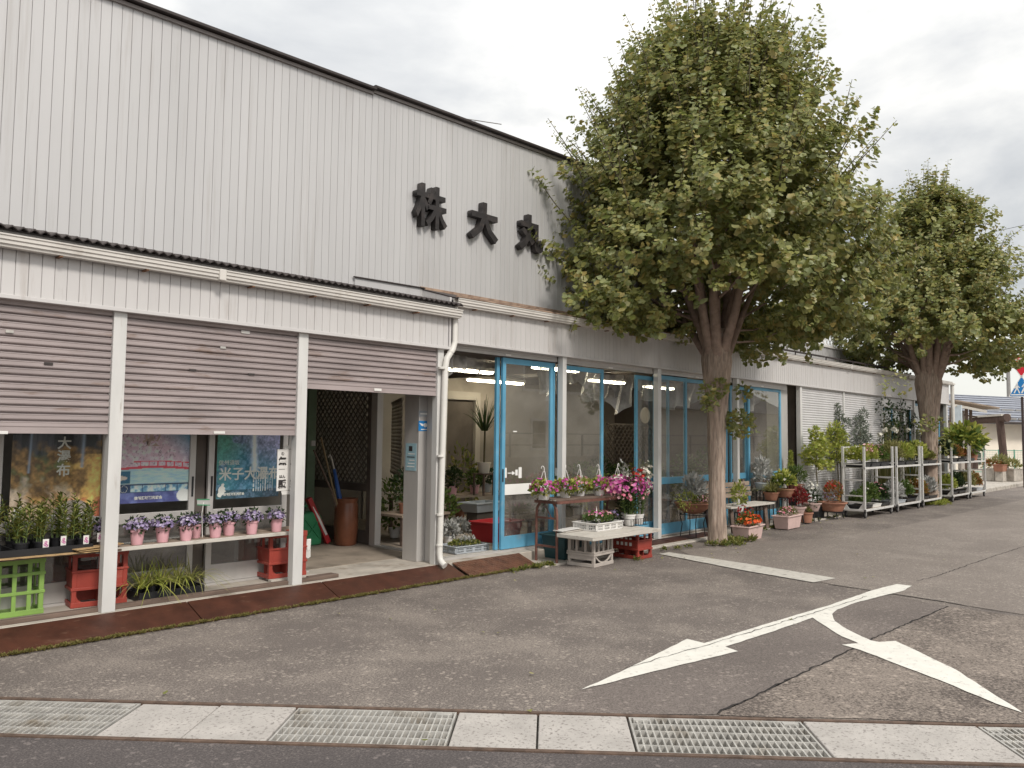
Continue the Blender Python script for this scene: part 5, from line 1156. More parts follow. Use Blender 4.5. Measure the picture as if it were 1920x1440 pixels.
for i, ((mt, x, y, z, r, h, pm), wh) in enumerate(zip(ins, where)):
    T = new('potted_plant', '%s plant in a %s pot %s' % (words[mt], potw[pm], wh), 'plant', (x, y, z + .002), 'potted plants inside the shop', rnd.uniform(0, 6))
    round_pot(T, .075, .13, pm); leafy(T, 240, (0, 0, .13 + h * .45), (r, r, h * .55), .075 if i in (13, 17, 18) else .055, .035, mt, 'oval' if i in (9, 17, 18) else 'leaf', .4, .3, -.9)
bench_shelf('low step shelf right behind the second blue door', 8.0, 9.7, 6.95, 7.25, .40)
bench_shelf('low step shelf right behind the glass beside the trunk', 10.2, 12.3, 6.95, 7.25, .40)
ins2 = [('lf_green', 8.15, 7.1, .40, .20, .34, 'whiteplastic', 'nearest the post on the low step shelf'), ('lf_olive', 8.55, 7.1, .40, .2, .42, 'terracotta', 'behind the hanging petunias on the step shelf'), ('lf_lime', 8.95, 7.1, .40, .17, .28, 'whiteplastic', 'behind the magenta flowers on the step shelf'), ('lf_green', 9.35, 7.1, .40, .2, .5, 'terracotta', 'in the open bay'),
        ('lf_lime', 10.4, 7.1, .40, .18, .32, 'whiteplastic', 'behind the terracotta bowl'), ('lf_green', 10.9, 7.1, .40, .22, .44, 'pinkpot', 'left of the trunk behind the glass'), ('lf_silver', 11.4, 7.1, .40, .18, .3, 'greyplastic', 'right of the trunk behind the glass'), ('lf_green', 11.95, 7.1, .40, .2, .4, 'terracotta', 'above the garden bench behind the glass'),
        ('lf_green', 7.25, 8.1, .13, .22, .5, 'terracotta', 'low inside the open door'), ('lf_lime', 7.5, 8.75, .62, .16, .34, 'pinkpot', 'beside the white open box'), ('lf_green', 6.75, 8.45, .13, .24, .7, 'whiteplastic', 'by the partition post'), ('lf_olive', 9.0, 9.6, .13, .3, 1.1, 'terracotta', 'tall in front of the inner doorway')]
for mt, x, y, z, r, h, pm, wh in ins2:
    T = new('potted_plant', '%s plant in a %s pot %s' % (words[mt], potw[pm], wh), 'plant', (x, y, z + .002), 'potted plants inside the shop', rnd.uniform(0, 6))
    round_pot(T, .08, .13, pm); leafy(T, 260, (0, 0, .13 + h * .45), (r, r, h * .55), .075, .045, mt, 'oval', .4, .3, -.9)
T = new('dracaena', 'spiky dark dracaena in a cream pot seen through the open door', 'plant', (8.35, 8.62, .62)); round_pot(T, .10, .16, 'beige')
T.b = (0, 0, 0); grassy(T, 46, (0, 0, .62), .30, .42, 'lf_dark', .022, .45); T.part('trunk', MB().tube([(0, 0, .13), (.01, 0, .64)], .014, 7), 'stem')
st2 = new('pot_stand', 'dark stand lifting the spiky dracaena inside the door', 'stand', (8.35, 8.40, .62)); st2.part('top', MB().box(-.12, .12, -.12, .12, .30, .32), 'woodold')
for sx in (-1, 1):
    for sy in (-1, 1): st2.part('leg', MB().box(sx * .1 - .012, sx * .1 + .012, sy * .1 - .012, sy * .1 + .012, 0, .30), 'woodold')
T.e.location = (8.35, 8.40, .942)
T = new('open_box', 'white open box standing on the inner shelf', 'box', (7.75, 8.85, .622)); T.part('carton', MB().box(-.16, .16, .10, .11, 0, .28).box(-.16, -.15, -.08, .099, 0, .28).box(.15, .16, -.08, .099, 0, .28).box(-.149, .149, -.08, .099, .27, .28), 'whiteplastic')
T = new('plastic_tub', 'red plastic tub on the floor behind the first blue door', 'tub', (7.62, 7.42, .125), None, .1); rect_box(T, .62, .40, .24, 'redplastic', 'tub', .86, soil=False)
T = new('plastic_tub', 'pale translucent tub on the shelf edge inside the first blue door', 'tub', (8.2, 8.3, .40), None, .1); rect_box(T, .60, .34, .12, 'greyplastic', 'tub', .8, soil=False)
T.part('support', MB().box(-.2, .2, -.1, .1, -.37, -.002), 'interiordark')
def slot_basket(label, loc, L, w, h, mat, rz=0, name='plastic_basket', group=None):
    T = new(name, label, 'basket', loc, group, rz); a, b = L / 2, w / 2
    def side(p, q, nseg):
        p, q = Vector(p), Vector(q); m = MB()
        for z0, z1 in ((0, .014), (h * .45, h * .45 + .008), (h - .018, h)): m.bar(p + Vector((0, 0, (z0 + z1) / 2)), q + Vector((0, 0, (z0 + z1) / 2)), .006, z1 - z0)
        for i in range(nseg + 1):
            c = p.lerp(q, i / nseg); m.bar(c + Vector((0, 0, .01)), c + Vector((0, 0, h - .01)), .007, .005 if i % 6 else .03, up=(q - p))
        T.part('side', m, mat)
    n = max(6, int(L / .022)); n2 = max(4, int(w / .022))
    side((-a, -b, 0), (a, -b, 0), n); side((-a, b, 0), (a, b, 0), n); side((-a, -b, 0), (-a, b, 0), n2); side((a, -b, 0), (a, b, 0), n2)
    T.part('rim', MB().box(-a - .02, a + .02, -b - .02, -b + .004, h, h + .010).box(-a - .02, a + .02, b - .004, b + .02, h, h + .010).box(-a - .02, -a + .004, -b + .0045, b - .0045, h, h + .010).box(a - .004, a + .02, -b + .0045, b - .0045, h, h + .010), mat, bevel=.003)
    T.part('basket_floor', MB().box(-a + .004, a - .004, -b + .004, b - .004, .001, .006), mat)
    return T
T = slot_basket('grey slotted tray of small succulents on the floor by the open blue door', (6.62, 6.98, .125), .50, .30, .075, 'greyplastic', -.05)
leafy(T, 330, (0, 0, .08), (.23, .13, .05), .035, .03, 'lf_olive', 'oval', .6, .2, -.1); leafy(T, 60, (.05, 0, .10), (.16, .10, .04), .05, .03, 'lf_silver', 'oval', .6, .2, -.1, 'silver_foliage')
# ------------------------------------------------------------------ trees
def trunk_mesh(path, radii, nseg=44, nring=60, furrow=.15, knots=()):
    path = [Vector(p) for p in path]; m = MB(); L = len(path) - 1
    def at(t):
        f = t * L; i = min(int(f), L - 1); u = f - i
        p0, p1 = path[max(i - 1, 0)], path[i]; p2, p3 = path[i + 1], path[min(i + 2, L)]
        c = .5 * ((2 * p1) + (p2 - p0) * u + (2 * p0 - 5 * p1 + 4 * p2 - p3) * u * u + (3 * p1 - p0 - 3 * p2 + p3) * u ** 3)
        return c, radii[i] * (1 - u) + radii[i + 1] * u
    for j in range(nring):
        t = j / (nring - 1); c, r = at(t)
        for k in range(nseg):
            a = 2 * PI * k / nseg; z = c.z
            rid = float(fbm(np.array(a * 3.6 + .5 * math.sin(z * 1.3)), np.array(z * .9), 3, 4)) - .5 + .5 * (float(fbm(np.array(a * 9.0 + .7 * math.sin(z * 2)), np.array(z * 1.7), 7, 3)) - .45)
            rr = r * (1 + furrow * 1.6 * rid)
            p = Vector((c.x + math.cos(a) * rr, c.y + math.sin(a) * rr, c.z))
            for kp, kr, kd in knots:
                dd = (p - Vector(kp)).length
                if dd < kr: p += (p - c).normalized() * kd * (1 - (dd / kr) ** 2) ** 2
            m.v.append(tuple(p))
    for j in range(nring - 1):
        for k in range(nseg): m.f.append((j * nseg + k, j * nseg + (k + 1) % nseg, (j + 1) * nseg + (k + 1) % nseg, (j + 1) * nseg + k))
    m.f.append(tuple((nring - 1) * nseg + k for k in range(nseg)))
    return m
def ginkgo(label, base, rt, fork_z, z0, z1, R, prof, nclump, nper, nleaf, leafsz, mat, seed, shoots=120, off=(0, 0), lean=(0, 0), knots=(), extra=()):
    global rnd, nr
    keep = rnd, nr
    rnd = random.Random(seed); nr = np.random.default_rng(seed)
    T = Thing('ginkgo_tree', label, 'tree', base); bx, by = base[0], base[1]
    lx, ly = lean
    path = [(bx, by, -.08), (bx, by, .12), (bx + lx * .3, by + ly * .3, .9), (bx + lx * .6, by + ly * .6, 1.8), (bx + lx, by + ly, fork_z), (bx + lx, by + ly, fork_z + .45)]
    T.part('trunk', trunk_mesh(path, [rt * 1.30, rt * 1.04, rt * .94, rt * 1.08, rt * 1.7, rt * 1.1], knots=knots), 'bark', smooth=True)
    prof_t, prof_r = zip(*prof)
    rad = lambda t: R * np.interp(t, prof_t, prof_r)
    cx, cy = bx + off[0], by + off[1]
    fork = Vector((bx + lx, by + ly, fork_z))
    # main limbs
    ends = []
    for i in range(11):
        a = 2 * PI * i / 11 + rnd.uniform(-.2, .2); up = rnd.choice((.34, .5, .72, .85)); rr = float(rad(up)) * rnd.uniform(.45, .7) * (1.15 - up * .5)
        e_ = Vector((cx + math.cos(a) * rr, cy + math.sin(a) * rr, z0 + (z1 - z0) * up))
        s_ = fork + Vector((math.cos(a) * rt * .9, math.sin(a) * rt * .9, rnd.uniform(-.12, .15)))
        mid = s_.lerp(e_, .4) + Vector((math.cos(a) * .12, math.sin(a) * .12, .12))
        s0 = fork + Vector((math.cos(a) * rt * .3, math.sin(a) * rt * .3, -.35))
        r0 = rnd.uniform(.055, .085) * rt / .135
        lm = T.part('limb', MB().tube([s0, s_, s_.lerp(mid, .5) + Vector((rnd.uniform(-.05, .05), rnd.uniform(-.05, .05), 0)), mid, mid.lerp(e_, .5) + Vector((rnd.uniform(-.1, .1), rnd.uniform(-.1, .1), 0)), e_], [r0 * 1.3, r0 * 1.1, r0 * .9, r0 * .7, r0 * .42, r0 * .15], 10), 'branch', smooth=True)
        bm = MB()
        for q in range(5):
            b0 = s_.lerp(mid, rnd.uniform(.4, 1)) if q < 3 else mid.lerp(e_, rnd.uniform(.1, .6)); aa = a + rnd.uniform(-.9, .9); ln_ = rnd.uniform(.5, 1.1)
            b2 = b0 + Vector((math.cos(aa) * ln_, math.sin(aa) * ln_, rnd.uniform(.15, .7)))
            bm.tube([b0, b0.lerp(b2, .5) + Vector((0, 0, -.05)), b2], [r0 * .32, r0 * .22, .005], 6)
        T.part('branch', bm, 'branch', lm, smooth=True, stuff=True)
    # foliage: clumps of leafy shoots set over the crown, with gaps between
    P, D, Nn, S_ = [], [], [], []
    tw = MB(); H = z1 - z0
    def shoot(p, d, L, n, sz, wig=.12, twig=False):
        d = d / np.linalg.norm(d); side = np.cross(d, rdir(1)[0]); side /= np.linalg.norm(side); s2 = np.cross(d, side)
        t = (np.arange(n) + nr.random(n)) / n
        q = p + d * (t * L)[:, None] + side * (np.sin(t * 3) * wig * L)[:, None]
        a = np.arange(n) * 2.4 + nr.random(n) * .8
        o = side * np.cos(a)[:, None] + s2 * np.sin(a)[:, None]
        rv = p - np.array([cx, cy, z0 + H * .35]); rv = rv / (np.linalg.norm(rv) + 1e-6)
        dr = o * .65 + rv * .4 + np.array([0, 0, -.55]) + nr.normal(size=(n, 3)) * .3
        P.append(q + o * .02); D.append(dr); Nn.append(rv * .75 + np.array([0, 0, .65]) + o * .3 + nr.normal(size=(n, 3)) * .38); S_.append(sz * (1 - .35 * t) * (.55 + .85 * nr.random(n)))
        if twig: tw.tube([p, p + d * L * .5 + side * math.sin(1.5) * wig * L, p + d * L + side * math.sin(3) * wig * L], [.009, .007, .003], 4)
    for c in range(nclump):
        u = (c + .5) / nclump; t = 0.02 + .93 * (u ** 1.25)
        a = c * 2.39996 + rnd.uniform(-.25, .25); r_ = float(rad(t)) * (rnd.uniform(.62, 1.0) if c % 4 else rnd.uniform(.25, .6))
        cc = np.array([cx + math.cos(a) * r_, cy + math.sin(a) * r_, z0 + H * t + rnd.uniform(-.1, .1)])
        toc = math.atan2(-by, -bx); da = abs((a - toc + PI) % (2 * PI) - PI)
        if cc[2] < z0 + .85 and (r_ < 1.2 or (da < .85 and cc[2] < z0 + .62)): continue
        outw = np.array([math.cos(a), math.sin(a), .15 + .9 * t])
        cs = .33 * R / 2.4
        for k in range(nper):
            p = cc + nr.normal(size=3) * np.array([cs, cs, cs * .42]); d = outw + nr.normal(size=3) * .65 + np.array([0, 0, .25])
            shoot(p, d, rnd.uniform(.22, .45), nleaf, leafsz, .15)
    for cc in extra:
        cc = np.array(cc); ow = cc - np.array([cx, cy, cc[2]]); ow = ow / np.linalg.norm(ow)
        for k in range(nper):
            shoot(cc + nr.normal(size=3) * np.array([.22, .22, .10]), ow + nr.normal(size=3) * .6 + np.array([0, 0, -.1]), rnd.uniform(.2, .4), nleaf, leafsz, .15)
    # long upright shoots breaking the outline
    for k in range(shoots):
        t = rnd.random() ** .62; a = rnd.uniform(0, 2 * PI); r_ = float(rad(t)) * rnd.uniform(.85, 1.10)
        p = np.array([cx + math.cos(a) * r_, cy + math.sin(a) * r_, z0 + H * t - .1]); d = np.array([math.cos(a) * (.75 - .5 * t), math.sin(a) * (.75 - .5 * t), .45 + .6 * t]) + nr.normal(size=3) * .13
        shoot(p, d, rnd.uniform(.5, 1.15) * R / 2.2 * (.55 if t < .3 else 1), 32, leafsz * .8, .06, True)
    lv = Leaves().add(np.concatenate(P), np.concatenate(D), np.concatenate(Nn), np.concatenate(S_), np.concatenate(S_) * 1.15, 'fan')
    T.part('crown', lv, mat, stuff=True)
    T.part('twigs', tw, 'stem', stuff=True)
    rnd, nr = keep
    return T
B1 = G(1345, 1019, 0)
K1 = [(W(1390, 655, 5.6), .22, .10), (W(1345, 745, 5.5), .16, .07), (W(1335, 640, 5.55), .16, .05), (W(1350, 800, 5.5), .12, .03)]
tr1 = ginkgo('large ginkgo tree by the white bench table with furrowed trunk', (B1.x, B1.y, 0), .126, 2.62, 2.95, 7.38, 2.26,
       [(0, .72), (.10, .97), (.26, 1.0), (.42, .86), (.60, .67), (.80, .46), (.93, .30), (1, .16)], 320, 13, 22, .086, 'ginkgo', 5, 360, off=(-.02, .09), lean=(.06, .03), knots=K1,
       extra=[W(px, py, B1.y + dy) for px, py, dy in ((1140, 540, .2), (1150, 565, .3), (1175, 585, .4), (1200, 600, .3), (1235, 600, .5), (1265, 590, .6), (1160, 560, .2), (1215, 575, .2), (1425, 600, .5), (1450, 590, .6), (1480, 570, .5), (1520, 560, .4), (1560, 545, .3), (1430, 625, .4))])
B2 = G(1745, 945, 0)
tr2 = ginkgo('further ginkgo tree standing among the plant trolleys', (B2.x, B2.y, 0), .172, 2.85, 3.15, 7.45, 1.98,
       [(0, .70), (.12, 1.0), (.26, 1.0), (.40, .84), (.53, .66), (.75, .38), (.90, .18), (1, .08)], 230, 11, 18, .102, 'ginkgodark', 9, 280, off=(.25, -.1), lean=(.05, 0), knots=[(W(1745, 790, 5.5), .3, .08)])
def sprout(T, c, n, r, mat='ginkgo', ln=.065):
    P, D, Nn = bush(n, c, (r, r, r), 0, .3, -1); return T.part('trunk_sprout', Leaves().add(P, D, Nn, ln, ln * 1.1, 'fan'), mat, stuff=True)
for px, py, n, r in ((1325, 735, 60, .12), (1350, 725, 60, .14), (1330, 760, 40, .09), (1385, 795, 150, .20), (1370, 790, 70, .13), (1395, 735, 50, .12), (1410, 800, 30, .12)):
    sprout(tr1, tuple(W(px, py, B1.y - .14)), n, r)
hang = [(1395, 640), (1420, 655), (1405, 610), (1440, 600), (1450, 630), (1470, 590)]
for px, py in hang: sprout(tr1, tuple(W(px, py, B1.y + .1)), 130, .26, ln=.085)
for px, py in ((1760, 800), (1735, 795), (1770, 835)): sprout(tr2, tuple(W(px, py, B2.y - .3)), 40, .2, 'ginkgodark', .08)
for px, py in ((1660, 720), (1690, 725), (1675, 712)): sprout(tr2, tuple(W(px, py, B2.y - .6)), 16, .2, 'ginkgodark', .07)

# ------------------------------------------------------------------ weeds and litter
def weeds(name, label, cat, spots, mat, n, ln=.04, h=.05):
    L = Leaves()
    for x, y, z, r in spots:
        P, D, Nn = bush(n, (x, y, z + .01), (r, r, h), .8, .1, -.05); L.add(P, D, Nn, ln * (.6 + .8 * nr.random(len(P))), ln * .45, 'leaf')
    return stuff(obj(name, L, mat), label, cat)
sp = []
for i in range(420):
    x = rnd.uniform(.8, 7.0); sp.append((x, 6.125 + rnd.uniform(-.018, .012), 0, rnd.uniform(.008, .032) * (1.6 if 5.8 < x else 1)))
weeds('moss', 'yellow green moss and weeds along the foot of the steel ramp', 'moss', sp, 'moss', 26, .018, .010)
sp = [(6.5 + rnd.uniform(0, .8), 6.08 + rnd.uniform(-.03, .03), 0, .05) for _ in range(10)] + [(G(px, py).x, G(px, py).y, 0, .06) for px, py in ((1245, 1033), (1270, 1031), (1290, 1028), (1030, 1062), (1195, 1052))] + [(rnd.uniform(11.5, 16), 6.02 + rnd.uniform(-.03, .02), 0, .03) for _ in range(30)]
weeds('weeds', 'small green weeds growing along the kerb joints', 'weeds', sp, 'lf_olive', 40, .035, .03)
sp = [(B1.x + .30 * math.cos(a) * rnd.uniform(.8, 1.5) , B1.y + .24 * math.sin(a) * rnd.uniform(.8, 1.4), 0, .07) for a in np.linspace(3.4, 6.6, 12)] + [(B1.x + rnd.uniform(.1, .75), B1.y - .22 + rnd.uniform(-.05, .08), 0, .07) for _ in range(10)]
weeds('ground_cover', 'low leafy weeds around the foot of the large ginkgo', 'weeds', sp, 'lf_olive', 46, .05, .055)
sp = [(B2.x + .5 * math.cos(a), B2.y + .3 * math.sin(a), 0, .10) for a in np.linspace(3, 6.4, 10)]
weeds('ground_cover', 'grass tuft at the foot of the further ginkgo', 'weeds', sp, 'lf_lime', 50, .07, .07)
P = []
for i in range(80):
    x = rnd.uniform(7, 17) if i % 4 else rnd.uniform(2, 14); y = 6.0 - abs(rnd.gauss(0, .5)) if i % 4 else rnd.uniform(2.2, 6.0)
    P.append((x, y, .016))
lf = Leaves().add(P, [(math.cos(i), math.sin(i), .1) for i in range(80)], [(rnd.uniform(-.4, .4), rnd.uniform(-.4, .4), 1) for _ in P], .030, .035, 'fan')
stuff(obj('fallen_leaves', lf, 'lf_straw'), 'scattered yellow fallen leaves on the asphalt', 'leaves')

# ------------------------------------------------------------------ rusty plant table with hanging petunias
a, b, c = G(995, 935, .75), G(1044, 938, .75), G(1130, 927, .75)
tx0, ty0, ty1 = a.x - .0, b.y, b.y + .36
tx0 = b.x; tx1 = tx0 + 1.5
T = Thing('plant_table', 'narrow rusty iron table with slatted top before the first blue door', 'table', (tx0, ty0, .02))
for i in range(6):
    y = ty0 + .03 + i * .06; T.part('slat', MB().box(tx0, tx1, y - .02, y + .02, .735, .755), 'woodold', bevel=.002); T.part('slat_end', MB().box(tx0 - .003, tx0, y - .018, y + .018, .737, .753), 'woodwhite')
T.part('frame', MB().box(tx0 + .01, tx1, ty0, ty0 + .02, .700, .733).box(tx0 + .01, tx1, ty1 - .02, ty1, .700, .733).box(tx0 + .01, tx0 + .03, ty0 + .0205, ty1 - .0205, .70, .733), 'ruststeel')
for x in (tx0 + .03, tx1 - .06):
    for y in (ty0 + .02, ty1 - .02):
        s_ = 1 if y < ty0 + .1 else -1
        T.part('leg', MB().tube([(x, y, .017), (x, y, .55), (x, y + s_ * .01, .64), (x, y + s_ * .05, .70)], .016, 8), 'ruststeel', smooth='auto')
    for z in (.20, .53): T.part('rung', MB().bar((x, ty0 + .02, z), (x, ty1 - .02, z), .022, .022), 'ruststeel')
    T.part('brace', MB().bar((x, ty0 + .10, .53), (x + .02, ty0 + .25, .71), .008, .008), 'ruststeel')
hp = [(1020, 930, 'white hanging pot of pink petunias at the end of the rusty table', 'fl_magenta', .17), (1060, 928, 'white hanging pot of petunias, second along the rusty table', 'fl_magenta', .14), (1087, 927, 'white hanging pot of petunias in the middle of the rusty table', 'fl_pink', .13), (1123, 924, 'white hanging pot of petunias with a white tag on the rusty table', 'fl_magenta', .14), (1158, 921, 'white hanging pot of petunias beside the tall flowers on the rusty table', 'fl_magenta', .15)]
for i, (px, py, lab, fm, r) in enumerate(hp):
    p = G(px, py, .757); y = ty0 + .10 + .05 * (i % 3)
    p = W(px, py, y)
    T = new('hanging_pot', lab, 'hanging pot', (p.x, y, .757), 'hanging pots of petunias', rnd.uniform(0, 2))
    round_pot(T, .082, .105, 'whiteplastic', .7)
    hk = MB()
    for k in range(3):
        an = 2 * PI * k / 3 + .4; hk.tube([(.08 * math.cos(an), .08 * math.sin(an), .10), (.01 * math.cos(an), .01 * math.sin(an), .33)], .0035, 5)
    T.part('hanger', hk, 'whiteplastic', stuff=True)
    T.part('hook', MB().tube([(0, 0, .32), (0, 0, .365), (.010, 0, .385), (.026, 0, .39), (.036, 0, .375), (.034, 0, .36)], .0045, 6), 'whiteplastic')
    leafy(T, 260, (0, 0, .13), (r, r, .085), .045, .030, 'lf_lime', 'oval', .3, .4, -.7, 'foliage'); leafy(T, 120, (0, 0, .12), (r * .95, r * .95, .08), .045, .03, 'lf_olive', 'oval', .2, .4, -.8, 'lower_foliage')
    blooms(T, 34, (0, 0, .15), (r * 1.05, r * 1.05, .10), .048, fm, .4, .85, -.4)
    if i in (2, 3): T.part('tag', MB().box(-.045, -.005, -.003, 0, .19 if i == 3 else .17, .26), 'whiteplastic')
# teal basket under the table
T = new('storage_basket', 'dark teal plastic basket under the rusty table', 'basket', (7.72, 6.32, .018), None, .03)
rect_box(T, .52, .36, .27, 'tealbasket', 'basket', .86, soil=False)
T.part('handle', MB().tube([(-.05, -.20, .29), (-.05, -.215, .23), (.05, -.215, .23), (.05, -.20, .29)], .008, 6), 'tealbasket')
T.part('rib', MB().box(-.25, .25, -.188, -.182, .20, .21).box(-.25, .25, -.186, -.180, .15, .16), 'tealbasket', stuff=True)
for k in range(5): T.part('slot', MB().box(-.20 + k * .10, -.16 + k * .10, -.1925, -.185, .235, .265), 'greyplastic')
# white bench table on crates
crate('pale grey milk crate under the left end of the white bench table', (7.58, 5.83, .003), .43, .36, .345, 'greycrate', .10, 'milk', 'plastic crates')
cr3 = crate('red bottle crate under the right end of the white bench table', (8.42, 5.84, .003), .30, .42, .345, 'redcrate', -.02)
dm = MB()
for r_ in range(2):
    for k in range(4):
        dm.box(-.155, -.1535, -.12 + k * .065, -.085 + k * .065, .155 + r_ * .06, .195 + r_ * .06)
cr3.part('printed_mark', dm, 'whiteplastic', stuff=True)
st_ = MB()
for k in range(5):
    an = PI / 2 + k * 2 * PI / 5; st_.bar((0, -.2155, .31), (.028 * math.cos(an), -.2155, .31 + .028 * math.sin(an)), .004, .016)
cr3.part('flower_emblem', st_, 'whiteplastic')
cl_, cr_, cR = G(1057, 998, .365), G(1108, 1010, .365), G(1231, 987, .365)
T = Thing('bench_table', 'weathered white board table laid across a grey and a red crate', 'table', (7.9, 5.8, .35))
yb0, yb1 = cr_.y, cr_.y + .50
for i in range(4):
    y0 = yb0 + i * .125; T.part('board', MB().box(cr_.x + .03 + .015 * (i % 2), cR.x - .22, y0 + .002, y0 + .123, .350, .374 + .001 * (i % 2)), 'woodwhite', bevel=.004)
T.part('edge_board', MB().box(cr_.x + .004, cr_.x + .027, yb0, yb1, .335, .376), 'woodwhite', bevel=.003)
T.part('edge_board', MB().box(cr_.x + .004, cR.x - .22, yb0 - .022, yb0 - .001, .335, .376), 'woodwhite', bevel=.003)
tz = .377
p = G(1122, 992, tz)
T = slot_basket('white slotted basket of small pink flowers on the white bench table', (p.x + .02, p.y + .02, tz), .52, .34, .085, 'whiteplastic', .02)
for i in range(5): T.part('nursery_pot', MB().lathe((-.2 + i * .1, rnd.uniform(-.06, .06), .01), [(.03, 0), (.042, .075), (.03, .07)], 10), 'blackplastic')
leafy(T, 520, (0, 0, .10), (.24, .14, .10), .045, .018, 'lf_green', 'leaf', .9, .3, -.1); blooms(T, 70, (.02, 0, .17), (.22, .13, .05), .026, 'fl_pink', .7, .8, 0); blooms(T, 10, (-.05, 0, .19), (.16, .1, .05), .03, 'fl_magenta', .7, .8, 0, 'magenta_blossoms')
T.part('plant_label', MB().prism([(-.12, -.05, .16), (-.08, -.05, .16), (-.10, -.05, .28)], (0, .003, 0)), 'whiteplastic')
flats = Thing('cardboard_flat', 'thin grey card sheets stacked behind the white flower basket', 'card', (7.5, 6.0, tz))
flats.part('sheet', MB().bar((7.25, 6.02, tz + .006), (7.62, 6.05, tz + .010), .16, .01), 'interiorlight'); flats.part('sheet', MB().bar((7.22, 6.04, tz + .020), (7.58, 6.05, tz + .030), .14, .006), 'whiteplastic')
# potted tall flowers in a wire carrier
p = G(1195, 985, tz); wx, wy = p.x, p.y + .05
T = new('wire_carrier', 'black wire carrier holding two white pots on the white bench table', 'carrier', (wx, wy, tz), None, .0)
wm = MB()
for z in (.004, .085):
    wm.bar((-.19, -.085, z), (.19, -.085, z), .005, .006).bar((-.19, .085, z), (.19, .085, z), .005, .006).bar((-.19, -.085, z), (-.19, .085, z), .005, .006).bar((.19, -.085, z), (.19, .085, z), .005, .006)
for k in range(8):
    x = -.19 + .38 * k / 7; wm.bar((x, -.085, .004), (x, -.085, .085), .005, .005).bar((x, .085, .004), (x, .085, .085), .005, .005)
T.part('wire', wm, 'blackplastic')
def tall_flower(label, loc, potr, poth, body, spec, group='tall potted flowers on the bench table'):
    T = new('potted_flower', label, 'potted flower', loc, group, rnd.uniform(0, 6)); round_pot(T, potr, poth, 'whiteplastic', .8)
    return T
T = tall_flower('tall bushy plant with magenta snapdragon flowers in a white pot', (wx - .10, wy, tz + .004), .075, .14, 0, 0)
leafy_stems(T, 16, (0, 0, .10), .06, .50, .065, .016, 'lf_dark', 26, 'leaf', spread=3.2); leafy_stems(T, 12, (-.02, 0, .12), .07, .46, .06, .018, 'lf_green', 22, 'leaf', spread=3.6, name='upper_foliage')
blooms(T, 190, (-.07, -.03, .50), (.35, .24, .13), .046, 'fl_magenta', .4, .55, -.7); blooms(T, 80, (-.08, -.05, .44), (.34, .22, .15), .042, 'fl_pink', .4, .6, -.8, 'pale_blossoms')
T = tall_flower('white and red flowered plant potted at the right end of the bench table', (wx + .11, wy + .01, tz + .004), .07, .13, 0, 0)
leafy_stems(T, 12, (0, 0, .10), .05, .58, .05, .018, 'lf_green', 24, 'leaf', spread=2.6)
blooms(T, 60, (0, -.02, .58), (.13, .12, .16), .045, 'fl_red', .2, .5, -.9); blooms(T, 110, (.11, -.03, .56), (.10, .10, .24), .044, 'fl_white', .2, .5, -.95, 'white_blossoms')
T = tall_flower('cream flowered plant standing behind the magenta flowers', (wx + .02, wy + .20, tz), .075, .14, 0, 0)
leafy_stems(T, 12, (0, 0, .10), .06, .56, .06, .022, 'lf_dark', 20, 'leaf', spread=2.0); blooms(T, 60, (-.03, 0, .58), (.18, .10, .07), .046, 'fl_white', .4, .6, -.5)
T = tall_flower('silver spiky leaved plant rising behind the red flowers', (wx + .12, wy + .24, tz), .07, .13, 0, 0)
leafy_stems(T, 6, (0, 0, .10), .03, .72, .09, .028, 'lf_silver', 22, 'maple', spread=1.6)
T = new('potted_flower', 'dark purple petunia low between the basket and the white pots', 'potted flower', (wx - .20, wy + .16, tz), 'tall potted flowers on the bench table'); round_pot(T, .05, .09, 'blackplastic'); leafy(T, 90, (0, 0, .12), (.08, .08, .05), .04, .025, 'lf_dark', 'leaf'); blooms(T, 14, (0, 0, .14), (.08, .08, .05), .046, 'fl_purple', .5, .8, 0); 
# ------------------------------------------------------------------ bowl, bench and planters by the trunk
p = W(1299, 962, 6.28)
T = new('flower_bowl', 'round terracotta bowl of silver and pink plants left of the trunk', 'planter', (p.x, 6.28, .36), None)
T.part('bowl', MB().lathe((0, 0, 0), [(.06, 0), (.14, .02), (.23, .09), (.265, .15), (.275, .155), (.275, .17), (.25, .17), (.23, .13)], 28), 'terracotta', smooth='auto'); T.part('soil', MB().lathe((0, 0, 0), [(.24, .14), (.1, .15)], 18), 'soil')
leafy(T, 260, (.08, .03, .34), (.20, .15, .24), .11, .05, 'lf_silver', 'maple', .8, .3, -.5, 'silver_foliage'); leafy(T, 260, (-.22, -.03, .20), (.17, .15, .15), .05, .014, 'lf_lime', 'leaf', .3, .3, -.9); leafy(T, 120, (0, -.14, .20), (.22, .10, .07), .045, .02, 'lf_olive', 'leaf', .5, .3, -.6, 'lower_foliage'); blooms(T, 26, (0, -.16, .22), (.16, .08, .06), .035, 'fl_pink', .4, .7, -.5)
stn = new('plant_stand', 'dark wire stand carrying the terracotta bowl', 'stand', (p.x, 6.28, .012))
for k in range(4):
    an = PI / 4 + k * PI / 2; stn.part('leg', MB().tube([(.19 * math.cos(an), .19 * math.sin(an), .012), (.16 * math.cos(an), .16 * math.sin(an), .20), (.20 * math.cos(an), .20 * math.sin(an), .35)], .007, 6), 'blackplastic')
stn.part('ring', MB().tube([(.19 * math.cos(t * PI / 10), .19 * math.sin(t * PI / 10), .345) for t in range(21)], .007, 6, False), 'blackplastic')
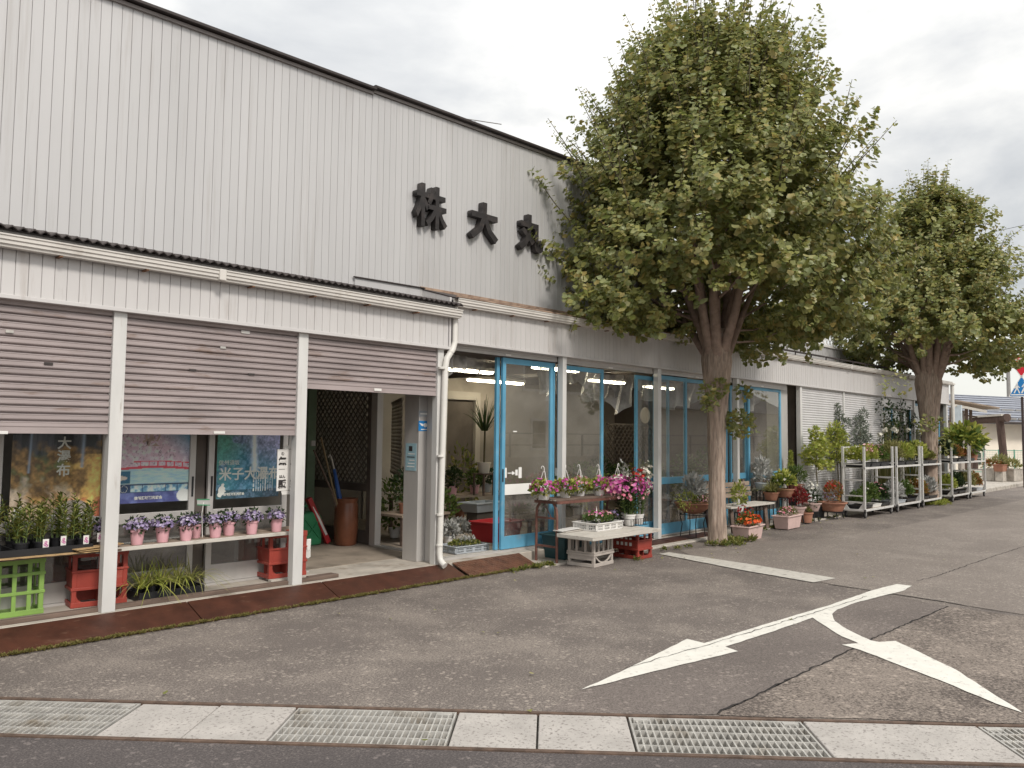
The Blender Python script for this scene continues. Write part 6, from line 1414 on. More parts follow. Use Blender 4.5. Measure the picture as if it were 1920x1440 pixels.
T = new('chair_leg_stand', 'dark curved cast iron support beside the trunk', 'stand', (10.98, 6.2, .016)); T.part('leg', MB().tube([(-.10, 0, .42), (-.05, 0, .30), (0, 0, .14), (.10, 0, .0)], [.035, .03, .025, .03], 8), 'brownpole', smooth=True); T.part('top', MB().box(-.16, .12, -.10, .10, .415, .44), 'brownpole', bevel=.004)
sR = G(1454, 948, .43); bx0, bx1 = 11.35, 12.85
T = Thing('garden_bench', 'weathered wooden bench behind the trunk under the blue doors', 'bench', (12.1, 6.25, .016))
for i in range(3): T.part('seat_board', MB().box(bx0, bx1, 6.02 + i * .125, 6.135 + i * .125, .405, .435), 'woodwhite', bevel=.004)
for i in range(3): T.part('back_board', MB().bar((bx0, 6.43 + .02 * i, .56 + i * .085), (bx1 - .03, 6.43 + .02 * i, .56 + i * .085), .022, .072), 'wood', bevel=.003)
for x in (bx0 + .12, bx1 - .22):
    T.part('leg', MB().bar((x, 6.05, .016), (x + .06, 6.12, .404), .05, .05), 'woodold'); T.part('leg', MB().bar((x, 6.46, .016), (x, 6.36, .404), .05, .05), 'woodold'); T.part('back_post', MB().bar((x, 6.405, .44), (x, 6.49, .80), .05, .035), 'woodold')
def long_planter(label, pl, pr, L, w, h, z=.0, rz=0.0, off=(0, 0)):
    g = G((pl[0] + pr[0]) / 2, (pl[1] + pr[1]) / 2, z); return new('long_planter', label, 'planter', (g.x + off[0], g.y + off[1], z + .004), 'pink plastic planters', rz)
T = new('long_planter', 'pink planter of orange marigolds at the foot of the large ginkgo', 'planter', (11.18, 5.66, .012), 'pink plastic planters', .10); rect_box(T, .60, .26, .18, 'pinkplanter')
T.part('foot_rail', MB().box(-.24, .24, -.115, .115, -.008, .0), 'pinkplanter')
leafy(T, 420, (0, 0, .24), (.28, .14, .13), .055, .018, 'lf_olive', 'leaf', .7, .3, -.4); blooms(T, 60, (0, -.03, .27), (.27, .14, .09), .062, 'fl_orange', .5, .85, -.3); blooms(T, 22, (0, .05, .40), (.22, .1, .09), .04, 'fl_red', .3, .7, -.7, 'red_blossoms')
T = new('long_planter', 'pink planter of pale mixed flowers right of the bench', 'planter', (12.98, 5.86, .012), 'pink plastic planters', .06); rect_box(T, .62, .26, .20, 'pinkplanter')
leafy(T, 300, (0, 0, .25), (.27, .12, .09), .045, .018, 'lf_olive', 'leaf', .7, .3, -.3); blooms(T, 30, (-.05, 0, .28), (.24, .1, .07), .04, 'fl_pink', .5, .8, -.2); blooms(T, 26, (.08, 0, .27), (.2, .1, .07), .038, 'fl_white', .5, .8, -.2, 'white_blossoms')
def pot_at(px, py, y, label, r, h, potm, name='potted_plant', sx=1.0, cat='potted plant', support=None):
    p = W(px, py, y); T = new(name, label, cat, (p.x, y, max(.018, p.z)), None, 0)
    if h: round_pot(T, r, h, potm, .72, sx=sx)
    if p.z > .12:
        m = MB()
        for k in range(4):
            an = PI / 4 + k * PI / 2; m.tube([(r * .85 * sx * math.cos(an), r * .85 * math.sin(an), -p.z + .018), (r * .7 * sx * math.cos(an), r * .7 * math.sin(an), -.004)], .010, 6)
        q = Thing('pot_stand', 'dark metal stand under the ' + support, 'stand', (p.x, y, .018), 'dark metal pot stands', 0, True); q.b = (0, 0, -p.z + .018)
        q.part('leg_frame', m, 'blackplastic'); q.part('top', MB().lathe((0, 0, 0), [(r * .8, -.012), (r * .8, -.003)], 16, sx), 'blackplastic')
    return T
T = pot_at(1385, 960, 6.05, 'yellow green leafy plant in a pale pot beside the trunk on the bench side', .09, .12, 'whiteplastic', support='yellow green plant beside the trunk'); leafy(T, 200, (0, 0, .26), (.11, .11, .20), .06, .028, 'lf_lime', 'oval', .8, .3, -.8)
T = pot_at(1446, 938, 6.20, 'variegated spider plant spilling from a pot over the bench end', .13, .14, 'terracotta', support='spider plant by the bench end'); grassy(T, 150, (0, 0, .14), .24, .20, 'lf_straw', .013, .8); grassy(T, 90, (0, 0, .13), .26, .20, 'lf_olive', .012, .9, 'lower_foliage')
T = pot_at(1428, 918, 6.42, 'silver leaved dusty miller rising behind the spider plant', .12, .12, 'greyplastic', support='silver dusty miller'); leafy(T, 240, (.08, 0, .22), (.26, .12, .14), .10, .04, 'lf_silver', 'maple', .6, .3, -.5, 'silver_foliage'); leafy(T, 90, (-.02, 0, .42), (.13, .1, .10), .12, .045, 'lf_silver', 'maple', .9, .3, -.6, 'upper_foliage')
T = pot_at(1471, 932, 6.12, 'yellow leaved plant in a round brown pot by the last blue door', .17, .15, 'terracotta', support='yellow leaved plant'); leafy(T, 330, (0, 0, .28), (.24, .17, .16), .075, .05, 'lf_lime', 'oval', .6, .3, -.5); leafy(T, 150, (-.04, 0, .24), (.22, .17, .12), .07, .045, 'lf_green', 'oval', .5, .3, -.6, 'lower_foliage'); blooms(T, 14, (0, 0, .30), (.22, .16, .14), .05, 'fl_white', .5, .8, -.3)
T = pot_at(1493, 922, 6.28, 'round feathery green conifer in a brown pot near the dark gap', .15, .14, 'terracotta', support='round feathery conifer'); leafy(T, 520, (.02, 0, .28), (.20, .18, .20), .06, .014, 'lf_green', 'leaf', .9, .3, -.7)
T = pot_at(1483, 915, 6.44, 'narrow pointed green conifer in front of the dark gap', .10, .12, 'terracotta', support='narrow pointed conifer')
cl2 = Leaves()
for k in range(9): cl2.add(*bush(70, (0, 0, .14 + k * .062), (.095 * (1 - k / 10), .095 * (1 - k / 10), .06), 1.3, .3, -.9), .05, .014, 'leaf')
T.part('foliage', cl2, 'lf_lime', stuff=True)
T = pot_at(1492, 965, 6.02, 'deep red leaved plant in a pink pot behind the pale flower planter', .17, .14, 'pinkplanter', support='deep red leaved plant'); leafy(T, 420, (0, 0, .30), (.30, .2, .17), .075, .04, 'lf_red', 'maple', .6, .3, -.6)
T = pot_at(1520, 958, 6.0, 'white flowered plant in a pink bowl by the pale shutter', .18, .15, 'pinkplanter', support='white flowered plant'); leafy(T, 260, (0, 0, .22), (.24, .18, .16), .06, .03, 'lf_dark', 'leaf', .5, .3, -.7); leafy(T, 150, (.02, 0, .36), (.20, .16, .16), .07, .03, 'lf_silver', 'maple', .6, .3, -.5, 'silver_foliage'); blooms(T, 40, (.04, 0, .40), (.16, .14, .14), .04, 'fl_white', .4, .7, -.5)
T = pot_at(1560, 958, 5.98, 'wide brown bowl of red and yellow leaves by the first trolley', .26, .17, 'terracotta', support='wide brown bowl'); leafy(T, 380, (.06, 0, .36), (.20, .17, .20), .06, .022, 'lf_autumn', 'leaf', .7, .3, -.8); blooms(T, 36, (.08, 0, .46), (.18, .15, .12), .04, 'fl_red', .4, .8, -.5); blooms(T, 12, (-.14, 0, .28), (.10, .12, .08), .04, 'fl_purple', .4, .8, -.5, 'purple_blossoms')
T = new('flower_pot', 'small terracotta pot standing on the kerb near the first trolley', 'flower pot', (14.0, 5.98, .02)); round_pot(T, .12, .18, 'terracotta'); leafy(T, 80, (0, 0, .2), (.1, .1, .06), .05, .02, 'lf_olive')
# young trees before the pale shutter
def sapling(label, px, pyb, pyt, y, lay, mat, shape='maple', ln=.075, wd=.07, trunkr=.013, name='young_maple', n=70):
    b = W(px, pyb, y); tp = W(px, pyt, y); h = tp.z - max(b.z, .02)
    T = new(name, label, 'young tree', (b.x, y, .018)); H_ = tp.z
    pot_ = MB(); round_pot(T, .15, .22, 'blackplastic')
    T.part('trunk', MB().tube([(0, 0, .16), (.02, 0, H_ * .4), (-.02, .02, H_ * .7), (0, 0, H_ * .98)], [trunkr * 1.2, trunkr, trunkr * .7, .003], 7), 'stem')
    L_ = Leaves(); tw = MB()
    for dx, z, rx, rz_ in lay:
        L_.add(*bush(int(n * rx / .2), (dx, rnd.uniform(-.08, .08), z * H_), (rx, rx * .8, rz_), .3, .2, -.8), ln, wd, shape); tw.tube([(0, 0, z * H_ - .12), (dx * .6, 0, z * H_ - .04), (dx, 0, z * H_)], [.006, .005, .003], 5)
    T.part('crown', L_, mat, stuff=True); T.part('twigs', tw, 'stem', stuff=True)
    return T
sapling('young maple with tiers of yellow green leaves at the pale shutter corner', 1532, 950, 806, 6.22, [(-.12, .96, .16, .10), (-.05, .88, .22, .10), (-.22, .78, .26, .09), (.12, .82, .22, .10), (.02, .72, .30, .09), (.30, .70, .20, .08), (-.34, .70, .18, .06), (.22, .60, .26, .06), (.50, .56, .2, .05), (-.08, .62, .25, .06)], 'lf_lime', n=80)
sapling('taller yellow leaved young tree behind the first trolley', 1572, 950, 795, 6.32, [(0, .95, .18, .14), (-.12, .88, .22, .12), (.12, .86, .22, .12), (0, .78, .30, .14), (.2, .74, .22, .12), (-.15, .70, .28, .12), (.25, .64, .28, .1), (0, .60, .3, .1), (.4, .62, .22, .08)], 'lf_lime', n=110, ln=.07, wd=.05)
sapling('slender blue green conifer behind the yellow young tree', 1577, 950, 762, 6.42, [(0, .97, .07, .10), (0, .90, .12, .12), (.03, .83, .18, .13), (-.03, .75, .2, .14), (0, .65, .22, .14)], 'lf_blue', 'leaf', .08, .02, name='young_conifer', n=170)
sapling('grey green conifer rising behind the first trolley shelf', 1617, 945, 772, 6.40, [(0, .96, .12, .12), (-.15, .88, .18, .14), (.15, .85, .18, .14), (-.22, .76, .22, .14), (.2, .73, .24, .14), (0, .68, .28, .14), (.02, .58, .32, .12), (-.25, .60, .22, .1), (.3, .6, .2, .1)], 'lf_blue', 'leaf', .085, .02, name='young_conifer', n=150)
# climbing rose by the window bay
T = Thing('climbing_rose', 'dark climbing rose with white blooms before the window bay', 'plant', (19.7, 6.3, .02)); L_ = Leaves(); P = []
m = MB()
for px, py, r in ((1660, 762, .3), (1675, 775, .35), (1690, 768, .3), (1668, 795, .25), (1685, 805, .3), (1700, 800, .3), (1715, 790, .25), (1660, 830, .3), (1690, 835, .3)):
    c = W(px, py, 6.25); L_.add(*bush(70, tuple(c), (r, .22, r * .7), 0, .2, -1), .07, .045, 'leaf'); m.tube([(c.x + .1, 6.3, .02), (c.x - .05, 6.32, c.z * .6), tuple(c)], [.012, .01, .004], 5)
T.part('foliage', L_, 'lf_dark', stuff=True); T.part('stems', m, 'stem', stuff=True)
fl = Leaves()
for px, py in ((1660, 806), (1680, 808), (1703, 806), (1728, 820), (1676, 804), (1650, 815)):
    c = W(px, py, 6.05); d = rdir(12); fl.add(np.array(c) + d * .035, rdir(12), d + np.array([0, -.5, .3]), .075, .075, 'disc')
T.part('blossoms', fl, 'fl_white', stuff=True)
T = Thing('reed_clump', 'tall pale grass clump behind the second trolley', 'plant', (19.0, 6.2, .02)); T.b = (0, 0, 0); T.e.location = (18.9, 6.25, .02); grassy(T, 220, (0, 0, 0), .5, 1.25, 'lf_straw', .02, .35)
T = Thing('reed_clump', 'tall grass clump around the further ginkgo trunk', 'plant', (20.2, 6.2, .02)); T.b = (0, 0, 0); T.e.location = (20.9, 6.3, .02); grassy(T, 200, (0, 0, 0), .5, 1.2, 'lf_olive', .02, .35)

# ------------------------------------------------------------------ plant trolleys
def trolley(label, x0, L, y=5.56, d=.44, H_=1.36):
    T = new('plant_trolley', label, 'plant trolley', (x0, y, 0), 'white metal plant trolleys')
    mt = 'trolley'
    for x in (.02, L - .02):
        for yy in (.02, d - .02): T.part('post', MB().box(x - .02, x + .02, yy - .02, yy + .02, .13, H_), mt, bevel=.003)
        for z in (.30, .42, .72, 1.02): T.part('rung', MB().box(x - .012, x + .012, .0405, d - .0405, z - .012, z + .012), mt)
        for yy, s_ in ((.04, 1), (d - .04, -1)):
            T.part('gusset', MB().prism([(x - .012, yy, .13), (x - .012, yy + s_ * .12, .13), (x - .012, yy, .30)][::s_], (.024, 0, 0)), mt)
    T.part('base_frame', MB().box(0, L, 0, .03, .13, .17).box(0, L, d - .03, d, .13, .17).box(0, .03, .0305, d - .0305, .13, .168).box(L - .03, L, .0305, d - .0305, .13, .168), mt, bevel=.003)
    T.part('platform', MB().box(.031, L - .031, .031, d - .031, .150, .164), 'wood')
    sh = T.part('shelf', MB().box(.0, L, -.004, .024, .93, .968).box(.0, L, d - .024, d + .004, .93, .968).box(.042, L - .042, .0245, d - .0245, .94, .960), mt, bevel=.002)
    T.part('top_rail', MB().bar((.02, d - .02, H_ - .02), (L - .02, d - .02, H_ - .02), .02, .03), mt)
    for x in (.09, L - .09):
        for yy in (.04, d - .04):
            w_ = MB().lathe((0, 0, 0), [(.045, -.016), (.058, -.014), (.060, 0), (.058, .014), (.045, .016)], 18); w_.v = [(x + p, yy + r, .061 + q) for p, q, r in w_.v]
            cs = T.part('caster', MB().box(x - .025, x + .025, yy - .024, yy - .019, .05, .13).box(x - .025, x + .025, yy + .019, yy + .024, .05, .13).box(x - .03, x + .03, yy - .03, yy + .03, .121, .129), 'steelgrey')
            T.part('wheel', w_, 'rubber', cs, smooth='auto')
            hb = MB().lathe((0, 0, 0), [(.030, -.018), (.030, .018)], 14); hb.v = [(x + p, yy + r, .061 + q) for p, q, r in hb.v]
            T.part('hub', hb, 'steelgrey', cs)
    return T
def tray_of(label, x, y, z, L, w, mat, h, ln, wd, shape='leaf', fl=None, nf=30, fs=.05, traym='blackplastic', group='plant trays on the trolleys', n=760):
    T = new('plant_tray', label, 'plant tray', (x, y, z), group)
    rect_box(T, L, w, .06, traym, 'tray', .92, soil=True, rim=.008)
    leafy(T, n, (0, 0, .06 + h * .4), (L * .53, w * .56, h * .80), ln, wd, mat, shape, .9, .2, -.25)
    if fl: blooms(T, nf, (0, 0, .06 + h * .6), (L * .47, w * .46, h * .72), fs, fl, .6, .8, -.05)
    return T
R_ = [(15.72, 1.62, 'white trolley nearest the bench with pink and yellow flowers on its top shelf'), (17.55, 1.55, 'white trolley, second from the bench, before the window bay'), (19.25, 1.40, 'white trolley standing before the further ginkgo trunk'), (21.55, 1.55, 'white trolley just beyond the further ginkgo trunk'), (23.20, 1.55, 'farthest white trolley beside the end of the shop')]
for x0, L, lab in R_: trolley(lab, x0, L)
ord_ = ['nearest trolley', 'second trolley', 'trolley before the further trunk', 'trolley beyond the further trunk', 'farthest trolley']
TD = [(0, 1, .26, 'lf_lime', .17, .06, .035, 'fl_white', 26, 'lime leaved tray with white flowers on the top shelf'), (0, 1, .80, 'lf_lime', .19, .06, .03, 'fl_pink', 60, 'pink flowered tray in the middle of the top shelf'), (0, 1, 1.33, 'lf_green', .18, .06, .03, 'fl_pink', 30, 'green tray with few pink flowers ending the top shelf'),
      (0, 0, .30, 'lf_green', .15, .05, .022, None, 0, 'low green tray at the near end of the bottom shelf'), (0, 0, .82, 'lf_green', .22, .055, .025, 'fl_white', 14, 'white flowered tray in the middle of the bottom shelf'), (0, 0, 1.33, 'lf_dark', .20, .06, .03, 'fl_pink', 34, 'pink flowered tray at the far end of the bottom shelf'),
      (1, 1, .40, 'lf_straw', .22, .10, .02, None, 0, 'pale grassy tray on the top shelf'), (1, 1, 1.10, 'lf_lime', .20, .08, .03, None, 0, 'yellow green tray on the top shelf'), (1, 0, .40, 'lf_silver', .20, .08, .04, None, 0, 'silver leaved tray on the bottom shelf'), (1, 0, 1.10, 'lf_green', .20, .06, .03, 'fl_white', 12, 'leafy tray with white blooms on the bottom shelf'),
      (2, 1, .36, 'lf_lime', .22, .08, .05, 'fl_white', 12, 'bright lime tray on the top shelf'), (2, 1, 1.0, 'lf_olive', .12, .06, .03, None, 0, 'low olive tray on the top shelf'), (2, 0, .36, 'lf_autumn', .20, .07, .04, 'fl_white', 10, 'yellow and bronze tray on the bottom shelf'), (2, 0, 1.0, 'lf_silver', .22, .08, .04, None, 0, 'pale tray on the bottom shelf'),
      (3, 1, .38, 'lf_dark', .26, .08, .03, None, 0, 'dark green bushy tray on the top shelf'), (3, 1, 1.12, 'lf_autumn', .18, .06, .03, None, 0, 'bronze leaved tray on the top shelf'), (3, 0, .38, 'lf_lime', .22, .07, .04, None, 0, 'lime tray on the bottom shelf'), (3, 0, 1.12, 'lf_dark', .24, .07, .03, None, 0, 'dark bushy tray on the bottom shelf'),
      (4, 1, .40, 'lf_autumn', .12, .06, .03, None, 0, 'small bronze tray on the top shelf'), (4, 0, .45, 'lf_straw', .26, .08, .02, None, 0, 'pale feathery tray on the bottom shelf'), (4, 0, 1.15, 'lf_autumn', .22, .07, .03, 'fl_white', 8, 'autumn coloured tray on the bottom shelf')]
for ri, up, dx, mt, h, ln, wd, fl, nf, lab in TD:
    tray_of('%s of the %s' % (lab, ord_[ri]), R_[ri][0] + dx, 5.56 + .22, (.970 if up else .166), .48 if ri == 0 else .62, .32, mt, h * 1.55, ln * 1.15, wd * 1.15, 'oval' if mt in ('lf_lime', 'lf_silver') else 'leaf', fl, int(nf * 1.5), .062, traym='greyplastic' if (ri, up, dx) in ((1, 0, .40), (4, 0, 1.15)) else 'whiteplastic' if (ri, up) == (0, 0) and dx < 1 and fl else 'blackplastic')
T = new('shrub', 'big leaved light green shrub in a white pot on the farthest trolley', 'shrub', (23.75, 5.80, .970)); round_pot(T, .13, .18, 'whiteplastic'); leafy(T, 420, (0, 0, .55), (.62, .45, .40), .17, .11, 'lf_lime', 'oval', .4, .2, -.6)
leafy(T, 160, (-.05, 0, .50), (.6, .42, .38), .16, .10, 'lf_green', 'oval', .2, .2, -.8, 'lower_foliage')
T = new('flower_pot', 'small brown pot beside the big leaved shrub on the farthest trolley', 'flower pot', (24.2, 5.74, .970)); round_pot(T, .12, .15, 'terracotta'); leafy(T, 60, (0, 0, .18), (.1, .1, .05), .05, .02, 'lf_olive')
# ------------------------------------------------------------------ road signs
D_S = 26.0
pc = AT(1918, 800, D_S); gx, gy = pc.x, pc.y
face = Vector((-gx, -gy, 0)).normalized(); face = (Matrix.Rotation(math.radians(0), 3, 'Z') @ face)
rz = math.atan2(face.y, face.x) + PI / 2
T = Thing('road_sign', 'red inverted triangle sign above a blue triangular crossing sign on a brown pole', 'road sign', (gx, gy, .10), None, rz, True)
zof = lambda y: AT(1918, y, D_S).z - .10
T.part('pole', MB().tube([(0, .05, -.1), (0, .05, zof(655))], .038, 10), 'brownpole', smooth='auto')
def tri(w, z_top, z_bot, inv, y, th=.012, round_=.06):
    if inv: c = [(-w / 2, z_top), (0, z_bot), (w / 2, z_top)]
    else: c = [(-w / 2, z_bot), (w / 2, z_bot), (0, z_top)]
    pts = []
    for i in range(3):
        p = Vector(c[i]); a = (Vector(c[i - 1]) - p).normalized(); b = (Vector(c[(i + 1) % 3]) - p).normalized()
        for t in (0, .33, .66, 1): pts.append(p + a * round_ * (1 - t) ** 2 + b * round_ * t ** 2)
    return MB().prism([(p.x, y, p.y) for p in pts], (0, th, 0))
zt, zb = zof(667), zof(707)
bk = T.part('stop_plate', tri(.86, zt + .02, zb - .03, True, 0), 'whitemark'); T.part('red_field', tri(.78, zt - .015, zb + .03, True, -.003, .003), 'signred', bk)
text(T, '止まれ', .19, 0, -.005, zt - .15, 'whitemark', bk, .002, .006)
zt, zb = zof(704), zof(743)
bk = T.part('crossing_plate', tri(.76, zt + .02, zb - .02, False, -.0), 'whitemark'); T.part('blue_field', tri(.70, zt - .03, zb + .005, False, -.003, .003), 'signblue', bk)
def figure(cx, h, s):
    m = MB(); z = zb + .10; f = lambda x, q: (cx + x * h * s, -.0055, z + q * h)
    def poly(pts):
        pts = [f(*p) for p in pts]
        m.prism(pts if s > 0 else pts[::-1], (0, .0015, 0))
    m.lathe((0, 0, 0), [(h * .09, 0), (h * .09, .0015)], 12); n = len(m.v); m.v = [(cx + x, -.0055 + z_, z + h * .90 + y) for x, y, z_ in m.v]
    poly([(-.10, .78), (-.12, .42), (.08, .40), (.10, .78)]); poly([(-.11, .44), (-.22, .22), (-.30, .02), (-.20, 0), (-.12, .18), (.0, .42)]); poly([(-.02, .42), (.08, .22), (.14, 0), (.24, 0), (.18, .22), (.09, .42)]); poly([(-.10, .76), (-.26, .50), (-.20, .46), (-.06, .66)]); poly([(.08, .76), (.24, .56), (.20, .50), (.06, .64)])
    return m
T.part('pedestrian', figure(-.13, .34, 1), 'whitemark', bk, stuff=True); T.part('pedestrian', figure(.10, .42, 1), 'whitemark', bk, stuff=True)
T.part('crossing_bar', MB().box(-.30, .30, -.0055, -.004, zb + .035, zb + .075), 'whitemark', bk)
T.part('bracket', MB().box(-.10, .10, .013, .03, zt - .3, zt - .26).box(-.04, .04, .03, .09, zt - .3, zt - .26), 'steelgrey')

# ------------------------------------------------------------------ neighbours beyond the shop
D_H = 38.0
base = AT(1778, 880, D_H); hx = Vector((math.cos(math.radians(-22)), math.sin(math.radians(-22)), 0)); hy = Vector((-hx.y, hx.x, 0))
def hp(u, v, z): return base.xy.to_3d() + hx * u + hy * v + Vector((0, 0, z))
T = Thing('neighbour_house', 'single storey beige house with grey tiled roof beyond the shop', 'house', tuple(hp(3, 0, 0)))
def hb(mb, u0, u1, v0, v1, z0, z1):
    c = [hp(u0, v0, z0), hp(u1, v0, z0), hp(u1, v1, z0), hp(u0, v1, z0), hp(u0, v0, z1), hp(u1, v0, z1), hp(u1, v1, z1), hp(u0, v1, z1)]
    return mb.add(c, [(0, 3, 2, 1), (4, 5, 6, 7), (0, 1, 5, 4), (1, 2, 6, 5), (2, 3, 7, 6), (3, 0, 4, 7)])
T.part('wall', hb(MB(), -1, 14, 0, 8, -.2, 2.55), 'beige')
rm = MB().add([hp(-1.6, -.8, 2.45), hp(14.6, -.8, 2.45), hp(14.6, 4, 4.05), hp(-1.6, 4, 4.05), hp(14.6, 8.8, 2.45), hp(-1.6, 8.8, 2.45), hp(-1.6, -.8, 2.33), hp(14.6, -.8, 2.33), hp(14.6, 8.8, 2.33), hp(-1.6, 8.8, 2.33)],
              [(0, 1, 2, 3), (3, 2, 4, 5), (6, 7, 1, 0), (7, 8, 4, 2, 1), (9, 6, 0, 3, 5), (8, 9, 5, 4), (9, 8, 7, 6)])
rf = T.part('roof', rm, 'rooftile')
for i in range(11):
    t = (i + .5) / 11
    T.part('tile_course', MB().bar(hp(-1.6, -.8 + 4.8 * t, 2.47 + 1.6 * t), hp(14.6, -.8 + 4.8 * t, 2.47 + 1.6 * t), .10, .025), 'rooftile', rf)
for t in (.02, .35):
    m = MB(); u = -1.4
    while u < 14:
        m.bar(hp(u, -.8 + 4.8 * t, 2.54 + 1.6 * t), hp(u + .95, -.8 + 4.8 * t, 2.54 + 1.6 * t), .05, .09); u += 1.12
    T.part('snow_guard', m, 'steelgrey', rf, stuff=True)
T.part('gutter', MB().tube([hp(-1.6, -.88, 2.38), hp(14.6, -.88, 2.38)], .06, 8), 'darkroof')
for u0, u1, z0, z1 in ((1.2, 2.3, 1.0, 1.6), (1.2, 2.3, .35, .9), (7, 9, .9, 1.9)):
    f = T.part('window', hb(MB(), u0, u1, -.06, -.001, z0, z1), 'darkroof'); T.part('pane', hb(MB(), u0 + .06, u1 - .06, -.075, -.061, z0 + .06, z1 - .06), 'darkglass', f)
T.part('wall_pipe', MB().tube([hp(4.2, -.06, .2), hp(4.2, -.06, 1.9)], .05, 8), 'beige')
# shed with weathered eaves and a notice board between shop and house
sh = AT(1800, 880, 30.0)
T = Thing('timber_shed', 'weathered open shed with sagging timber eaves beside the shop end', 'shed', (sh.x, sh.y, 0))
def sp_(px, py, d): return AT(px, py, d)
T.part('roof_sheet', MB().bar(sp_(1776, 752, 30), sp_(1856, 766, 30), 1.2, .05), 'wood'); T.part('fascia', MB().bar(sp_(1776, 757, 29.3), sp_(1850, 772, 29.3), .04, .09), 'woodwhite')
for px in (1783, 1820, 1812): T.part('post', MB().bar(sp_(px, 764, 30), sp_(px, 880, 30), .09, .09), 'woodold')
T.part('wall', MB().bar(sp_(1806, 770, 30.6), sp_(1806, 885, 30.6), 1.2, .06), 'interior')
T.part('shelf_bars', MB().bar(sp_(1808, 778, 30), sp_(1832, 782, 30), .05, .05).bar(sp_(1808, 795, 30), sp_(1830, 797, 30), .05, .05), 'woodold', stuff=True)
a, b = sp_(1786, 798, 29.2), sp_(1808, 760, 29.2)
T = Thing('notice_board', 'pale board with faint blue print hanging under the shed eaves', 'notice', ((a.x + b.x) / 2, (a.y + b.y) / 2, (a.z + b.z) / 2))
T.part('board', MB().bar(((a.x + b.x) / 2, (a.y + b.y) / 2, a.z), ((a.x + b.x) / 2, (a.y + b.y) / 2, b.z), .44, .03, up=_r), M('palesign', (.55, .62, .66), .6, 0, .12, 6))
# log gate
def glog(p, q, r, T, nm): T.part(nm, MB().tube([p, Vector(p).lerp(Vector(q), .5) + Vector((.02, 0, 0)), q], [r, r * .92, r * .96], 10), 'log', smooth='auto')
gp = AT(1885, 872, 33.0)
T = Thing('log_gate', 'rustic gate of a brown log post and roofed beam', 'gate', (gp.x, gp.y, 0))
glog((gp.x, gp.y, 0), AT(1874, 783, 33.0), .16, T, 'post'); q0 = AT(1826, 789, 34.5)
glog(AT(1889, 783, 32.6), q0, .17, T, 'beam'); T.part('cap_board', MB().bar(AT(1886, 778, 32.7) , AT(1824, 782, 34.5), .46, .08), 'woodwhite')
glog(AT(1828, 880, 34.5), AT(1828, 789, 34.5), .13, T, 'post')
# green mesh fence
T = Thing('mesh_fence', 'thin green wire fence before the beige house', 'fence', tuple(AT(1880, 870, 35).xy) + (0,))
grn = M('fencegreen', (.10, .30, .22), .5)
A0, A1 = AT(1815, 872, 35.5), AT(1990, 880, 35.5)
for i in range(7):
    p = A0.lerp(A1, i / 6); T.part('post', MB().tube([(p.x, p.y, 0), (p.x, p.y, 1.12)], .028, 6), grn)
for z in (.12, 1.08): T.part('rail', MB().tube([(A0.x, A0.y, z), (A1.x, A1.y, z)], .016, 5), grn)
m = MB(); n = 60
for i in range(n): p = A0.lerp(A1, i / n); m.bar((p.x, p.y, .12), (p.x, p.y, 1.08), .005, .005)
for z in np.linspace(.25, 1, 8): m.bar((A0.x, A0.y, z), (A1.x, A1.y, z), .005, .005)
T.part('mesh', m, grn, stuff=True)
# stone planters at the kerb beyond the trolleys
for px, py, lab, mt in ((1862, 895, 'pale concrete planter with reddish leaves next to the farthest trolley', 'lf_autumn'), (1898, 893, 'low planter of yellow foliage near the sign pole', 'lf_straw')):
    p = AT(px, py, 28.0); T = new('stone_planter', lab, 'planter', (p.x, p.y, .11), 'planters beyond the trolleys', -.1)
    rect_box(T, .95, .40, .40, 'kerbstone', 'planter', .92); leafy(T, 240, (0, 0, .52), (.5, .28, .22), .12, .05, mt, 'leaf', .7, .3, -.4)
p = AT(1876, 884, 27.6); T = new('flower_pot', 'terracotta trough of straw coloured plants beside the log gate', 'flower pot', (p.x, p.y, .45)); rect_box(T, .70, .3, .22, 'terracotta'); leafy(T, 200, (0, 0, .36), (.42, .25, .2), .11, .03, 'lf_straw', 'leaf', .7, .3, -.4); T.part('block', MB().box(-.25, .25, -.12, .12, -.34, -.002), 'kerbstone')
T = Thing('low_wall', 'low concrete wall at the road edge beyond the trolleys', 'wall', tuple(AT(1900, 890, 29).xy) + (.1,)); T.part('wall', MB().bar(AT(1868, 897, 28.5).xy.to_3d() + Vector((0, 0, .3)), AT(1990, 893, 28.5).xy.to_3d() + Vector((0, 0, .3)), .2, .4), 'kerbstone')
# white pipe at the end of the shop, with a cap
T = Thing('standpipe', 'tall white pipe with a cap at the end of the shop', 'pipe', (24.98, 6.40, .1)); T.part('pipe', MB().tube([(24.98, 6.40, .02), (24.98, 6.40, 3.06)], .05, 10), 'pvc', smooth='auto'); T.part('cap', MB().lathe((24.98, 6.40, 3.06), [(.08, 0), (.08, .05), (.03, .06)], 12), 'pvc')
# utility pole and wires, far off
p = AT(1891, 722, 62.0)
T = Thing('utility_pole', 'slim grey utility pole rising behind the house roof', 'utility pole', (p.x, p.y, 0)); T.part('pole', MB().tube([(p.x, p.y, 0), (p.x, p.y, AT(1891, 640, 62).z)], [.16, .13], 10), 'steelgrey', smooth='auto')
T.part('crossarm', MB().bar((p.x - .6, p.y + .5, AT(1891, 650, 62).z), (p.x + .6, p.y - .5, AT(1891, 650, 62).z), .08, .08), 'steelgrey')
T = Thing('power_lines', 'thin power wires crossing the sky at the right edge', 'wire', tuple(AT(1900, 470, 50)))
for y0, y1 in ((423, 420), (480, 470), (490, 487), (495, 496)): T.part('wire', MB().tube([AT(1600, y0 + 70, 75), AT(1880, y0 + 8, 60), AT(2200, y1 - 60, 45)], .018, 4), 'blackplastic')
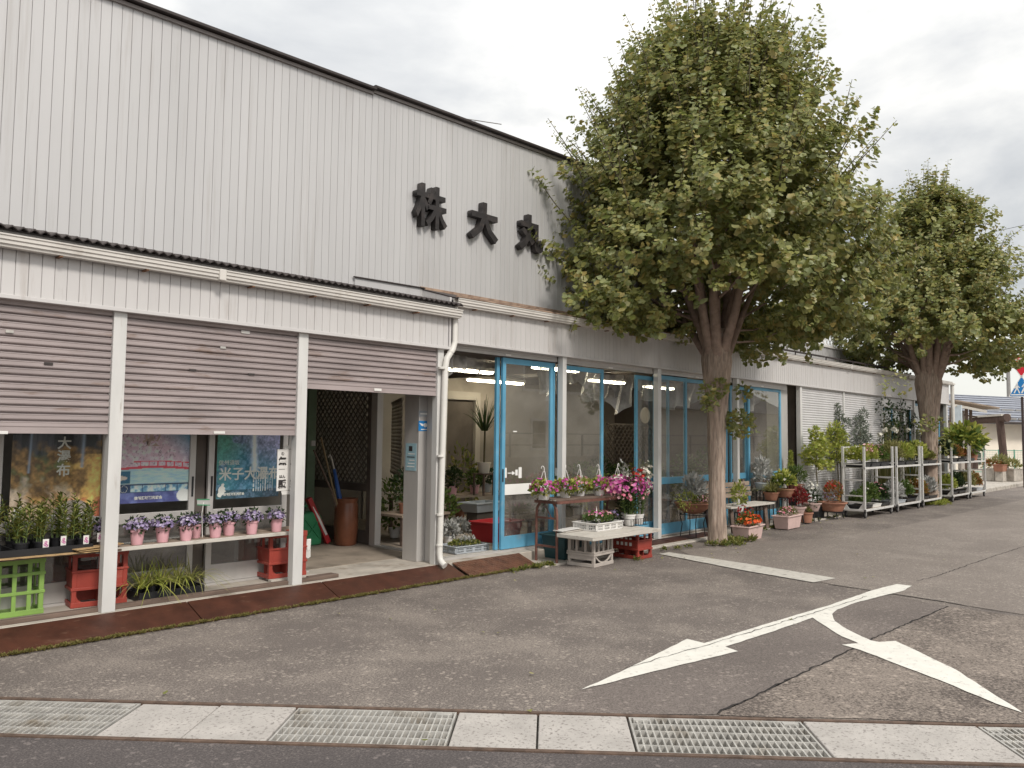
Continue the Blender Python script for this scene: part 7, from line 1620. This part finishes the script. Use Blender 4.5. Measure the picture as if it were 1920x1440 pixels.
# distant wooded hills closing the view
m = MB(); k = 60; pts = []
for i in range(k + 1):
    a = math.radians(-60 + 240 * i / k); r = 420; h = 16 + 26 * float(fbm(np.array(i * .23), np.array(.5), 31, 4)); pts.append(((r * math.cos(a), r * math.sin(a), -2), (r * 1.2 * math.cos(a), r * 1.2 * math.sin(a), h * (.35 if a < 1.2 else .6)), (r * 1.7 * math.cos(a), r * 1.7 * math.sin(a), -2)))
# ------------------------------------------------------------------ across the side street: what the glass mirrors
T = Thing('opposite_house', 'two storey cream house across the street with grey roof and windows', 'house', (22, -9, 0))
T.part('wall', MB().box(17, 29, -16, -8.5, 0, 5.2), 'beige'); rf = T.part('roof', MB().add([(16.4, -16.6, 5.1), (29.6, -16.6, 5.1), (29.6, -7.9, 5.1), (16.4, -7.9, 5.1), (19.5, -12.2, 7.0), (26.5, -12.2, 7.0)], [(3, 2, 5, 4), (2, 1, 5), (1, 0, 4, 5), (0, 3, 4), (0, 1, 2, 3)]), 'rooftile')
for x, z in ((18.5, 3.3), (21.5, 3.3), (24.5, 3.3), (27, 3.3), (19, .9), (25, .9)):
    f = T.part('window', MB().box(x - .8, x + .8, -8.499, -8.44, z, z + 1.3), 'whiteplastic'); T.part('pane', MB().box(x - .7, x + .7, -8.439, -8.42, z + .1, z + 1.2), 'interiordark', f)
T = Thing('retaining_wall', 'low concrete retaining wall with a steel railing across the street', 'wall', (20, -5.5, 0)); T.part('wall', MB().box(6, 44, -5.8, -5.5, 0, .75), 'render')
for x in range(6, 44, 2): T.part('railing_post', MB().box(x - .03, x + .03, -5.68, -5.62, .752, 1.55), 'steelgrey')
T.part('rail', MB().box(6, 44, -5.68, -5.62, 1.552, 1.60), 'steelgrey'); T.part('rail', MB().box(6, 44, -5.67, -5.63, 1.15, 1.19), 'steelgrey')
T = Thing('hedge', 'clipped green hedge across the street', 'hedge', (12, -6.4, 0)); L_ = Leaves()
for x in np.arange(7, 19, .5): L_.add(*bush(90, (x, -6.5, .9), (.5, .5, .6), .3, .5, -1), .12, .08, 'oval')
T.part('foliage', L_, 'lf_green', stuff=True)
T = Thing('opposite_shed', 'low dark roofed house across the street', 'house', (38, -9, 0)); T.part('wall', MB().box(32, 46, -15, -8, 0, 3), 'render'); T.part('roof', MB().add([(31.4, -15.6, 2.9), (46.6, -15.6, 2.9), (46.6, -7.4, 2.9), (31.4, -7.4, 2.9), (31.4, -11.5, 5.0), (46.6, -11.5, 5.0)], [(3, 2, 5, 4), (1, 0, 4, 5), (0, 3, 4), (2, 1, 5), (0, 1, 2, 3)]), 'darkroof')
